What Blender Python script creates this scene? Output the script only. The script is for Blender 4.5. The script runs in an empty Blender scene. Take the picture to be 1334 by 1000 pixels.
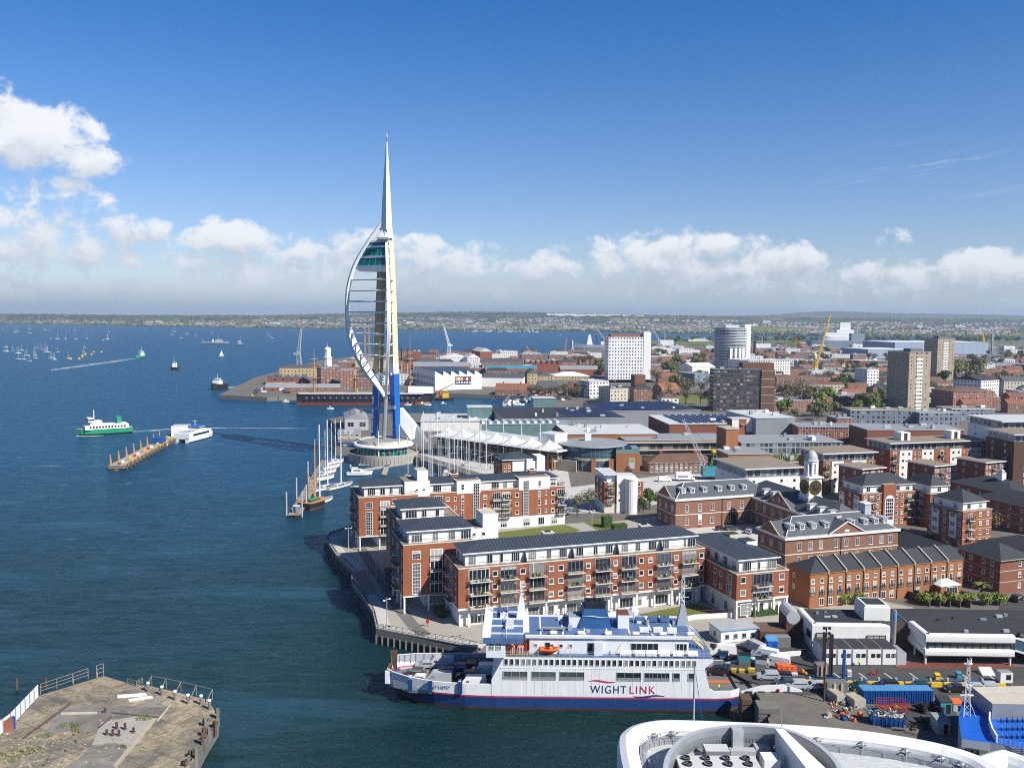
import bpy,bmesh,math,random
from mathutils import Vector,Matrix,noise
R=math.radians
random.seed(11)
S=bpy.context.scene
COL=S.collection
# ------------------------------------------------------------------ camera
CAM_H,FPX,PITCH,ROLL=75.0,1156.6,R(4.41),R(0.35)
cd=bpy.data.cameras.new('camera')
cd.sensor_width=36.0
cd.lens=36.0*FPX/1334.0
cd.clip_start=1.0
cd.clip_end=60000.0
cam=bpy.data.objects.new('camera',cd)
COL.objects.link(cam)
cam.matrix_world=Matrix.Translation((0,0,CAM_H))@Matrix.Rotation(R(90)-PITCH,4,'X')@Matrix.Rotation(ROLL,4,'Z')
S.camera=cam
# ------------------------------------------------------------------ sun and sky
SUN_EL,SUN_AZ=R(41),R(127)
sun_dir=Vector((math.cos(SUN_EL)*math.sin(SUN_AZ),math.cos(SUN_EL)*math.cos(SUN_AZ),math.sin(SUN_EL)))
sl=bpy.data.lights.new('sun','SUN')
sl.energy=5.0
sl.angle=R(0.5)
sl.color=(1.0,0.95,0.87)
so=bpy.data.objects.new('sun',sl)
COL.objects.link(so)
so.rotation_euler=(-sun_dir).to_track_quat('-Z','Y').to_euler()
so.location=(150,-100,400)
W=bpy.data.worlds.new('World')
S.world=W
W.use_nodes=True
class NT:
	"""small helper to write shader node graphs"""
	def __init__(self,tree):
		self.t=tree
		tree.nodes.clear()
	def n(self,typ,ins=None,**kw):
		nd=self.t.nodes.new(typ)
		for k,v in kw.items():
			setattr(nd,k,v)
		for k,v in(ins or{}).items():
			s=nd.inputs[k]
			if isinstance(v,bpy.types.NodeSocket):
				self.t.links.new(v,s)
			else:
				s.default_value=v
		return nd
	def m(self,op,a,b=None,c=None,clamp=False):
		nd=self.t.nodes.new('ShaderNodeMath')
		nd.operation=op
		nd.use_clamp=clamp
		for i,v in enumerate((a,b,c)):
			if v is None:
				continue
			if isinstance(v,bpy.types.NodeSocket):
				self.t.links.new(v,nd.inputs[i])
			else:
				nd.inputs[i].default_value=v
		return nd.outputs[0]
	def mix(self,f,a,b,typ='MIX'):
		nd=self.t.nodes.new('ShaderNodeMix')
		nd.data_type='RGBA'
		nd.blend_type=typ
		for i,v in((0,f),(6,a),(7,b)):
			if isinstance(v,bpy.types.NodeSocket):
				self.t.links.new(v,nd.inputs[i])
			else:
				nd.inputs[i].default_value=(v if i==0 else(tuple(v)+(1,))[:4])
		return nd.outputs[2]
	def ramp(self,f,stops):
		nd=self.t.nodes.new('ShaderNodeValToRGB')
		self.t.links.new(f,nd.inputs[0])
		e=nd.color_ramp.elements
		while len(e)<len(stops):
			e.new(0.5)
		for i,(p,c)in enumerate(stops):
			e[i].position=p
			e[i].color=(c,c,c,1)if not isinstance(c,tuple)else(tuple(c)+(1,))[:4]
		return nd.outputs[0]
def build_world():
	g=NT(W.node_tree)
	m=g.m
	sky=g.n('ShaderNodeTexSky',sky_type='NISHITA',sun_disc=False)
	sky.sun_elevation=SUN_EL
	sky.sun_rotation=SUN_AZ
	sky.altitude=0
	sky.air_density=1.0
	sky.dust_density=0.25
	sky.ozone_density=3.2
	tc=g.n('ShaderNodeTexCoord').outputs['Generated']
	sp=g.n('ShaderNodeSeparateXYZ',{0:tc})
	x,y,z=sp.outputs
	az=m('MULTIPLY',m('ARCTAN2',x,y),57.2958)
	el=m('MULTIPLY',m('ARCSINE',z),57.2958)
	v=g.n('ShaderNodeCombineXYZ',{0:az,1:m('MULTIPLY',el,1.25),2:3.7}).outputs[0]
	n1=g.n('ShaderNodeTexNoise',{'Vector':v,'Scale':0.58,'Detail':10.0,'Roughness':0.62,'Distortion':0.25})
	n2=g.n('ShaderNodeTexNoise',{'Vector':v,'Scale':0.11,'Detail':6.0,'Roughness':0.55})
	v2=g.n('ShaderNodeVectorMath',{0:v,1:(0.45,0.85,0.0)},operation='ADD').outputs[0]
	n3=g.n('ShaderNodeTexNoise',{'Vector':v2,'Scale':0.58,'Detail':8.0,'Roughness':0.6,'Distortion':0.25})
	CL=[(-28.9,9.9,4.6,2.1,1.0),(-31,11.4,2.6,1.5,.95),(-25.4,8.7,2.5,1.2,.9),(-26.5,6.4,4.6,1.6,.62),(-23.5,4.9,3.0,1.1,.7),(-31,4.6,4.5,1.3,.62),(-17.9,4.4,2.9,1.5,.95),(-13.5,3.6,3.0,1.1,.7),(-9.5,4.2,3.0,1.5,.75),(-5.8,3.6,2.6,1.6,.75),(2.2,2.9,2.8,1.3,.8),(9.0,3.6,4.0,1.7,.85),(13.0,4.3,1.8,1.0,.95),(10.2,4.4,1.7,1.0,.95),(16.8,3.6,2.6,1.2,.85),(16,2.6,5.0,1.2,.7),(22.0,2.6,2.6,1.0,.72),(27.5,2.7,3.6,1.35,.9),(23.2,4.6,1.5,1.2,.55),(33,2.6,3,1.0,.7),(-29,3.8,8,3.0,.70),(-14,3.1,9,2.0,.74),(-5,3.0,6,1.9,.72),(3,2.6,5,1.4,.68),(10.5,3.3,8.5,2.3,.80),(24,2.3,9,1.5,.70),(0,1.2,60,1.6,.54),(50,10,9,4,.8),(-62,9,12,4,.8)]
	dens=sh=None
	for(a,e,w,h,k)in CL:
		def blob(de):
			dx=m('MULTIPLY',m('SUBTRACT',az,a),1.0/w)
			dy=m('MULTIPLY',m('SUBTRACT',el,e+de),1.0/h)
			r2=m('ADD',m('MULTIPLY',dx,dx),m('MULTIPLY',dy,dy))
			return m('MULTIPLY',m('SUBTRACT',1.0,m('MULTIPLY',r2,0.62),clamp=True),k)
		b=blob(0)
		dens=b if dens is None else m('MAXIMUM',dens,b)
		if w<9:
			b2=blob(-0.75*min(h,2.0))
			sh=b2 if sh is None else m('MAXIMUM',sh,b2)
	nz=m('ADD',m('MULTIPLY',m('SUBTRACT',n1.outputs[0],0.5),1.9),m('MULTIPLY',m('SUBTRACT',n2.outputs[0],0.5),0.5))
	d=m('ADD',dens,m('MULTIPLY',nz,g.n('ShaderNodeMapRange',{0:dens,1:0.0,2:0.35}).outputs[0]))
	cover=g.n('ShaderNodeMapRange',{0:d,1:0.33,2:0.78,3:0.0,4:1.0},interpolation_type='SMOOTHSTEP').outputs[0]
	nz2=m('MULTIPLY',m('SUBTRACT',n3.outputs[0],0.5),1.75)
	slope=m('SUBTRACT',nz,nz2)
	lit=m('ADD',m('MULTIPLY',slope,0.75),m('MULTIPLY',m('SUBTRACT',sh,dens),-1.0))
	lit=g.n('ShaderNodeMapRange',{0:lit,1:-0.5,2:0.55,3:0.0,4:1.0},interpolation_type='SMOOTHSTEP').outputs[0]
	low=g.n('ShaderNodeMapRange',{0:el,1:0.5,2:6.0,3:1.0,4:0.0}).outputs[0]
	bright=g.mix(low,(8.9,9.1,9.3),(6.5,7.1,7.8))
	dark=g.mix(low,(5.6,6.2,7.0),(3.9,4.7,5.8))
	ccol=g.mix(lit,dark,bright)
	v4=g.n('ShaderNodeCombineXYZ',{0:m('MULTIPLY',az,0.16),1:m('SUBTRACT',m('MULTIPLY',el,1.9),m('MULTIPLY',az,0.30)),2:1.3}).outputs[0]
	n4=g.n('ShaderNodeTexNoise',{'Vector':v4,'Scale':1.0,'Detail':7.0,'Roughness':0.7,'Distortion':0.6})
	wx=m('MULTIPLY',m('SUBTRACT',az,24.5),1/7.0)
	wy=m('MULTIPLY',m('SUBTRACT',el,8.3),1/2.2)
	wm=m('SUBTRACT',1.0,m('ADD',m('MULTIPLY',wx,wx),m('MULTIPLY',wy,wy)),clamp=True)
	wisp=m('MULTIPLY',g.n('ShaderNodeMapRange',{0:n4.outputs[0],1:0.52,2:0.78,3:0.0,4:0.55}).outputs[0],wm)
	hz=g.n('ShaderNodeMapRange',{0:el,1:0.0,2:24.0,3:1.0,4:0.0},interpolation_type='SMOOTHSTEP').outputs[0]
	skyc=g.mix(1.0,sky.outputs[0],g.mix(hz,SKY_TOP,SKY_LOW),'MULTIPLY')
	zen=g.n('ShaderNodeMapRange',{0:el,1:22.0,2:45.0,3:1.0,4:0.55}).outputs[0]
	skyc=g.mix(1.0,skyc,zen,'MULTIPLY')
	col=g.mix(wisp,skyc,(6.4,7.2,8.1))
	band=g.n('ShaderNodeMapRange',{0:el,1:0.1,2:2.8,3:0.72,4:0.0},interpolation_type='SMOOTHSTEP').outputs[0]
	col=g.mix(m('MULTIPLY',cover,0.93),col,ccol)
	col=g.mix(band,col,(3.9,5.0,6.4))
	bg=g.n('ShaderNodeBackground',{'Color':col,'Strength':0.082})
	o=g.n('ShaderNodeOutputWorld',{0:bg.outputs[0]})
SKY_TOP,SKY_LOW=(0.17,0.64,1.12),(0.90,0.93,1.12)
build_world()
S.view_settings.view_transform='Standard'
S.view_settings.look='None'
S.view_settings.exposure=0.42
S.view_settings.gamma=1.0
S.view_settings.use_curve_mapping=False
S.cycles.max_bounces=6
S.cycles.diffuse_bounces=3
S.cycles.glossy_bounces=3
S.cycles.transmission_bounces=4
S.cycles.volume_bounces=0
S.cycles.caustics_reflective=False
S.cycles.caustics_refractive=False
S.cycles.sample_clamp_indirect=6.0
S.cycles.filter_width=1.0
S.cycles.sample_clamp_direct=2.0
S.cycles.use_denoising=False
try:
	S.cycles.denoiser='OPENIMAGEDENOISE'
except Exception:
	pass
# ------------------------------------------------------------------ surveying: a sight line of the camera met with a level or a distance
_c,_s=math.cos(ROLL),math.sin(ROLL)
def _ray(px,py):
	x,y=px-667.0,500.0-py
	x,y=x*_c-y*_s,x*_s+y*_c
	f=Vector((0,math.cos(PITCH),-math.sin(PITCH)))
	u=Vector((0,math.sin(PITCH),math.cos(PITCH)))
	return f*FPX+u*y+Vector((x,0,0))
def gp(px,py,z=3.5):
	d=_ray(px,py)
	return Vector((0,0,CAM_H))+d*((z-CAM_H)/d.z)
def at(px,py,Y):
	d=_ray(px,py)
	return Vector((0,0,CAM_H))+d*(Y/d.y)
def onface(o,ang,px,py):
	"""distance along and height on the upright plane through o that runs along ang (radians)"""
	d=_ray(px,py)
	n=Vector((math.sin(ang),-math.cos(ang),0))
	t=(Vector((o[0],o[1],0))-Vector((0,0,CAM_H))).dot(n)/d.dot(n)
	p=Vector((0,0,CAM_H))+d*t
	return(p.x-o[0])*math.cos(ang)+(p.y-o[1])*math.sin(ang),p.z
# ------------------------------------------------------------------ materials
MATS={}
def mat(name,col,rough=0.7,var=0.15,scale=0.6,metal=0.0,spec=0.4,bump=0.0,streak=0.0,col2=None,emit=None):
	"""procedural paint / stone / metal: base colour with two scales of wear"""
	if name in MATS:
		return MATS[name]
	m=bpy.data.materials.new(name)
	m.use_nodes=True
	g=NT(m.node_tree)
	tc=g.n('ShaderNodeTexCoord').outputs['Object']
	a=g.n('ShaderNodeTexNoise',{'Vector':tc,'Scale':scale,'Detail':6.0,'Roughness':0.65})
	b=g.n('ShaderNodeTexNoise',{'Vector':tc,'Scale':scale*0.13,'Detail':3.0,'Roughness':0.5})
	f=g.m('ADD',g.m('MULTIPLY',a.outputs[0],0.6),g.m('MULTIPLY',b.outputs[0],0.4))
	if streak:
		mp=g.n('ShaderNodeMapping',{'Vector':tc,'Scale':(2.2,2.2,0.10)})
		st=g.n('ShaderNodeTexNoise',{'Vector':mp.outputs[0],'Scale':1.0,'Detail':5.0,'Roughness':0.6})
		f=g.m('ADD',g.m('MULTIPLY',f,1-streak),g.m('MULTIPLY',st.outputs[0],streak))
	lo=tuple(max(0,c*(1-var))for c in col)
	hi=tuple(min(1,c*(1+var))for c in(col2 or col))
	c=g.ramp(f,[(0.32,lo),(0.68,hi)])
	ins={'Base Color':c,'Roughness':rough,'Metallic':metal,'Specular IOR Level':spec}
	p=g.n('ShaderNodeBsdfPrincipled',ins)
	if bump:
		bp=g.n('ShaderNodeBump',{'Height':a.outputs[0],'Strength':bump,'Distance':0.2})
		m.node_tree.links.new(bp.outputs[0],p.inputs['Normal'])
	if emit:
		p.inputs['Emission Color'].default_value=tuple(emit)+(1,)
		p.inputs['Emission Strength'].default_value=1.0
	g.n('ShaderNodeOutputMaterial',{0:p.outputs[0]})
	MATS[name]=m
	return m
def mat_facade(name,wall,glass,pw,ph,mortar,var=0.12,frame=None,off=(0,0)):
	"""far facades: wall with a regular grid of windows (works on walls that run along local x or y)"""
	if name in MATS:
		return MATS[name]
	m=bpy.data.materials.new(name)
	m.use_nodes=True
	g=NT(m.node_tree)
	tc=g.n('ShaderNodeTexCoord').outputs['Object']
	s=g.n('ShaderNodeSeparateXYZ',{0:tc})
	u=g.m('ADD',g.m('ADD',s.outputs[0],s.outputs[1]),off[0])
	v=g.m('ADD',s.outputs[2],off[1])
	fu=g.m('ABSOLUTE',g.m('SUBTRACT',g.m('FRACT',g.m('DIVIDE',u,pw)),0.5))
	fv=g.m('ABSOLUTE',g.m('SUBTRACT',g.m('FRACT',g.m('DIVIDE',v,ph)),0.5))
	iu=g.m('FLOOR',g.m('DIVIDE',u,pw))
	iv=g.m('FLOOR',g.m('DIVIDE',v,ph))
	rnd=g.n('ShaderNodeTexWhiteNoise',{0:g.n('ShaderNodeCombineXYZ',{0:iu,1:iv,2:0.0}).outputs[0]},noise_dimensions='3D').outputs[0]
	wu,wv=mortar
	inside=g.m('MULTIPLY',g.m('LESS_THAN',fu,wu/2),g.m('LESS_THAN',fv,wv/2))
	infr=g.m('MULTIPLY',g.m('LESS_THAN',fu,wu/2+0.06),g.m('LESS_THAN',fv,wv/2+0.05))
	nz=g.n('ShaderNodeTexNoise',{'Vector':tc,'Scale':0.25,'Detail':5.0,'Roughness':0.65})
	wc=g.ramp(nz.outputs[0],[(0.3,tuple(c*(1-var)for c in wall)),(0.7,tuple(min(1,c*(1+var))for c in wall))])
	if frame:
		wc=g.mix(infr,wc,frame)
	gc=g.mix(g.m('MULTIPLY',g.m('POWER',rnd,3.0),0.7),glass,(0.45,0.45,0.42))
	c=g.mix(inside,wc,gc)
	ro=g.m('SUBTRACT',0.8,g.m('MULTIPLY',inside,0.65))
	p=g.n('ShaderNodeBsdfPrincipled',{'Base Color':c,'Roughness':ro,'Specular IOR Level':0.4})
	g.n('ShaderNodeOutputMaterial',{0:p.outputs[0]})
	MATS[name]=m
	return m
mat('red_brick',(0.285,0.098,0.046),0.85,0.26,0.9,streak=0.25)
mat('dull_brick',(0.21,0.085,0.052),0.88,0.2,0.9,streak=0.2)
mat('old_brick',(0.235,0.118,0.078),0.88,0.22,1.2,streak=0.15)
mat('orange_brick',(0.31,0.132,0.056),0.86,0.16,0.9,streak=0.15)
mat('brown_brick',(0.10,0.052,0.036),0.9,0.2,0.8)
mat('dock_brick',(0.24,0.085,0.055),0.9,0.25,0.5)
mat('cream_render',(0.62,0.58,0.48),0.8,0.1,0.4,streak=0.4)
mat('white_render',(0.74,0.73,0.69),0.75,0.07,0.4,streak=0.45)
mat('white_paint',(0.76,0.76,0.75),0.45,0.08,0.6,streak=.3)
mat('ship_white',(0.74,0.755,0.765),0.42,0.11,0.5,streak=0.55)
mat('stone',(0.42,0.37,0.28),0.85,0.18,0.6,streak=0.2)
mat('pale_stone',(0.52,0.47,0.38),0.85,0.14,0.6)
mat('yellow_stone',(0.44,0.34,0.17),0.88,0.16,0.5)
mat('slate_seam',(0.052,0.066,0.084),0.42,0.14,0.5,spec=0.5)
mat('slate',(0.085,0.094,0.108),0.62,0.22,1.0,streak=0.3)
mat('dark_slate',(0.040,0.044,0.050),0.7,0.2,1.0)
mat('felt_roof',(0.034,0.036,0.040),0.85,0.3,0.5)
mat('grey_roof',(0.27,0.285,0.30),0.7,0.12,0.3)
mat('pale_roof',(0.55,0.56,0.55),0.6,0.1,0.3)
mat('gravel_roof',(0.25,0.205,0.16),0.95,0.2,2.0)
mat('red_tile',(0.25,0.10,0.06),0.85,0.25,1.0)
mat('brown_tile',(0.15,0.085,0.058),0.88,0.25,1.0)
mat('lead',(0.40,0.42,0.45),0.55,0.12,0.8)
mat('glass',(0.018,0.026,0.034),0.06,0.4,0.7,spec=0.7)
mat('blue_glass',(0.035,0.09,0.12),0.06,0.3,0.3,spec=0.8)
mat('green_glass',(0.0,0.12,0.105),0.06,0.35,0.4,spec=0.7)
def glass_random():
	t=MATS['glass'].node_tree
	p=next(n for n in t.nodes if n.type=='BSDF_PRINCIPLED')
	src=p.inputs['Base Color'].links[0].from_socket
	oi=t.nodes.new('ShaderNodeObjectInfo')
	r=t.nodes.new('ShaderNodeValToRGB')
	t.links.new(oi.outputs['Random'],r.inputs[0])
	r.color_ramp.elements[0].position,r.color_ramp.elements[1].position=.55,1.0
	r.color_ramp.elements[0].color,r.color_ramp.elements[1].color=(0,0,0,1),(.24,.24,.22,1)
	mx=t.nodes.new('ShaderNodeMix')
	mx.data_type,mx.blend_type='RGBA','ADD'
	mx.inputs[0].default_value=1
	t.links.new(src,mx.inputs[6])
	t.links.new(r.outputs[0],mx.inputs[7])
	t.links.new(mx.outputs[2],p.inputs['Base Color'])
glass_random()
mat('curtain',(0.42,0.41,0.38),0.9,0.35,1.5)
mat('dark',(0.012,0.013,0.015),0.6,0.2,1.0)
mat('black_metal',(0.022,0.022,0.026),0.5,0.2,1.0)
mat('grey_metal',(0.30,0.32,0.34),0.45,0.12,0.7,metal=0.3)
mat('pale_metal',(0.55,0.57,0.58),0.4,0.08,0.7,metal=0.3)
mat('solar',(0.026,0.038,0.085),0.25,0.3,0.4,spec=0.6)
mat('concrete',(0.36,0.34,0.30),0.9,0.18,0.4,streak=0.2)
mat('dark_concrete',(0.17,0.165,0.15),0.9,0.25,0.5,streak=0.3)
mat('paving',(0.36,0.335,0.29),0.9,0.12,0.5)
mat('pale_paving',(0.50,0.485,0.45),0.9,0.1,0.5)
mat('dark_paving',(0.15,0.145,0.14),0.9,0.12,0.5)
mat('pink_paving',(0.30,0.235,0.20),0.9,0.12,0.5)
mat('asphalt',(0.062,0.061,0.061),0.93,0.28,0.35)
mat('yard',(0.15,0.134,0.113),0.93,0.3,0.3)
mat('timber',(0.11,0.072,0.045),0.9,0.25,1.2,streak=0.3)
mat('pale_timber',(0.30,0.26,0.21),0.9,0.2,1.0)
mat('grass',(0.13,0.155,0.032),0.95,0.22,0.5)
mat('leaf',(0.115,0.18,0.035),0.85,0.45,1.2)
mat('leaf_bright',(0.27,0.32,0.05),0.85,0.4,1.2)
mat('leaf_olive',(0.15,0.165,0.055),0.9,0.4,1.0)
mat('leaf_twig',(0.19,0.155,0.10),0.92,0.35,1.0)
mat('leaf_pink',(0.42,0.20,0.27),0.9,0.3,1.0)
mat('leaf_dark',(0.045,0.085,0.025),0.9,0.45,1.0)
mat('bark',(0.085,0.062,0.045),0.95,0.2,2.0)
mat('blue_paint',(0.006,0.07,0.27),0.45,0.16,0.4)
mat('tower_blue',(0.005,0.115,0.45),0.45,0.07,0.3)
mat('deck_blue',(0.085,0.15,0.29),0.6,0.2,0.5)
mat('deck_green',(0.15,0.165,0.155),0.7,0.18,0.5)
mat('hull_navy',(0.014,0.045,0.155),0.4,0.22,0.3,streak=0.4)
mat('funnel_blue',(0.022,0.095,0.24),0.5,0.1,0.4)
mat('boot_red',(0.17,0.055,0.04),0.75,0.35,0.7)
mat('line_red',(0.50,0.025,0.085),0.5,0.08,0.5)
mat('red',(0.48,0.03,0.025),0.5,0.12,0.8)
mat('orange',(0.75,0.14,0.025),0.6,0.15,0.8)
mat('yellow',(0.72,0.46,0.025),0.6,0.12,0.7)
mat('mast_ochre',(0.52,0.25,0.09),0.7,0.14,0.7)
mat('teal',(0.045,0.26,0.34),0.6,0.15,0.6)
mat('light_blue',(0.10,0.30,0.55),0.55,0.15,0.6)
mat('bright_blue',(0.010,0.11,0.52),0.5,0.12,0.4)
mat('green',(0.02,0.30,0.14),0.5,0.12,0.5)
mat('hiviz',(0.62,0.85,0.05),0.7,0.05,2)
mat('skin',(0.55,0.33,0.23),0.7,0.05,2)
mat('rubber',(0.02,0.02,0.022),0.9,0.2,1)
mat('cream_paint',(0.62,0.55,0.40),0.6,0.06,0.3,streak=0.3)
mat('shaded_cream',(0.30,0.255,0.145),0.6,0.08,0.3,streak=0.3)  # cream cladding of the left tower leg, its shadowed tone put into the colour
mat('navy_grey',(0.34,0.38,0.42),0.6,0.1,0.4)
mat('warship_blue',(0.20,0.26,0.32),0.6,0.1,0.3)
mat('purple',(0.12,0.02,0.14),0.6,0.1,0.6)
mat('gold',(0.60,0.40,0.08),0.35,0.1,0.6,metal=0.7)
mat('pavilion_glass',(0.13,0.22,0.22),0.15,0.3,0.3,spec=0.6)
mat('chalk',(0.62,0.60,0.55),0.95,0.2,0.02)
# ------------------------------------------------------------------ mesh builder
class MB:
	def __init__(self):
		self.v,self.f,self.k=[],[],[]
	def face(self,pts,m):
		i=len(self.v)
		self.v+=[tuple(p)for p in pts]
		self.f.append(tuple(range(i,i+len(pts))))
		self.k.append(m)
	def box(self,x0,y0,z0,x1,y1,z1,m,top=None):
		if x1<x0:x0,x1=x1,x0
		if y1<y0:y0,y1=y1,y0
		if z1<z0:z0,z1=z1,z0
		i=len(self.v)
		self.v+=[(x0,y0,z0),(x1,y0,z0),(x1,y1,z0),(x0,y1,z0),(x0,y0,z1),(x1,y0,z1),(x1,y1,z1),(x0,y1,z1)]
		for q,mm in(((0,3,2,1),m),((4,5,6,7),top or m),((0,1,5,4),m),((1,2,6,5),m),((2,3,7,6),m),((3,0,4,7),m)):
			self.f.append(tuple(i+a for a in q))
			self.k.append(mm)
		return self
	def prism(self,poly,z0,z1,m,top=None,bottom=True):
		"""upright prism over a ccw polygon; z1 may be a list (one height per corner)"""
		n=len(poly)
		zs=z1 if isinstance(z1,(list,tuple))else[z1]*n
		i=len(self.v)
		self.v+=[(p[0],p[1],z0)for p in poly]+[(p[0],p[1],z)for p,z in zip(poly,zs)]
		for a in range(n):
			b=(a+1)%n
			self.f.append((i+a,i+b,i+n+b,i+n+a))
			self.k.append(m)
		self.f.append(tuple(i+n+a for a in range(n)))
		self.k.append(top or m)
		if bottom:
			self.f.append(tuple(i+a for a in reversed(range(n))))
			self.k.append(m)
		return self
	def cyl(self,x,y,z0,z1,r0,r1=None,n=10,m='white_paint',top=None):
		r1=r0 if r1 is None else r1
		i=len(self.v)
		for(z,r)in((z0,r0),(z1,r1)):
			self.v+=[(x+r*math.cos(2*math.pi*a/n),y+r*math.sin(2*math.pi*a/n),z)for a in range(n)]
		for a in range(n):
			b=(a+1)%n
			self.f.append((i+a,i+b,i+n+b,i+n+a))
			self.k.append(m)
		self.f.append(tuple(i+n+a for a in range(n)))
		self.k.append(top or m)
		self.f.append(tuple(i+a for a in reversed(range(n))))
		self.k.append(m)
		return self
	def lathe(self,x,y,prof,n=16,m='white_paint'):
		i=len(self.v)
		for(r,z)in prof:
			self.v+=[(x+r*math.cos(2*math.pi*a/n),y+r*math.sin(2*math.pi*a/n),z)for a in range(n)]
		for j in range(len(prof)-1):
			mm=m[j]if isinstance(m,list)else m
			for a in range(n):
				b=(a+1)%n
				self.f.append((i+j*n+a,i+j*n+b,i+(j+1)*n+b,i+(j+1)*n+a))
				self.k.append(mm)
		self.f.append(tuple(i+(len(prof)-1)*n+a for a in range(n)))
		self.k.append(m[-1]if isinstance(m,list)else m)
		return self
	def bar(self,p,q,r,m,n=4,r2=None):
		p,q=Vector(p),Vector(q)
		d=q-p
		if d.length<1e-6:
			return self
		d.normalize()
		a=d.cross(Vector((0,0,1))if abs(d.z)<0.95 else Vector((1,0,0))).normalized()
		b=d.cross(a)
		i=len(self.v)
		for(c,rr)in((p,r),(q,r if r2 is None else r2)):
			for t in range(n):
				w=2*math.pi*(t+0.5)/n
				self.v.append(tuple(c+a*(rr*math.cos(w))+b*(rr*math.sin(w))))
		for t in range(n):
			u=(t+1)%n
			self.f.append((i+t,i+u,i+n+u,i+n+t))
			self.k.append(m)
		self.f.append(tuple(i+n+t for t in range(n)))
		self.k.append(m)
		self.f.append(tuple(i+t for t in reversed(range(n))))
		self.k.append(m)
		return self
	def path(self,pts,r,m,n=4):
		for a,b in zip(pts,pts[1:]):
			self.bar(a,b,r,m,n)
		return self
	def hip(self,x0,y0,x1,y1,z,h,m,ins=None,ins2=None,edge='white_paint',over=0.0,th=0.25,seam=0.0,gable=False):
		"""hipped (or gabled) roof; the ridge runs along the longer side; th = eaves board"""
		x0-=over;y0-=over;x1+=over;y1+=over
		if th:
			self.box(x0,y0,z,x1,y1,z+th,edge)
		z+=th
		lx,ly=x1-x0,y1-y0
		c=[]
		if lx>=ly:
			a=0 if gable else(ly/2 if ins is None else ins)
			b=a if ins2 is None else ins2
			ym=(y0+y1)/2
			A,B=(x0+a,ym,z+h),(x1-b,ym,z+h)
			P=[(x0,y0,z),(x1,y0,z),(x1,y1,z),(x0,y1,z)]
			F=[(P[0],P[1],B,A),(P[2],P[3],A,B),(P[3],P[0],A),(P[1],P[2],B)]
		else:
			a=0 if gable else(lx/2 if ins is None else ins)
			b=a if ins2 is None else ins2
			xm=(x0+x1)/2
			A,B=(xm,y0+a,z+h),(xm,y1-b,z+h)
			P=[(x0,y0,z),(x1,y0,z),(x1,y1,z),(x0,y1,z)]
			F=[(P[1],P[2],B,A),(P[3],P[0],A,B),(P[0],P[1],A),(P[2],P[3],B)]
		for q in F:
			if seam and len(q)>=3:
				self.face(q,m)
				self.seams(q,seam,m)
			else:
				self.face(q,m)
		return A,B
	def seams(self,q,step,m):
		e0,e1=Vector(q[0]),Vector(q[1])
		L=(e1-e0).length
		d=(e1-e0)/L
		A,B=(Vector(q[3])if len(q)==4 else Vector(q[2])),Vector(q[2])
		n=(e1-e0).cross(Vector(q[2])-e0).normalized()
		up=n.cross(d)
		sa,sb=(A-e0).dot(d),(B-e0).dot(d)
		H=(A-e0).dot(up)
		k=step*0.5
		while k<L:
			if k<sa:t=k/sa if sa>1e-6 else 1
			elif k>sb:t=(L-k)/(L-sb)if L-sb>1e-6 else 1
			else:t=1
			p=e0+d*k+n*0.05
			self.bar(p,p+up*(H*t-0.05),0.055,m,4)
			k+=step
	def build(self,name,parent=None,loc=(0,0,0),rot=0.0,smooth=False):
		me=self.mesh(name,smooth)
		return link(name,me,parent,loc,rot)
	def mesh(self,name,smooth=False):
		me=bpy.data.meshes.new(name)
		me.from_pydata(self.v,[],self.f)
		names=[]
		for k in self.k:
			if k not in names:
				names.append(k)
		for k in names:
			me.materials.append(MATS[k])
		ix={k:i for i,k in enumerate(names)}
		me.polygons.foreach_set('material_index',[ix[k]for k in self.k])
		if smooth:
			me.polygons.foreach_set('use_smooth',[True]*len(self.f))
		me.update()
		return me
def link(name,me,parent=None,loc=(0,0,0),rot=0.0):
	o=bpy.data.objects.new(name,me)
	COL.objects.link(o)
	o.location=loc
	o.rotation_euler=(0,0,rot)
	if parent:
		o.parent=parent
	return o
def tag(o,label,cat,group=None,kind=None):
	o['label']=label
	o['category']=cat
	if group:
		o['group']=group
	if kind:
		o['kind']=kind
	return o
def thing(name,label,cat,loc=(0,0,0),rot=0.0,group=None):
	o=bpy.data.objects.new(name,None)
	COL.objects.link(o)
	o.empty_display_size=1.0
	o.location=loc
	o.rotation_euler=(0,0,rot)
	return tag(o,label,cat,group)
def struct(mb,name,label=None,cat=None,smooth=False):
	o=mb.build(name,smooth=smooth)
	o['kind']='structure'
	if label:
		o['label']=label
		o['category']=cat or name
	return o
def dup(root,loc,rot=0.0,label=None,group=None,scale=None):
	"""a copy of a thing with copies of its parts and sub-parts"""
	r=root.copy()
	COL.objects.link(r)
	r.location=loc
	r.rotation_euler=(0,0,rot)
	if scale:
		r.scale=scale if isinstance(scale,tuple)else(scale,)*3
	if label:
		r['label']=label
	if group:
		r['group']=group
	for ch in list(root.children):
		c=ch.copy()
		COL.objects.link(c)
		c.parent=r
		for gch in list(ch.children):
			d=gch.copy()
			COL.objects.link(d)
			d.parent=c
	return r
class Pool:
	"""makes the first of a kind with build(), then copies it"""
	def __init__(self,build):
		self.b,self.o=build,None
	def put(self,label,group,loc,rot=0.0,scale=None):
		if self.o is None:
			self.o=self.b()
			o=self.o
			o.location=loc
			o.rotation_euler=(0,0,rot)
			if scale:
				o.scale=scale if isinstance(scale,tuple)else(scale,)*3
			o['label']=label
			if group:
				o['group']=group
			return o
		o=dup(self.o,loc,rot,label,group,scale or(1,1,1))
		if not group and 'group' in o:
			del o['group']
		return o
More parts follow.
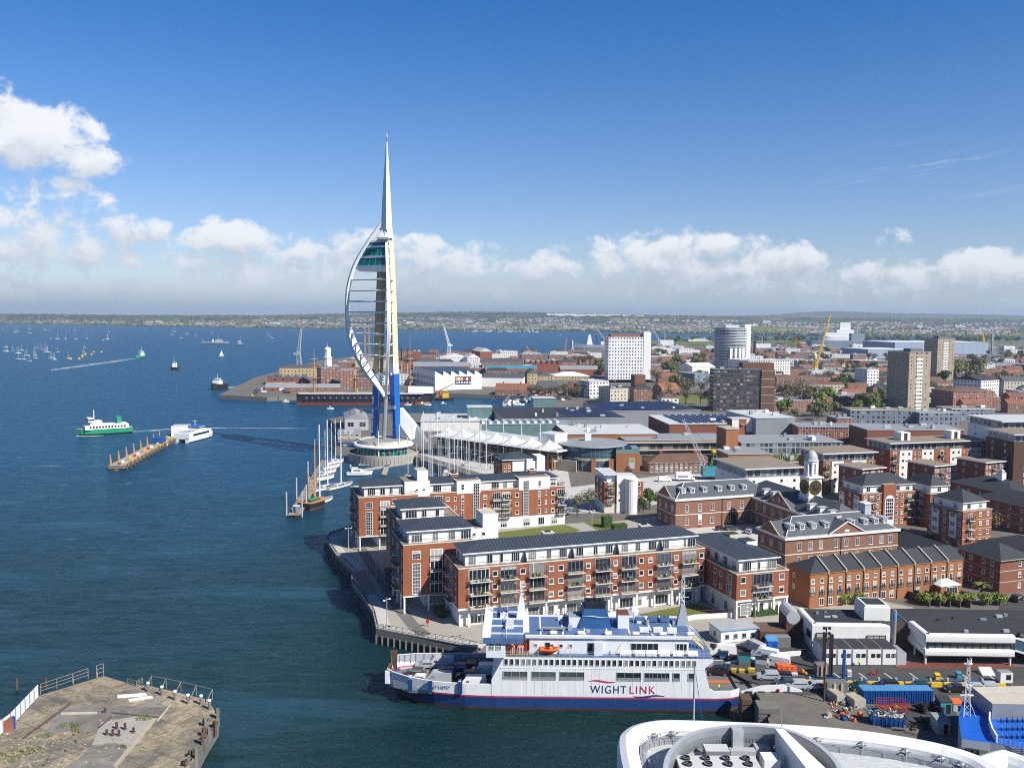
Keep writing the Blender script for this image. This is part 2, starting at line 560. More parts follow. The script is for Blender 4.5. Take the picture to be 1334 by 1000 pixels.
def text_mesh(name,s,size,m,parent,mtx,spacing=1.0,bold=0.0,extrude=0.02,align='LEFT',shear=0.0):
	cu=bpy.data.curves.new(name,'FONT')
	cu.body=s
	cu.size=size
	cu.extrude=extrude
	cu.offset=bold
	cu.space_character=spacing
	cu.align_x=align
	cu.shear=shear
	to=bpy.data.objects.new('tmp',cu)
	COL.objects.link(to)
	dg=bpy.context.evaluated_depsgraph_get()
	me=bpy.data.meshes.new_from_object(to.evaluated_get(dg))
	bpy.data.objects.remove(to)
	bpy.data.curves.remove(cu)
	me.materials.clear()
	me.materials.append(MATS[m])
	o=bpy.data.objects.new(name,me)
	COL.objects.link(o)
	if parent:
		o.parent=parent
	o.matrix_local=mtx
	return o
A18=R(18)
U18=Vector((math.cos(A18),math.sin(A18)))
V18=Vector((-math.sin(A18),math.cos(A18)))
def grid(a,b,z=0.0):
	"""a point of the quarter's street grid, which lies turned by 18 degrees"""
	p=U18*a+V18*b
	return Vector((p.x,p.y,z))
# ------------------------------------------------------------------ water, land, far hills, air
def ccw(P):
	a=sum(p[0]*q[1]-q[0]*p[1]for p,q in zip(P,P[1:]+P[:1]))
	return P if a>0 else P[::-1]
def water_mat():
	m=bpy.data.materials.new('sea_water')
	m.use_nodes=True
	g=NT(m.node_tree)
	tc=g.n('ShaderNodeTexCoord').outputs['Object']
	def nz(scale,sx=1.0,det=4.0,rough=0.6,rot=0.35,dist=0.0):
		mp=g.n('ShaderNodeMapping',{'Vector':tc,'Rotation':(0,0,rot),'Scale':(1.0,sx,1.0)})
		return g.n('ShaderNodeTexNoise',{'Vector':mp.outputs[0],'Scale':scale,'Detail':det,'Roughness':rough,'Distortion':dist}).outputs[0]
	w1=nz(0.26,2.4,7.0,0.68)
	w2=nz(0.055,2.0,3.0,0.55,0.2)
	big=nz(0.004,2.6,5.0,0.6,0.1,0.8)
	h=g.m('ADD',g.m('MULTIPLY',w1,0.8),g.m('MULTIPLY',w2,0.9))
	bp=g.n('ShaderNodeBump',{'Height':h,'Strength':0.85,'Distance':1.4})
	sp=g.n('ShaderNodeSeparateXYZ',{0:tc})
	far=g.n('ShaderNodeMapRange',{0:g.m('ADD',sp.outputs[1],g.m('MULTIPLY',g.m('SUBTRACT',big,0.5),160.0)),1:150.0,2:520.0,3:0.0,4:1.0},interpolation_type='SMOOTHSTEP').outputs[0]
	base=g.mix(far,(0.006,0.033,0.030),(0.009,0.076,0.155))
	st=g.ramp(nz(0.010,5.0,6.0,0.65,-0.12,0.6),[(0.52,0.0),(0.75,1.0)])
	ro=g.m('ADD',0.21,g.m('MULTIPLY',st,0.12))
	base=g.mix(g.m('MULTIPLY',st,0.75),base,(0.035,0.12,0.18))
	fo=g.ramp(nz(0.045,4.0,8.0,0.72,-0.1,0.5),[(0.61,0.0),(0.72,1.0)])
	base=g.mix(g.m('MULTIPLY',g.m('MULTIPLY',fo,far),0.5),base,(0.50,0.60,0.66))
	fr=g.n('ShaderNodeFresnel',{'IOR':1.33,'Normal':bp.outputs[0]}).outputs[0]
	df=g.n('ShaderNodeBsdfDiffuse',{'Color':g.mix(1.0,base,(.74,.78,.80),'MULTIPLY'),'Normal':bp.outputs[0]})
	gl=g.n('ShaderNodeBsdfGlossy',{'Color':(.62,.86,1,1),'Roughness':ro,'Normal':bp.outputs[0]})
	p=g.n('ShaderNodeMixShader',{0:g.m('MINIMUM',fr,g.m('ADD',0.12,g.m('MULTIPLY',g.ramp(nz(0.11,3.2,9.0,0.78,-0.15,0.3),[(.36,0.0),(.66,1.0)]),0.40))),1:df.outputs[0],2:gl.outputs[0]})
	g.n('ShaderNodeOutputMaterial',{0:p.outputs[0]})
	MATS['sea_water']=m
water_mat()
mb=MB()
mb.face([(-26000,-400,0),(26000,-400,0),(26000,7000,0),(-26000,7000,0)],'sea_water')
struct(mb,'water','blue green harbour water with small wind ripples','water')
LAND=[(9,60),(400,60),(3000,500),(6500,3000),(1500,2600),(900,2450),(650,2150),(520,2200),(350,2150),(250,2050),(130,1900),(60,1700),(-90,1640),(-245,1640),(-300,1373),(-290,1000),(-258.9,780.8),(-211,762),(-186,776),(-60,812),(-20,800),(14,786),(24,745),(24,700),(10,655),(-110,640),(-126,607),(-106,547),(-94,470),(-60,474),(-46,440),(-25,404),(-7,374),(11.9,319),(-54.8,297.6),(-59.8,288.8),(-59.6,280.7),(-52.2,260.6),(-44.3,244.7),(-42.8,233.9),(-37.9,222.2),(-33,209.3),(-30.7,198.2),(-7.1,186.8),(0,189),(46,181),(47,178),(47,150),(46,132),(9,126)]
mb=MB()
mb.prism(ccw(LAND),-3,3.5,'dark_concrete','yard',bottom=False)
struct(mb,'ground','paved and built up land of the town and the quays','ground')
def px_shore(px):
	pts=[(-500,419.0),(0,421),(220,425),(450,428.3),(740,431.2),(880,434),(1100,437.5),(1334,439.5),(1900,440)]
	for(a,ya),(b,yb)in zip(pts,pts[1:]):
		if px<=b:
			y=ya+(yb-ya)*(px-a)/(b-a)
			return gp(px,y,0)
	return gp(px,440,0)
def ridge(px):
	pts=[(-500,70),(0,73),(200,71),(330,74),(450,92),(540,108),(610,116),(700,113),(760,105),(850,97),(1000,88),(1150,84),(1334,80),(1900,74)]
	for(a,ya),(b,yb)in zip(pts,pts[1:]):
		if px<=b:
			t=max(0,(px-a)/(b-a))
			return ya+(yb-ya)*t*t*(3-2*t)-17
	return 57
def hill_z(px,r,rs):
	rr=7900.0 if px>350 else 7900+(350-px)*3.0
	t=(r-rs)/(rr-rs)
	H=ridge(px)
	n=noise.fractal(Vector((px*0.018,r*0.0011,2.0)),1.0,2.0,5)
	if t<0.0:
		return-3
	if t<0.42:
		z=1.5+14*t/0.42
	elif t<1.0:
		u=(t-0.42)/0.58
		z=15.5+(H-15.5)*(u*u*(3-2*u))**1.15
	else:
		u=min(1,(t-1.0)/0.25)
		z=H-(H-40)*u*u*(3-2*u)
	return z+n*3.2*min(1,t*4)
def hills():
	m=bpy.data.materials.new('countryside')
	m.use_nodes=True
	g=NT(m.node_tree)
	tc=g.n('ShaderNodeTexCoord').outputs['Object']
	mp=g.n('ShaderNodeMapping',{'Vector':tc,'Scale':(0.0030,0.0016,0.0),'Rotation':(0,0,0.2)})
	vo=g.n('ShaderNodeTexVoronoi',{'Vector':mp.outputs[0],'Scale':1.0,'Randomness':0.85})
	f1=g.n('ShaderNodeSeparateColor',{0:vo.outputs['Color']}).outputs[0]
	fields=g.ramp(f1,[(0.0,(0.060,0.085,0.034)),(0.3,(0.085,0.115,0.036)),(0.5,(0.115,0.15,0.042)),(0.72,(0.085,0.11,0.045)),(0.9,(0.17,0.16,0.09)),(0.985,(0.30,0.27,0.06))])
	n1=g.n('ShaderNodeTexNoise',{'Vector':tc,'Scale':0.0042,'Detail':8.0,'Roughness':0.72})
	wood=g.ramp(n1.outputs[0],[(0.47,0.0),(0.53,1.0)])
	c=g.mix(wood,fields,(0.034,0.048,0.022))
	n2=g.n('ShaderNodeTexNoise',{'Vector':tc,'Scale':0.012,'Detail':6.0,'Roughness':0.7})
	c=g.mix(g.ramp(n2.outputs[0],[(0.5,0.0),(0.68,0.75)]),c,(0.040,0.052,0.026))
	p=g.n('ShaderNodeBsdfPrincipled',{'Base Color':c,'Roughness':0.95,'Specular IOR Level':0.15})
	g.n('ShaderNodeOutputMaterial',{0:p.outputs[0]})
	MATS['countryside']=m
	mb=MB()
	cols=list(range(-480,1830,11))
	ts=[-0.01,0.0,0.02,0.05,0.1,0.16,0.22,0.28,0.34,0.4,0.45,0.5,0.55,0.6,0.65,0.7,0.75,0.8,0.85,0.9,0.94,0.97,1.0,1.03,1.07,1.15,1.3,1.7,2.3]
	for px in cols:
		s=px_shore(px)
		d=Vector((s.x,s.y)).normalized()
		rs=math.hypot(s.x,s.y)
		rr=7900.0 if px>350 else 7900+(350-px)*3.0
		for t in ts:
			r=rs+(rr-rs)*t
			mb.v.append((d.x*r,d.y*r,hill_z(px,r,rs)if t>=0 else-3))
	n=len(ts)
	for i in range(len(cols)-1):
		for j in range(n-1):
			a=i*n+j
			mb.f.append((a,a+n,a+n+1,a+1))
			mb.k.append('countryside')
	struct(mb,'hills','long green ridge with fields and suburbs across the harbour','hills',smooth=True)
	mb=MB()
	cols=list(range(560,1830,22))
	for px in cols:
		d=_ray(px,420)
		d=Vector((d.x,d.y)).normalized()
		w=max(0,math.sin((px-960)/130.0))*40+max(0,noise.noise(Vector((px*0.006,5,1))))*60
		H=62+min(1,max(0,(px-700)/350))*(w+42)
		for(r,k)in((12500,0.3),(13800,0.7),(15000,1.0),(16500,0.4)):
			mb.v.append((d.x*r,d.y*r,20+(H-20)*k))
	for i in range(len(cols)-1):
		for j in range(3):
			a=i*4+j
			mb.f.append((a,a+4,a+5,a+1))
			mb.k.append('countryside')
	o=struct(mb,'terrain','faint blue downs on the farthest horizon','hills',smooth=True)
hills()
def far_suburbs():
	rnd=random.Random(4)
	hs=MB()
	tr=MB()
	walls=['cream_render','lead','old_brick','stone','grey_roof','pale_stone','white_render']
	roofs=['dull_brick','brown_tile','slate','grey_roof','lead','slate','grey_roof']
	def pos(px,t):
		s=px_shore(px)
		rs=math.hypot(s.x,s.y)
		rr=7900.0 if px>350 else 7900+(350-px)*3.0
		r=rs+(rr-rs)*t
		d=Vector((s.x,s.y)).normalized()
		return d.x*r,d.y*r,hill_z(px,r,rs)
	for i in range(9500):
		px=rnd.uniform(-60,1400)
		dn=0.25 if px<180 else(0.5 if px<300 else 1.0)
		if rnd.random()>dn:
			continue
		t=(rnd.random()**1.25)*(0.36 if px<330 else 0.72)+0.012
		cl=noise.noise(Vector((px*0.02,t*9,7.0)))
		if cl<-0.08:
			continue
		x,y,z=pos(px,t)
		w,dp,h=rnd.uniform(7,17),rnd.uniform(7,10),rnd.uniform(4,6)
		if rnd.random()<0.012:
			w,dp,h=rnd.uniform(25,60),16,rnd.uniform(7,16)
		m=rnd.choice(walls)
		rf=rnd.choice(roofs)
		hs.box(x-w/2,y-dp/2,z-3,x+w/2,y+dp/2,z+h,m)
		zz=z+h
		hs.face([(x-w/2,y-dp/2,zz),(x+w/2,y-dp/2,zz),(x+w/2,y,zz+3),(x-w/2,y,zz+3)],rf)
		hs.face([(x+w/2,y+dp/2,zz),(x-w/2,y+dp/2,zz),(x-w/2,y,zz+3),(x+w/2,y,zz+3)],rf)
	o=hs.build('suburb')
	tag(o,'far rows of pale and red roofed houses on the hillside across the harbour','houses',kind='stuff')
	for i in range(8500):
		px=rnd.uniform(-60,1400)
		t=rnd.choice([rnd.random()**2*0.12,rnd.random(),rnd.random()*0.6,rnd.uniform(0.93,1.02)])
		cl=noise.noise(Vector((px*0.016,t*7,3.0)))
		if cl<-0.1 and t>0.05 and t<0.9:
			continue
		x,y,z=pos(px,t)
		w,h=rnd.uniform(9,26),rnd.uniform(6,12)
		k=rnd.choice(['leaf_dark','leaf','leaf_olive','leaf_dark','leaf_twig'])
		a0=rnd.random()
		P=[(x+w*0.6*math.cos(a0+a*1.2566)*rnd.uniform(.7,1.2),y+w*.6*math.sin(a0+a*1.2566),z+h*rnd.uniform(.3,.6))for a in range(5)]
		top=(x,y,z+h)
		for a in range(5):
			b=(a+1)%5
			tr.face([P[a],P[b],top],k)
			tr.face([(P[a][0],P[a][1],z-3),(P[b][0],P[b][1],z-3),P[b],P[a]],k)
	o=tr.build('woodland')
	tag(o,'far woods and hedges along the opposite shore and ridge','woodland',kind='stuff')
	ch=MB()
	for(a,b,t0,t1)in((712,762,.80,.92),(764,790,.83,.93),(792,806,.85,.93),(810,838,.86,.91)):
		for k in range(a,b,4):
			u0,u1=t0+0.02*math.sin(k*.3),t1+0.015*math.sin(k*.7+1)
			lift=6.0
			q=[]
			for(pp,tt)in((k,u0),(k+4,u0),(k+4,u1),(k,u1)):
				x,y,z=pos(pp,tt)
				q.append((x,y-8,z+lift))
			ch.face(q,'chalk')
	o=ch.build('chalk_pit')
	o['kind']='structure'
	o['label']='white chalk face cut into the green ridge'
	o['category']='chalk pit'
far_suburbs()
mb=MB()
for pts,k in(([(800,446),(860,449),(930,450),(1010,449),(1075,450),(1130,447.5),(1200,449),(1420,449),(1420,443),(1130,443.5),(1040,444),(940,444.5),(850,444)],'grass'),([(930,440.4),(1000,441.4),(1090,442.2),(1090,440),(1000,438.6),(930,438.6)],'grass')):
	mb.prism(ccw([tuple(gp(x,y,2)[:2])for x,y in pts]),-3,3.0,k,bottom=False)
struct(mb,'terrain','low wooded islands in the upper harbour','island')
hm=bpy.data.materials.new('haze_air')
hm.use_nodes=True
g=NT(hm.node_tree)
v=g.n('ShaderNodeVolumePrincipled',{'Color':(0.66,0.80,1.0,1),'Density':7.5e-5,'Anisotropy':0.2})
o_=g.n('ShaderNodeOutputMaterial')
hm.node_tree.links.new(v.outputs[0],o_.inputs['Volume'])
MATS['haze_air']=hm
mb=MB()
mb.box(-27000,-420,-4.5,27000,17500,185,'haze_air')
hz=mb.build('haze')
tag(hz,'thin pale sea haze over the harbour and the town','haze',kind='stuff')
# ------------------------------------------------------------------ building kit
WIN={}
def win_mesh(w,h,cols=1,rows=1,frame='white_paint',glass='glass',fw=0.11,sill=True,blind=0):
	key=(round(w,2),round(h,2),cols,rows,frame,glass,fw,sill,blind)
	if key in WIN:
		return WIN[key]
	mb=MB()
	x0,x1=-w/2,w/2
	mb.face([(x0,-0.02,0),(x1,-0.02,0),(x1,-0.02,h),(x0,-0.02,h)],glass)
	for(a,b,c,d)in((x0,0,x0+fw,h),(x1-fw,0,x1,h),(x0+fw,0,x1-fw,fw),(x0+fw,h-fw,x1-fw,h)):
		mb.box(a,-0.09,b,c,0.03,d,frame)
	t=fw*0.62
	for i in range(1,cols):
		x=x0+w*i/cols
		mb.box(x-t/2,-0.075,fw,x+t/2,0.03,h-fw,frame)
	for j in range(1,rows):
		z=h*j/rows
		mb.box(x0+fw,-0.07,z-t/2,x1-fw,0.03,z+t/2,frame)
	if sill:
		mb.box(x0-0.08,-0.16,-0.10,x1+0.08,0.02,0.0,frame)
	if blind:
		mb.face([(x0+fw,-0.03,h*(1-blind)),(x1-fw,-0.03,h*(1-blind)),(x1-fw,-0.03,h-fw),(x0+fw,-0.03,h-fw)],'curtain')
	WIN[key]=mb.mesh('window')
	return WIN[key]
def rail_mesh(w,d,h=1.05,m='black_metal',top='black_metal',step=0.3,sides=True):
	key=('rail',round(w,2),round(d,2),m,top,step,sides)
	if key in WIN:
		return WIN[key]
	mb=MB()
	seg=[((-w/2,-d),(w/2,-d))]
	if sides:
		seg+=[((-w/2,-d),(-w/2,0)),((w/2,-d),(w/2,0))]
	for(a,b)in seg:
		L=math.hypot(b[0]-a[0],b[1]-a[1])
		mb.bar((a[0],a[1],h),(b[0],b[1],h),0.045,top)
		mb.bar((a[0],a[1],0.1),(b[0],b[1],0.1),0.03,m)
		n=max(2,int(L/step))
		for i in range(n+1):
			t=i/n
			x,y=a[0]+(b[0]-a[0])*t,a[1]+(b[1]-a[1])*t
			mb.bar((x,y,0),(x,y,h),0.022,m)
	WIN[key]=mb.mesh('railing')
	return WIN[key]
def slab_mesh(w,d,m='cream_render',bracket=True):
	key=('slab',round(w,2),round(d,2),m)
	if key in WIN:
		return WIN[key]
	mb=MB()
	mb.box(-w/2,-d,-0.22,w/2,0.02,0,m)
	if bracket:
		for s in(-1,1):
			mb.bar((s*(w/2-.15),0,-0.9),(s*(w/2-.15),-d+.1,-0.2),0.05,'black_metal')
	WIN[key]=mb.mesh('balcony')
	return WIN[key]
class Bld:
	"""a building: an Empty at its front left corner, local x along the front, y towards the back"""
	def __init__(self,name,label,cat,loc,rot=A18,group=None):
		self.o=thing(name,label,cat,(loc[0],loc[1],0),rot,group)
		self.loc,self.rot=Vector((loc[0],loc[1])),rot
		self.n,self.extra=0,MB()
		self.rnd=random.Random(hash(label)%1000 if False else len(label)*7+int(loc[0]))
	def part(self,name,mb,parent=None,smooth=False):
		return mb.build(name,parent or self.o,smooth=smooth)
	def fr(self,side,x0=0,y0=0,x1=0,y1=0):
		return{'F':(x0,y0,0.0),'R':(x1,y0,R(90)),'B':(x1,y1,R(180)),'L':(x0,y1,R(-90))}[side]
	def pt(self,f,s,out=0.0):
		return f[0]+s*math.cos(f[2])+out*math.sin(f[2]),f[1]+s*math.sin(f[2])-out*math.cos(f[2])
	def px(self,f,px,py):
		"""photo pixel to (s, z) on a facade"""
		c,s=math.cos(self.rot),math.sin(self.rot)
		o=(self.loc.x+f[0]*c-f[1]*s,self.loc.y+f[0]*s+f[1]*c)
		return onface(o,self.rot+f[2],px,py)
	def win(self,f,s,z,w,h,cols=1,rows=1,frame='white_paint',glass='glass',name='window',out=0.0,sill=True,blind=None,fw=0.11):
		if blind is None:
			blind=self.rnd.choice([0,0,0,0.35,0.6])if glass=='glass' and rows<4 else 0
		me=win_mesh(w,h,cols,rows,frame,glass,fw,sill,blind)
		x,y=self.pt(f,s,out)
		if self.n>=100:
			M=Matrix.Translation((x,y,z))@Matrix.Rotation(f[2],4,'Z')
			k=len(self.extra.v)
			self.extra.v+=[tuple(M@v.co)for v in me.vertices]
			for p in me.polygons:
				self.extra.f.append(tuple(k+i for i in p.vertices))
				self.extra.k.append(me.materials[p.material_index].name)
			return None
		self.n+=1
		return link(name,me,self.o,(x,y,z),f[2])
	def balcony(self,f,s,z,w,d=1.3,slab='cream_render',rail='black_metal',top='black_metal',out=0.0,step=0.3,bracket=True):
		x,y=self.pt(f,s,out)
		b=link('balcony',slab_mesh(w,d,slab,bracket),self.o,(x,y,z),f[2])
		link('railing',rail_mesh(w,d,1.05,rail,top,step),b)
		if d>1.05 and self.rnd.random()<.65:
			k=('planter',self.rnd.randrange(7))
			if k not in WIN:
				m=MB()
				m.box(-1.3,-1.0,.01,1.3,-.15,.06,'timber')
				q=random.Random(k[1]+50)
				for i in range(5):
					x,y,z=q.uniform(-.4,.4)*2.6,-q.uniform(.3,.9),q.uniform(.35,.9)
					m.box(x-.2,y-.15,0,x+.2,y+.15,z,q.choice(['leaf','pale_timber','white_paint','leaf_bright','boot_red','timber','grey_metal','teal']))
				WIN[k]=m.mesh('planter')
			link('planter',WIN[k],b)
		return b
	def railing(self,f,s0,s1,z,m='black_metal',top='black_metal',out=0.0,step=0.45,d=0.0):
		x,y=self.pt(f,(s0+s1)/2,out)
		return link('railing',rail_mesh(abs(s1-s0),d,1.0,m,top,step,d>0),self.o,(x,y,z),f[2])
	def grid(self,f,s0,s1,n,zs,w,h,**k):
		for i in range(n):
			s=s0+(s1-s0)*(i+0.5)/n
			for z in zs:
				self.win(f,s,z,w,h,**k)
	def done(self):
		if self.extra.f:
			o=self.extra.build('window',self.o)
			o['kind']='stuff'
		return self
def coping(mb,x0,y0,x1,y1,z,w=0.35,h=0.18,m='cream_render',up=0.0):
	"""parapet cap that runs round a flat roof edge"""
	o=0.06
	mb.box(x0-o,y0-o,z-h,x1+o,y0+w,z+up,m)
	mb.box(x0-o,y1-w,z-h,x1+o,y1+o,z+up,m)
	mb.box(x0-o,y0+w,z-h,x0+w,y1-w,z+up,m)
	mb.box(x1-w,y0+w,z-h,x1+o,y1-w,z+up,m)
# ------------------------------------------------------------------ the red brick waterfront flats
FL=[8.2,11.25,14.3]
def penthouse(b,x0,y0,x1,y1,z,h=2.9,roof=3.0,groups=(),ins=None,ins2=None,left=True):
	mb=MB()
	mb.box(x0,y0,z,x1,y1,z+h,'white_render')
	w=b.part('penthouse',mb)
	rf=MB()
	rf.hip(x0,y0,x1,y1,z+h,roof,'slate_seam',ins,ins2,over=0.75,th=0.32,seam=0.85)
	b.part('roof',rf)
	f=b.fr('F',x0,y0,x1,y1)
	for(s,wd,c)in groups:
		b.win(f,s,z+0.12,wd,2.25,c,1,name='window',sill=False,blind=b.rnd.choice([0,0,0.2]))
	if left:
		fl=b.fr('L',x0,y0,x1,y1)
		n=int((y1-y0)/4)
		for i in range(n):
			b.win(fl,(i+0.5)*(y1-y0)/n,z+0.12,2.0,2.25,3,1,sill=False)
	return w
def roof_chimney(b,x,y,z,w=2.2,d=1.6,h=1.6,m='pale_stone'):
	mb=MB()
	mb.box(x-w/2,y-d/2,z,x+w/2,y+d/2,z+h,m)
	mb.box(x-w/2-.15,y-d/2-.15,z+h,x+w/2+.15,y+d/2+.15,z+h+.2,'cream_render')
	mb.box(x-w/4,y-d/4,z+h+.2,x+w/4,y+d/4,z+h+.45,'dark')
	return b.part('chimney',mb)
def long_flats():
	o=grid(50,192.6)
	b=Bld('apartment_block','longest red brick flats, behind the car ferry, with a dark seamed roof and stacked balconies','apartment block',o)
	W_,D_=63.6,15.0
	mb=MB()
	mb.box(0,0,7.9,W_,D_,17.2,'red_brick','gravel_roof')
	b.part('wall',mb)
	mb=MB()
	coping(mb,0,0,W_,D_,17.38,up=0.05)
	b.part('coping',mb)
	mb=MB()
	mb.box(0.5,1.2,3.5,W_-.3,D_-.5,7.5,'white_render')
	mb.box(-0.05,-0.06,7.5,W_+.02,D_,8.0,'white_render')
	F=b.fr('F',0,0,W_,D_)
	bays=[b.px(F,x,760)[0]for x in(624,662.5,699.5,749.5,785,818.5,864.5,897)]
	wins=[b.px(F,x,760)[0]for x in(645,681,718,730.5,766,801,835,847,880,913)]
	b.part('ground_floor',mb)
	for i,s in enumerate(bays):
		for k in(-2.4,2.4):
			c=MB()
			c.box(s+k-.2,0.0,3.5,s+k+.2,0.4,7.5,'white_render')
			b.part('column',c)
	for i,s in enumerate(bays):
		for z in FL:
			if i==0:
				b.win(F,s,z-.05,5.0,2.7,5,1,sill=False,name='glazed_door',fw=.16,blind=0)
			else:
				b.win(F,s,z-.05,4.1,2.75,4,1,frame='grey_metal',name='glazed_door',sill=False,blind=b.rnd.choice([0,.45,0,0,.3]),fw=.14)
			b.balcony(F,s+(0.3 if i==0 else 0),z-.1,4.5 if i else 5.3,1.25,top='boot_red')
	for s in wins:
		for z in(9.1,12.15,15.2):
			b.win(F,s,z-.3,1.25,1.3)
	for i,s in enumerate(bays):
		b.win(b.fr('F',0,1.2,W_,D_),s,3.8,3.4,2.5,4,1,sill=False,name='glazed_door')
	for s in[b.px(F,x,790)[0]for x in(640,720,766,835,880)]:
		b.win(b.fr('F',0,1.2,W_,D_),s,3.9,1.6,2.4,2,1,sill=False)
	Lf=b.fr('L',0,0,W_,D_)
	for z in FL:
		for s in(2.3,12.6):
			b.win(Lf,s,z+.6,1.0,1.5)
		b.win(Lf,8.2,z,2.6,2.4,3,1,sill=False,name='glazed_door')
		b.balcony(Lf,8.2,z-.1,3.4,1.2)
	fp=b.fr('F',2.2,2.2,61.8,13)
	gr=[]
	for(a,c,n)in((610,620,3),(634,642,2),(651.5,655,1),(666,677,4),(688,699,4),(711.5,718.5,2),(728,738.5,4),(750,760,3),(772.5,778.5,2),(788.5,798,3),(809,818,3),(827.5,834,2),(844,855,3),(862,871,3),(890,893,1),(895,905,3)):
		s0,s1=b.px(fp,a,735)[0],b.px(fp,c,735)[0]
		gr.append(((s0+s1)/2,max(0.9,s1-s0),n))
	penthouse(b,2.2,2.2,61.8,10.6,17.2,2.85,1.75,gr,6.0,6.0)
	for x in(683,744.5,802.5,859):
		s=b.px(fp,x,735)[0]
		m=MB()
		pts=[(-1.8+1.8*math.sin(R(a)),17.3+2.3*(1-math.cos(R(a))))for a in range(0,91,15)]
		m.prism([(0,0),(1,0),(0,1)],0,0,'dark')if False else None
		prof=[(0,17.25)]+[(1.7*math.sin(R(a)),17.25+2.35*math.cos(R(a)))for a in range(90,-1,-15)]
		for q in(0.0,):
			i=len(m.v)
			for yy in(-0.06,0.06):
				m.v+=[(2.2+s+yy,2.1-u,z)for(u,z)in prof]
			n=len(prof)
			m.f+=[tuple(range(i,i+n)),tuple(reversed(range(i+n,i+2*n)))]
			m.k+=['slate_seam']*2
			for a in range(n):
				c=(a+1)%n
				m.f.append((i+a,i+n+a,i+n+c,i+c))
				m.k.append('slate_seam')
		b.part('privacy_screen',m)
	b.railing(F,0.2,W_-.2,17.4,out=-.2,step=.6)
	b.railing(Lf,0.2,D_-.2,17.4,out=-.2,step=.6)
	for(px,py)in((715,696),(848,690)):
		p=gp(px,py,22.0)
		q=Vector((p.x,p.y))-b.loc
		roof_chimney(b,q.dot(U18),7.4,20.8,2.6,1.8,1.5)
	mb=MB()
	for s in[b.px(F,x,760)[0]for x in(736,856)]:
		mb.bar((s-8,-0.08,7.9),(s-8,-0.08,17.2),0.07,'white_paint')
	b.part('drainpipe',mb)
	b.done()
def wing_flats():
	o=grid(114.4,179.2)
	b=Bld('apartment_block','short red brick wing right of the long flats, facing the white portable cabin','apartment block',o)
	W_,D_=14.4,28.0
	mb=MB()
	mb.box(0,0,7.9,W_,D_,14.2,'red_brick','gravel_roof')
	b.part('wall',mb)
	mb=MB()
	coping(mb,0,0,W_,D_,14.35,up=0.05)
	b.part('coping',mb)
	mb=MB()
	mb.box(0.4,1.0,3.5,W_-.3,D_-.5,7.5,'white_render')
	mb.box(-0.05,-0.06,7.5,W_+.05,D_,8.0,'white_render')
	for x in(0.25,6.2,10.5,W_-.3):
		mb.box(x-.22,0,3.5,x+.22,.44,7.5,'white_render')
	b.part('ground_floor',mb)
	F=b.fr('F',0,0,W_,D_)
	Lf=b.fr('L',0,0,W_,D_)
	for z in(8.6,11.65):
		b.win(F,b.px(F,968,760)[0],z+.4,1.4,1.5)
		b.win(F,b.px(F,1018,760)[0],z+.4,1.4,1.5)
		s=b.px(F,993.5,760)[0]
		b.win(F,s,z-.4,5.6,2.8,5,1,frame='grey_metal',name='glazed_door',sill=False,fw=.2)
		b.balcony(F,s,z-.5,4.6,1.2,top='boot_red')
		for x in(931.5,939):
			b.win(Lf,b.px(Lf,x,760)[0],z+.4,1.1,1.2)
		b.win(Lf,4.0,z-.3,3.0,2.6,3,1,name='glazed_door',sill=False)
		b.balcony(Lf,4.0,z-.4,3.4,1.2)
	b.win(Lf,b.px(Lf,950,765)[0],8.3,2.0,5.2,3,6,sill=False)
	b.win(F,2.6,4.2,3.0,2.9,3,3,sill=False)
	b.win(b.fr('F',0,1.0,W_,D_),7.5,3.9,1.4,2.5,2,1,sill=False)
	b.win(b.fr('F',0,1.0,W_,D_),11.5,3.9,1.8,2.5,2,1,sill=False)
	for s in(5,11,17,23):
		b.win(b.fr('L',.4,1,W_,D_),s,3.8,1.6,2.6,2,1,sill=False)
	penthouse(b,1.8,2.0,12.2,26,14.2,2.8,1.5,[(2.2,2.4,4),(5.5,.9,1),(9.0,2.6,4)])
	b.railing(F,.2,W_-.2,14.4,out=-.2,step=.6,top='boot_red')
	b.railing(Lf,.2,D_-.2,14.4,out=-.2,step=.5)
	mb=MB()
	mb.box(9.6,11,16,12.6,15,18.8,'white_render','felt_roof')
	mb.box(8.5,17,16,11.5,20,19.2,'pale_stone','felt_roof')
	b.part('lift_housing',mb)
	b.done()
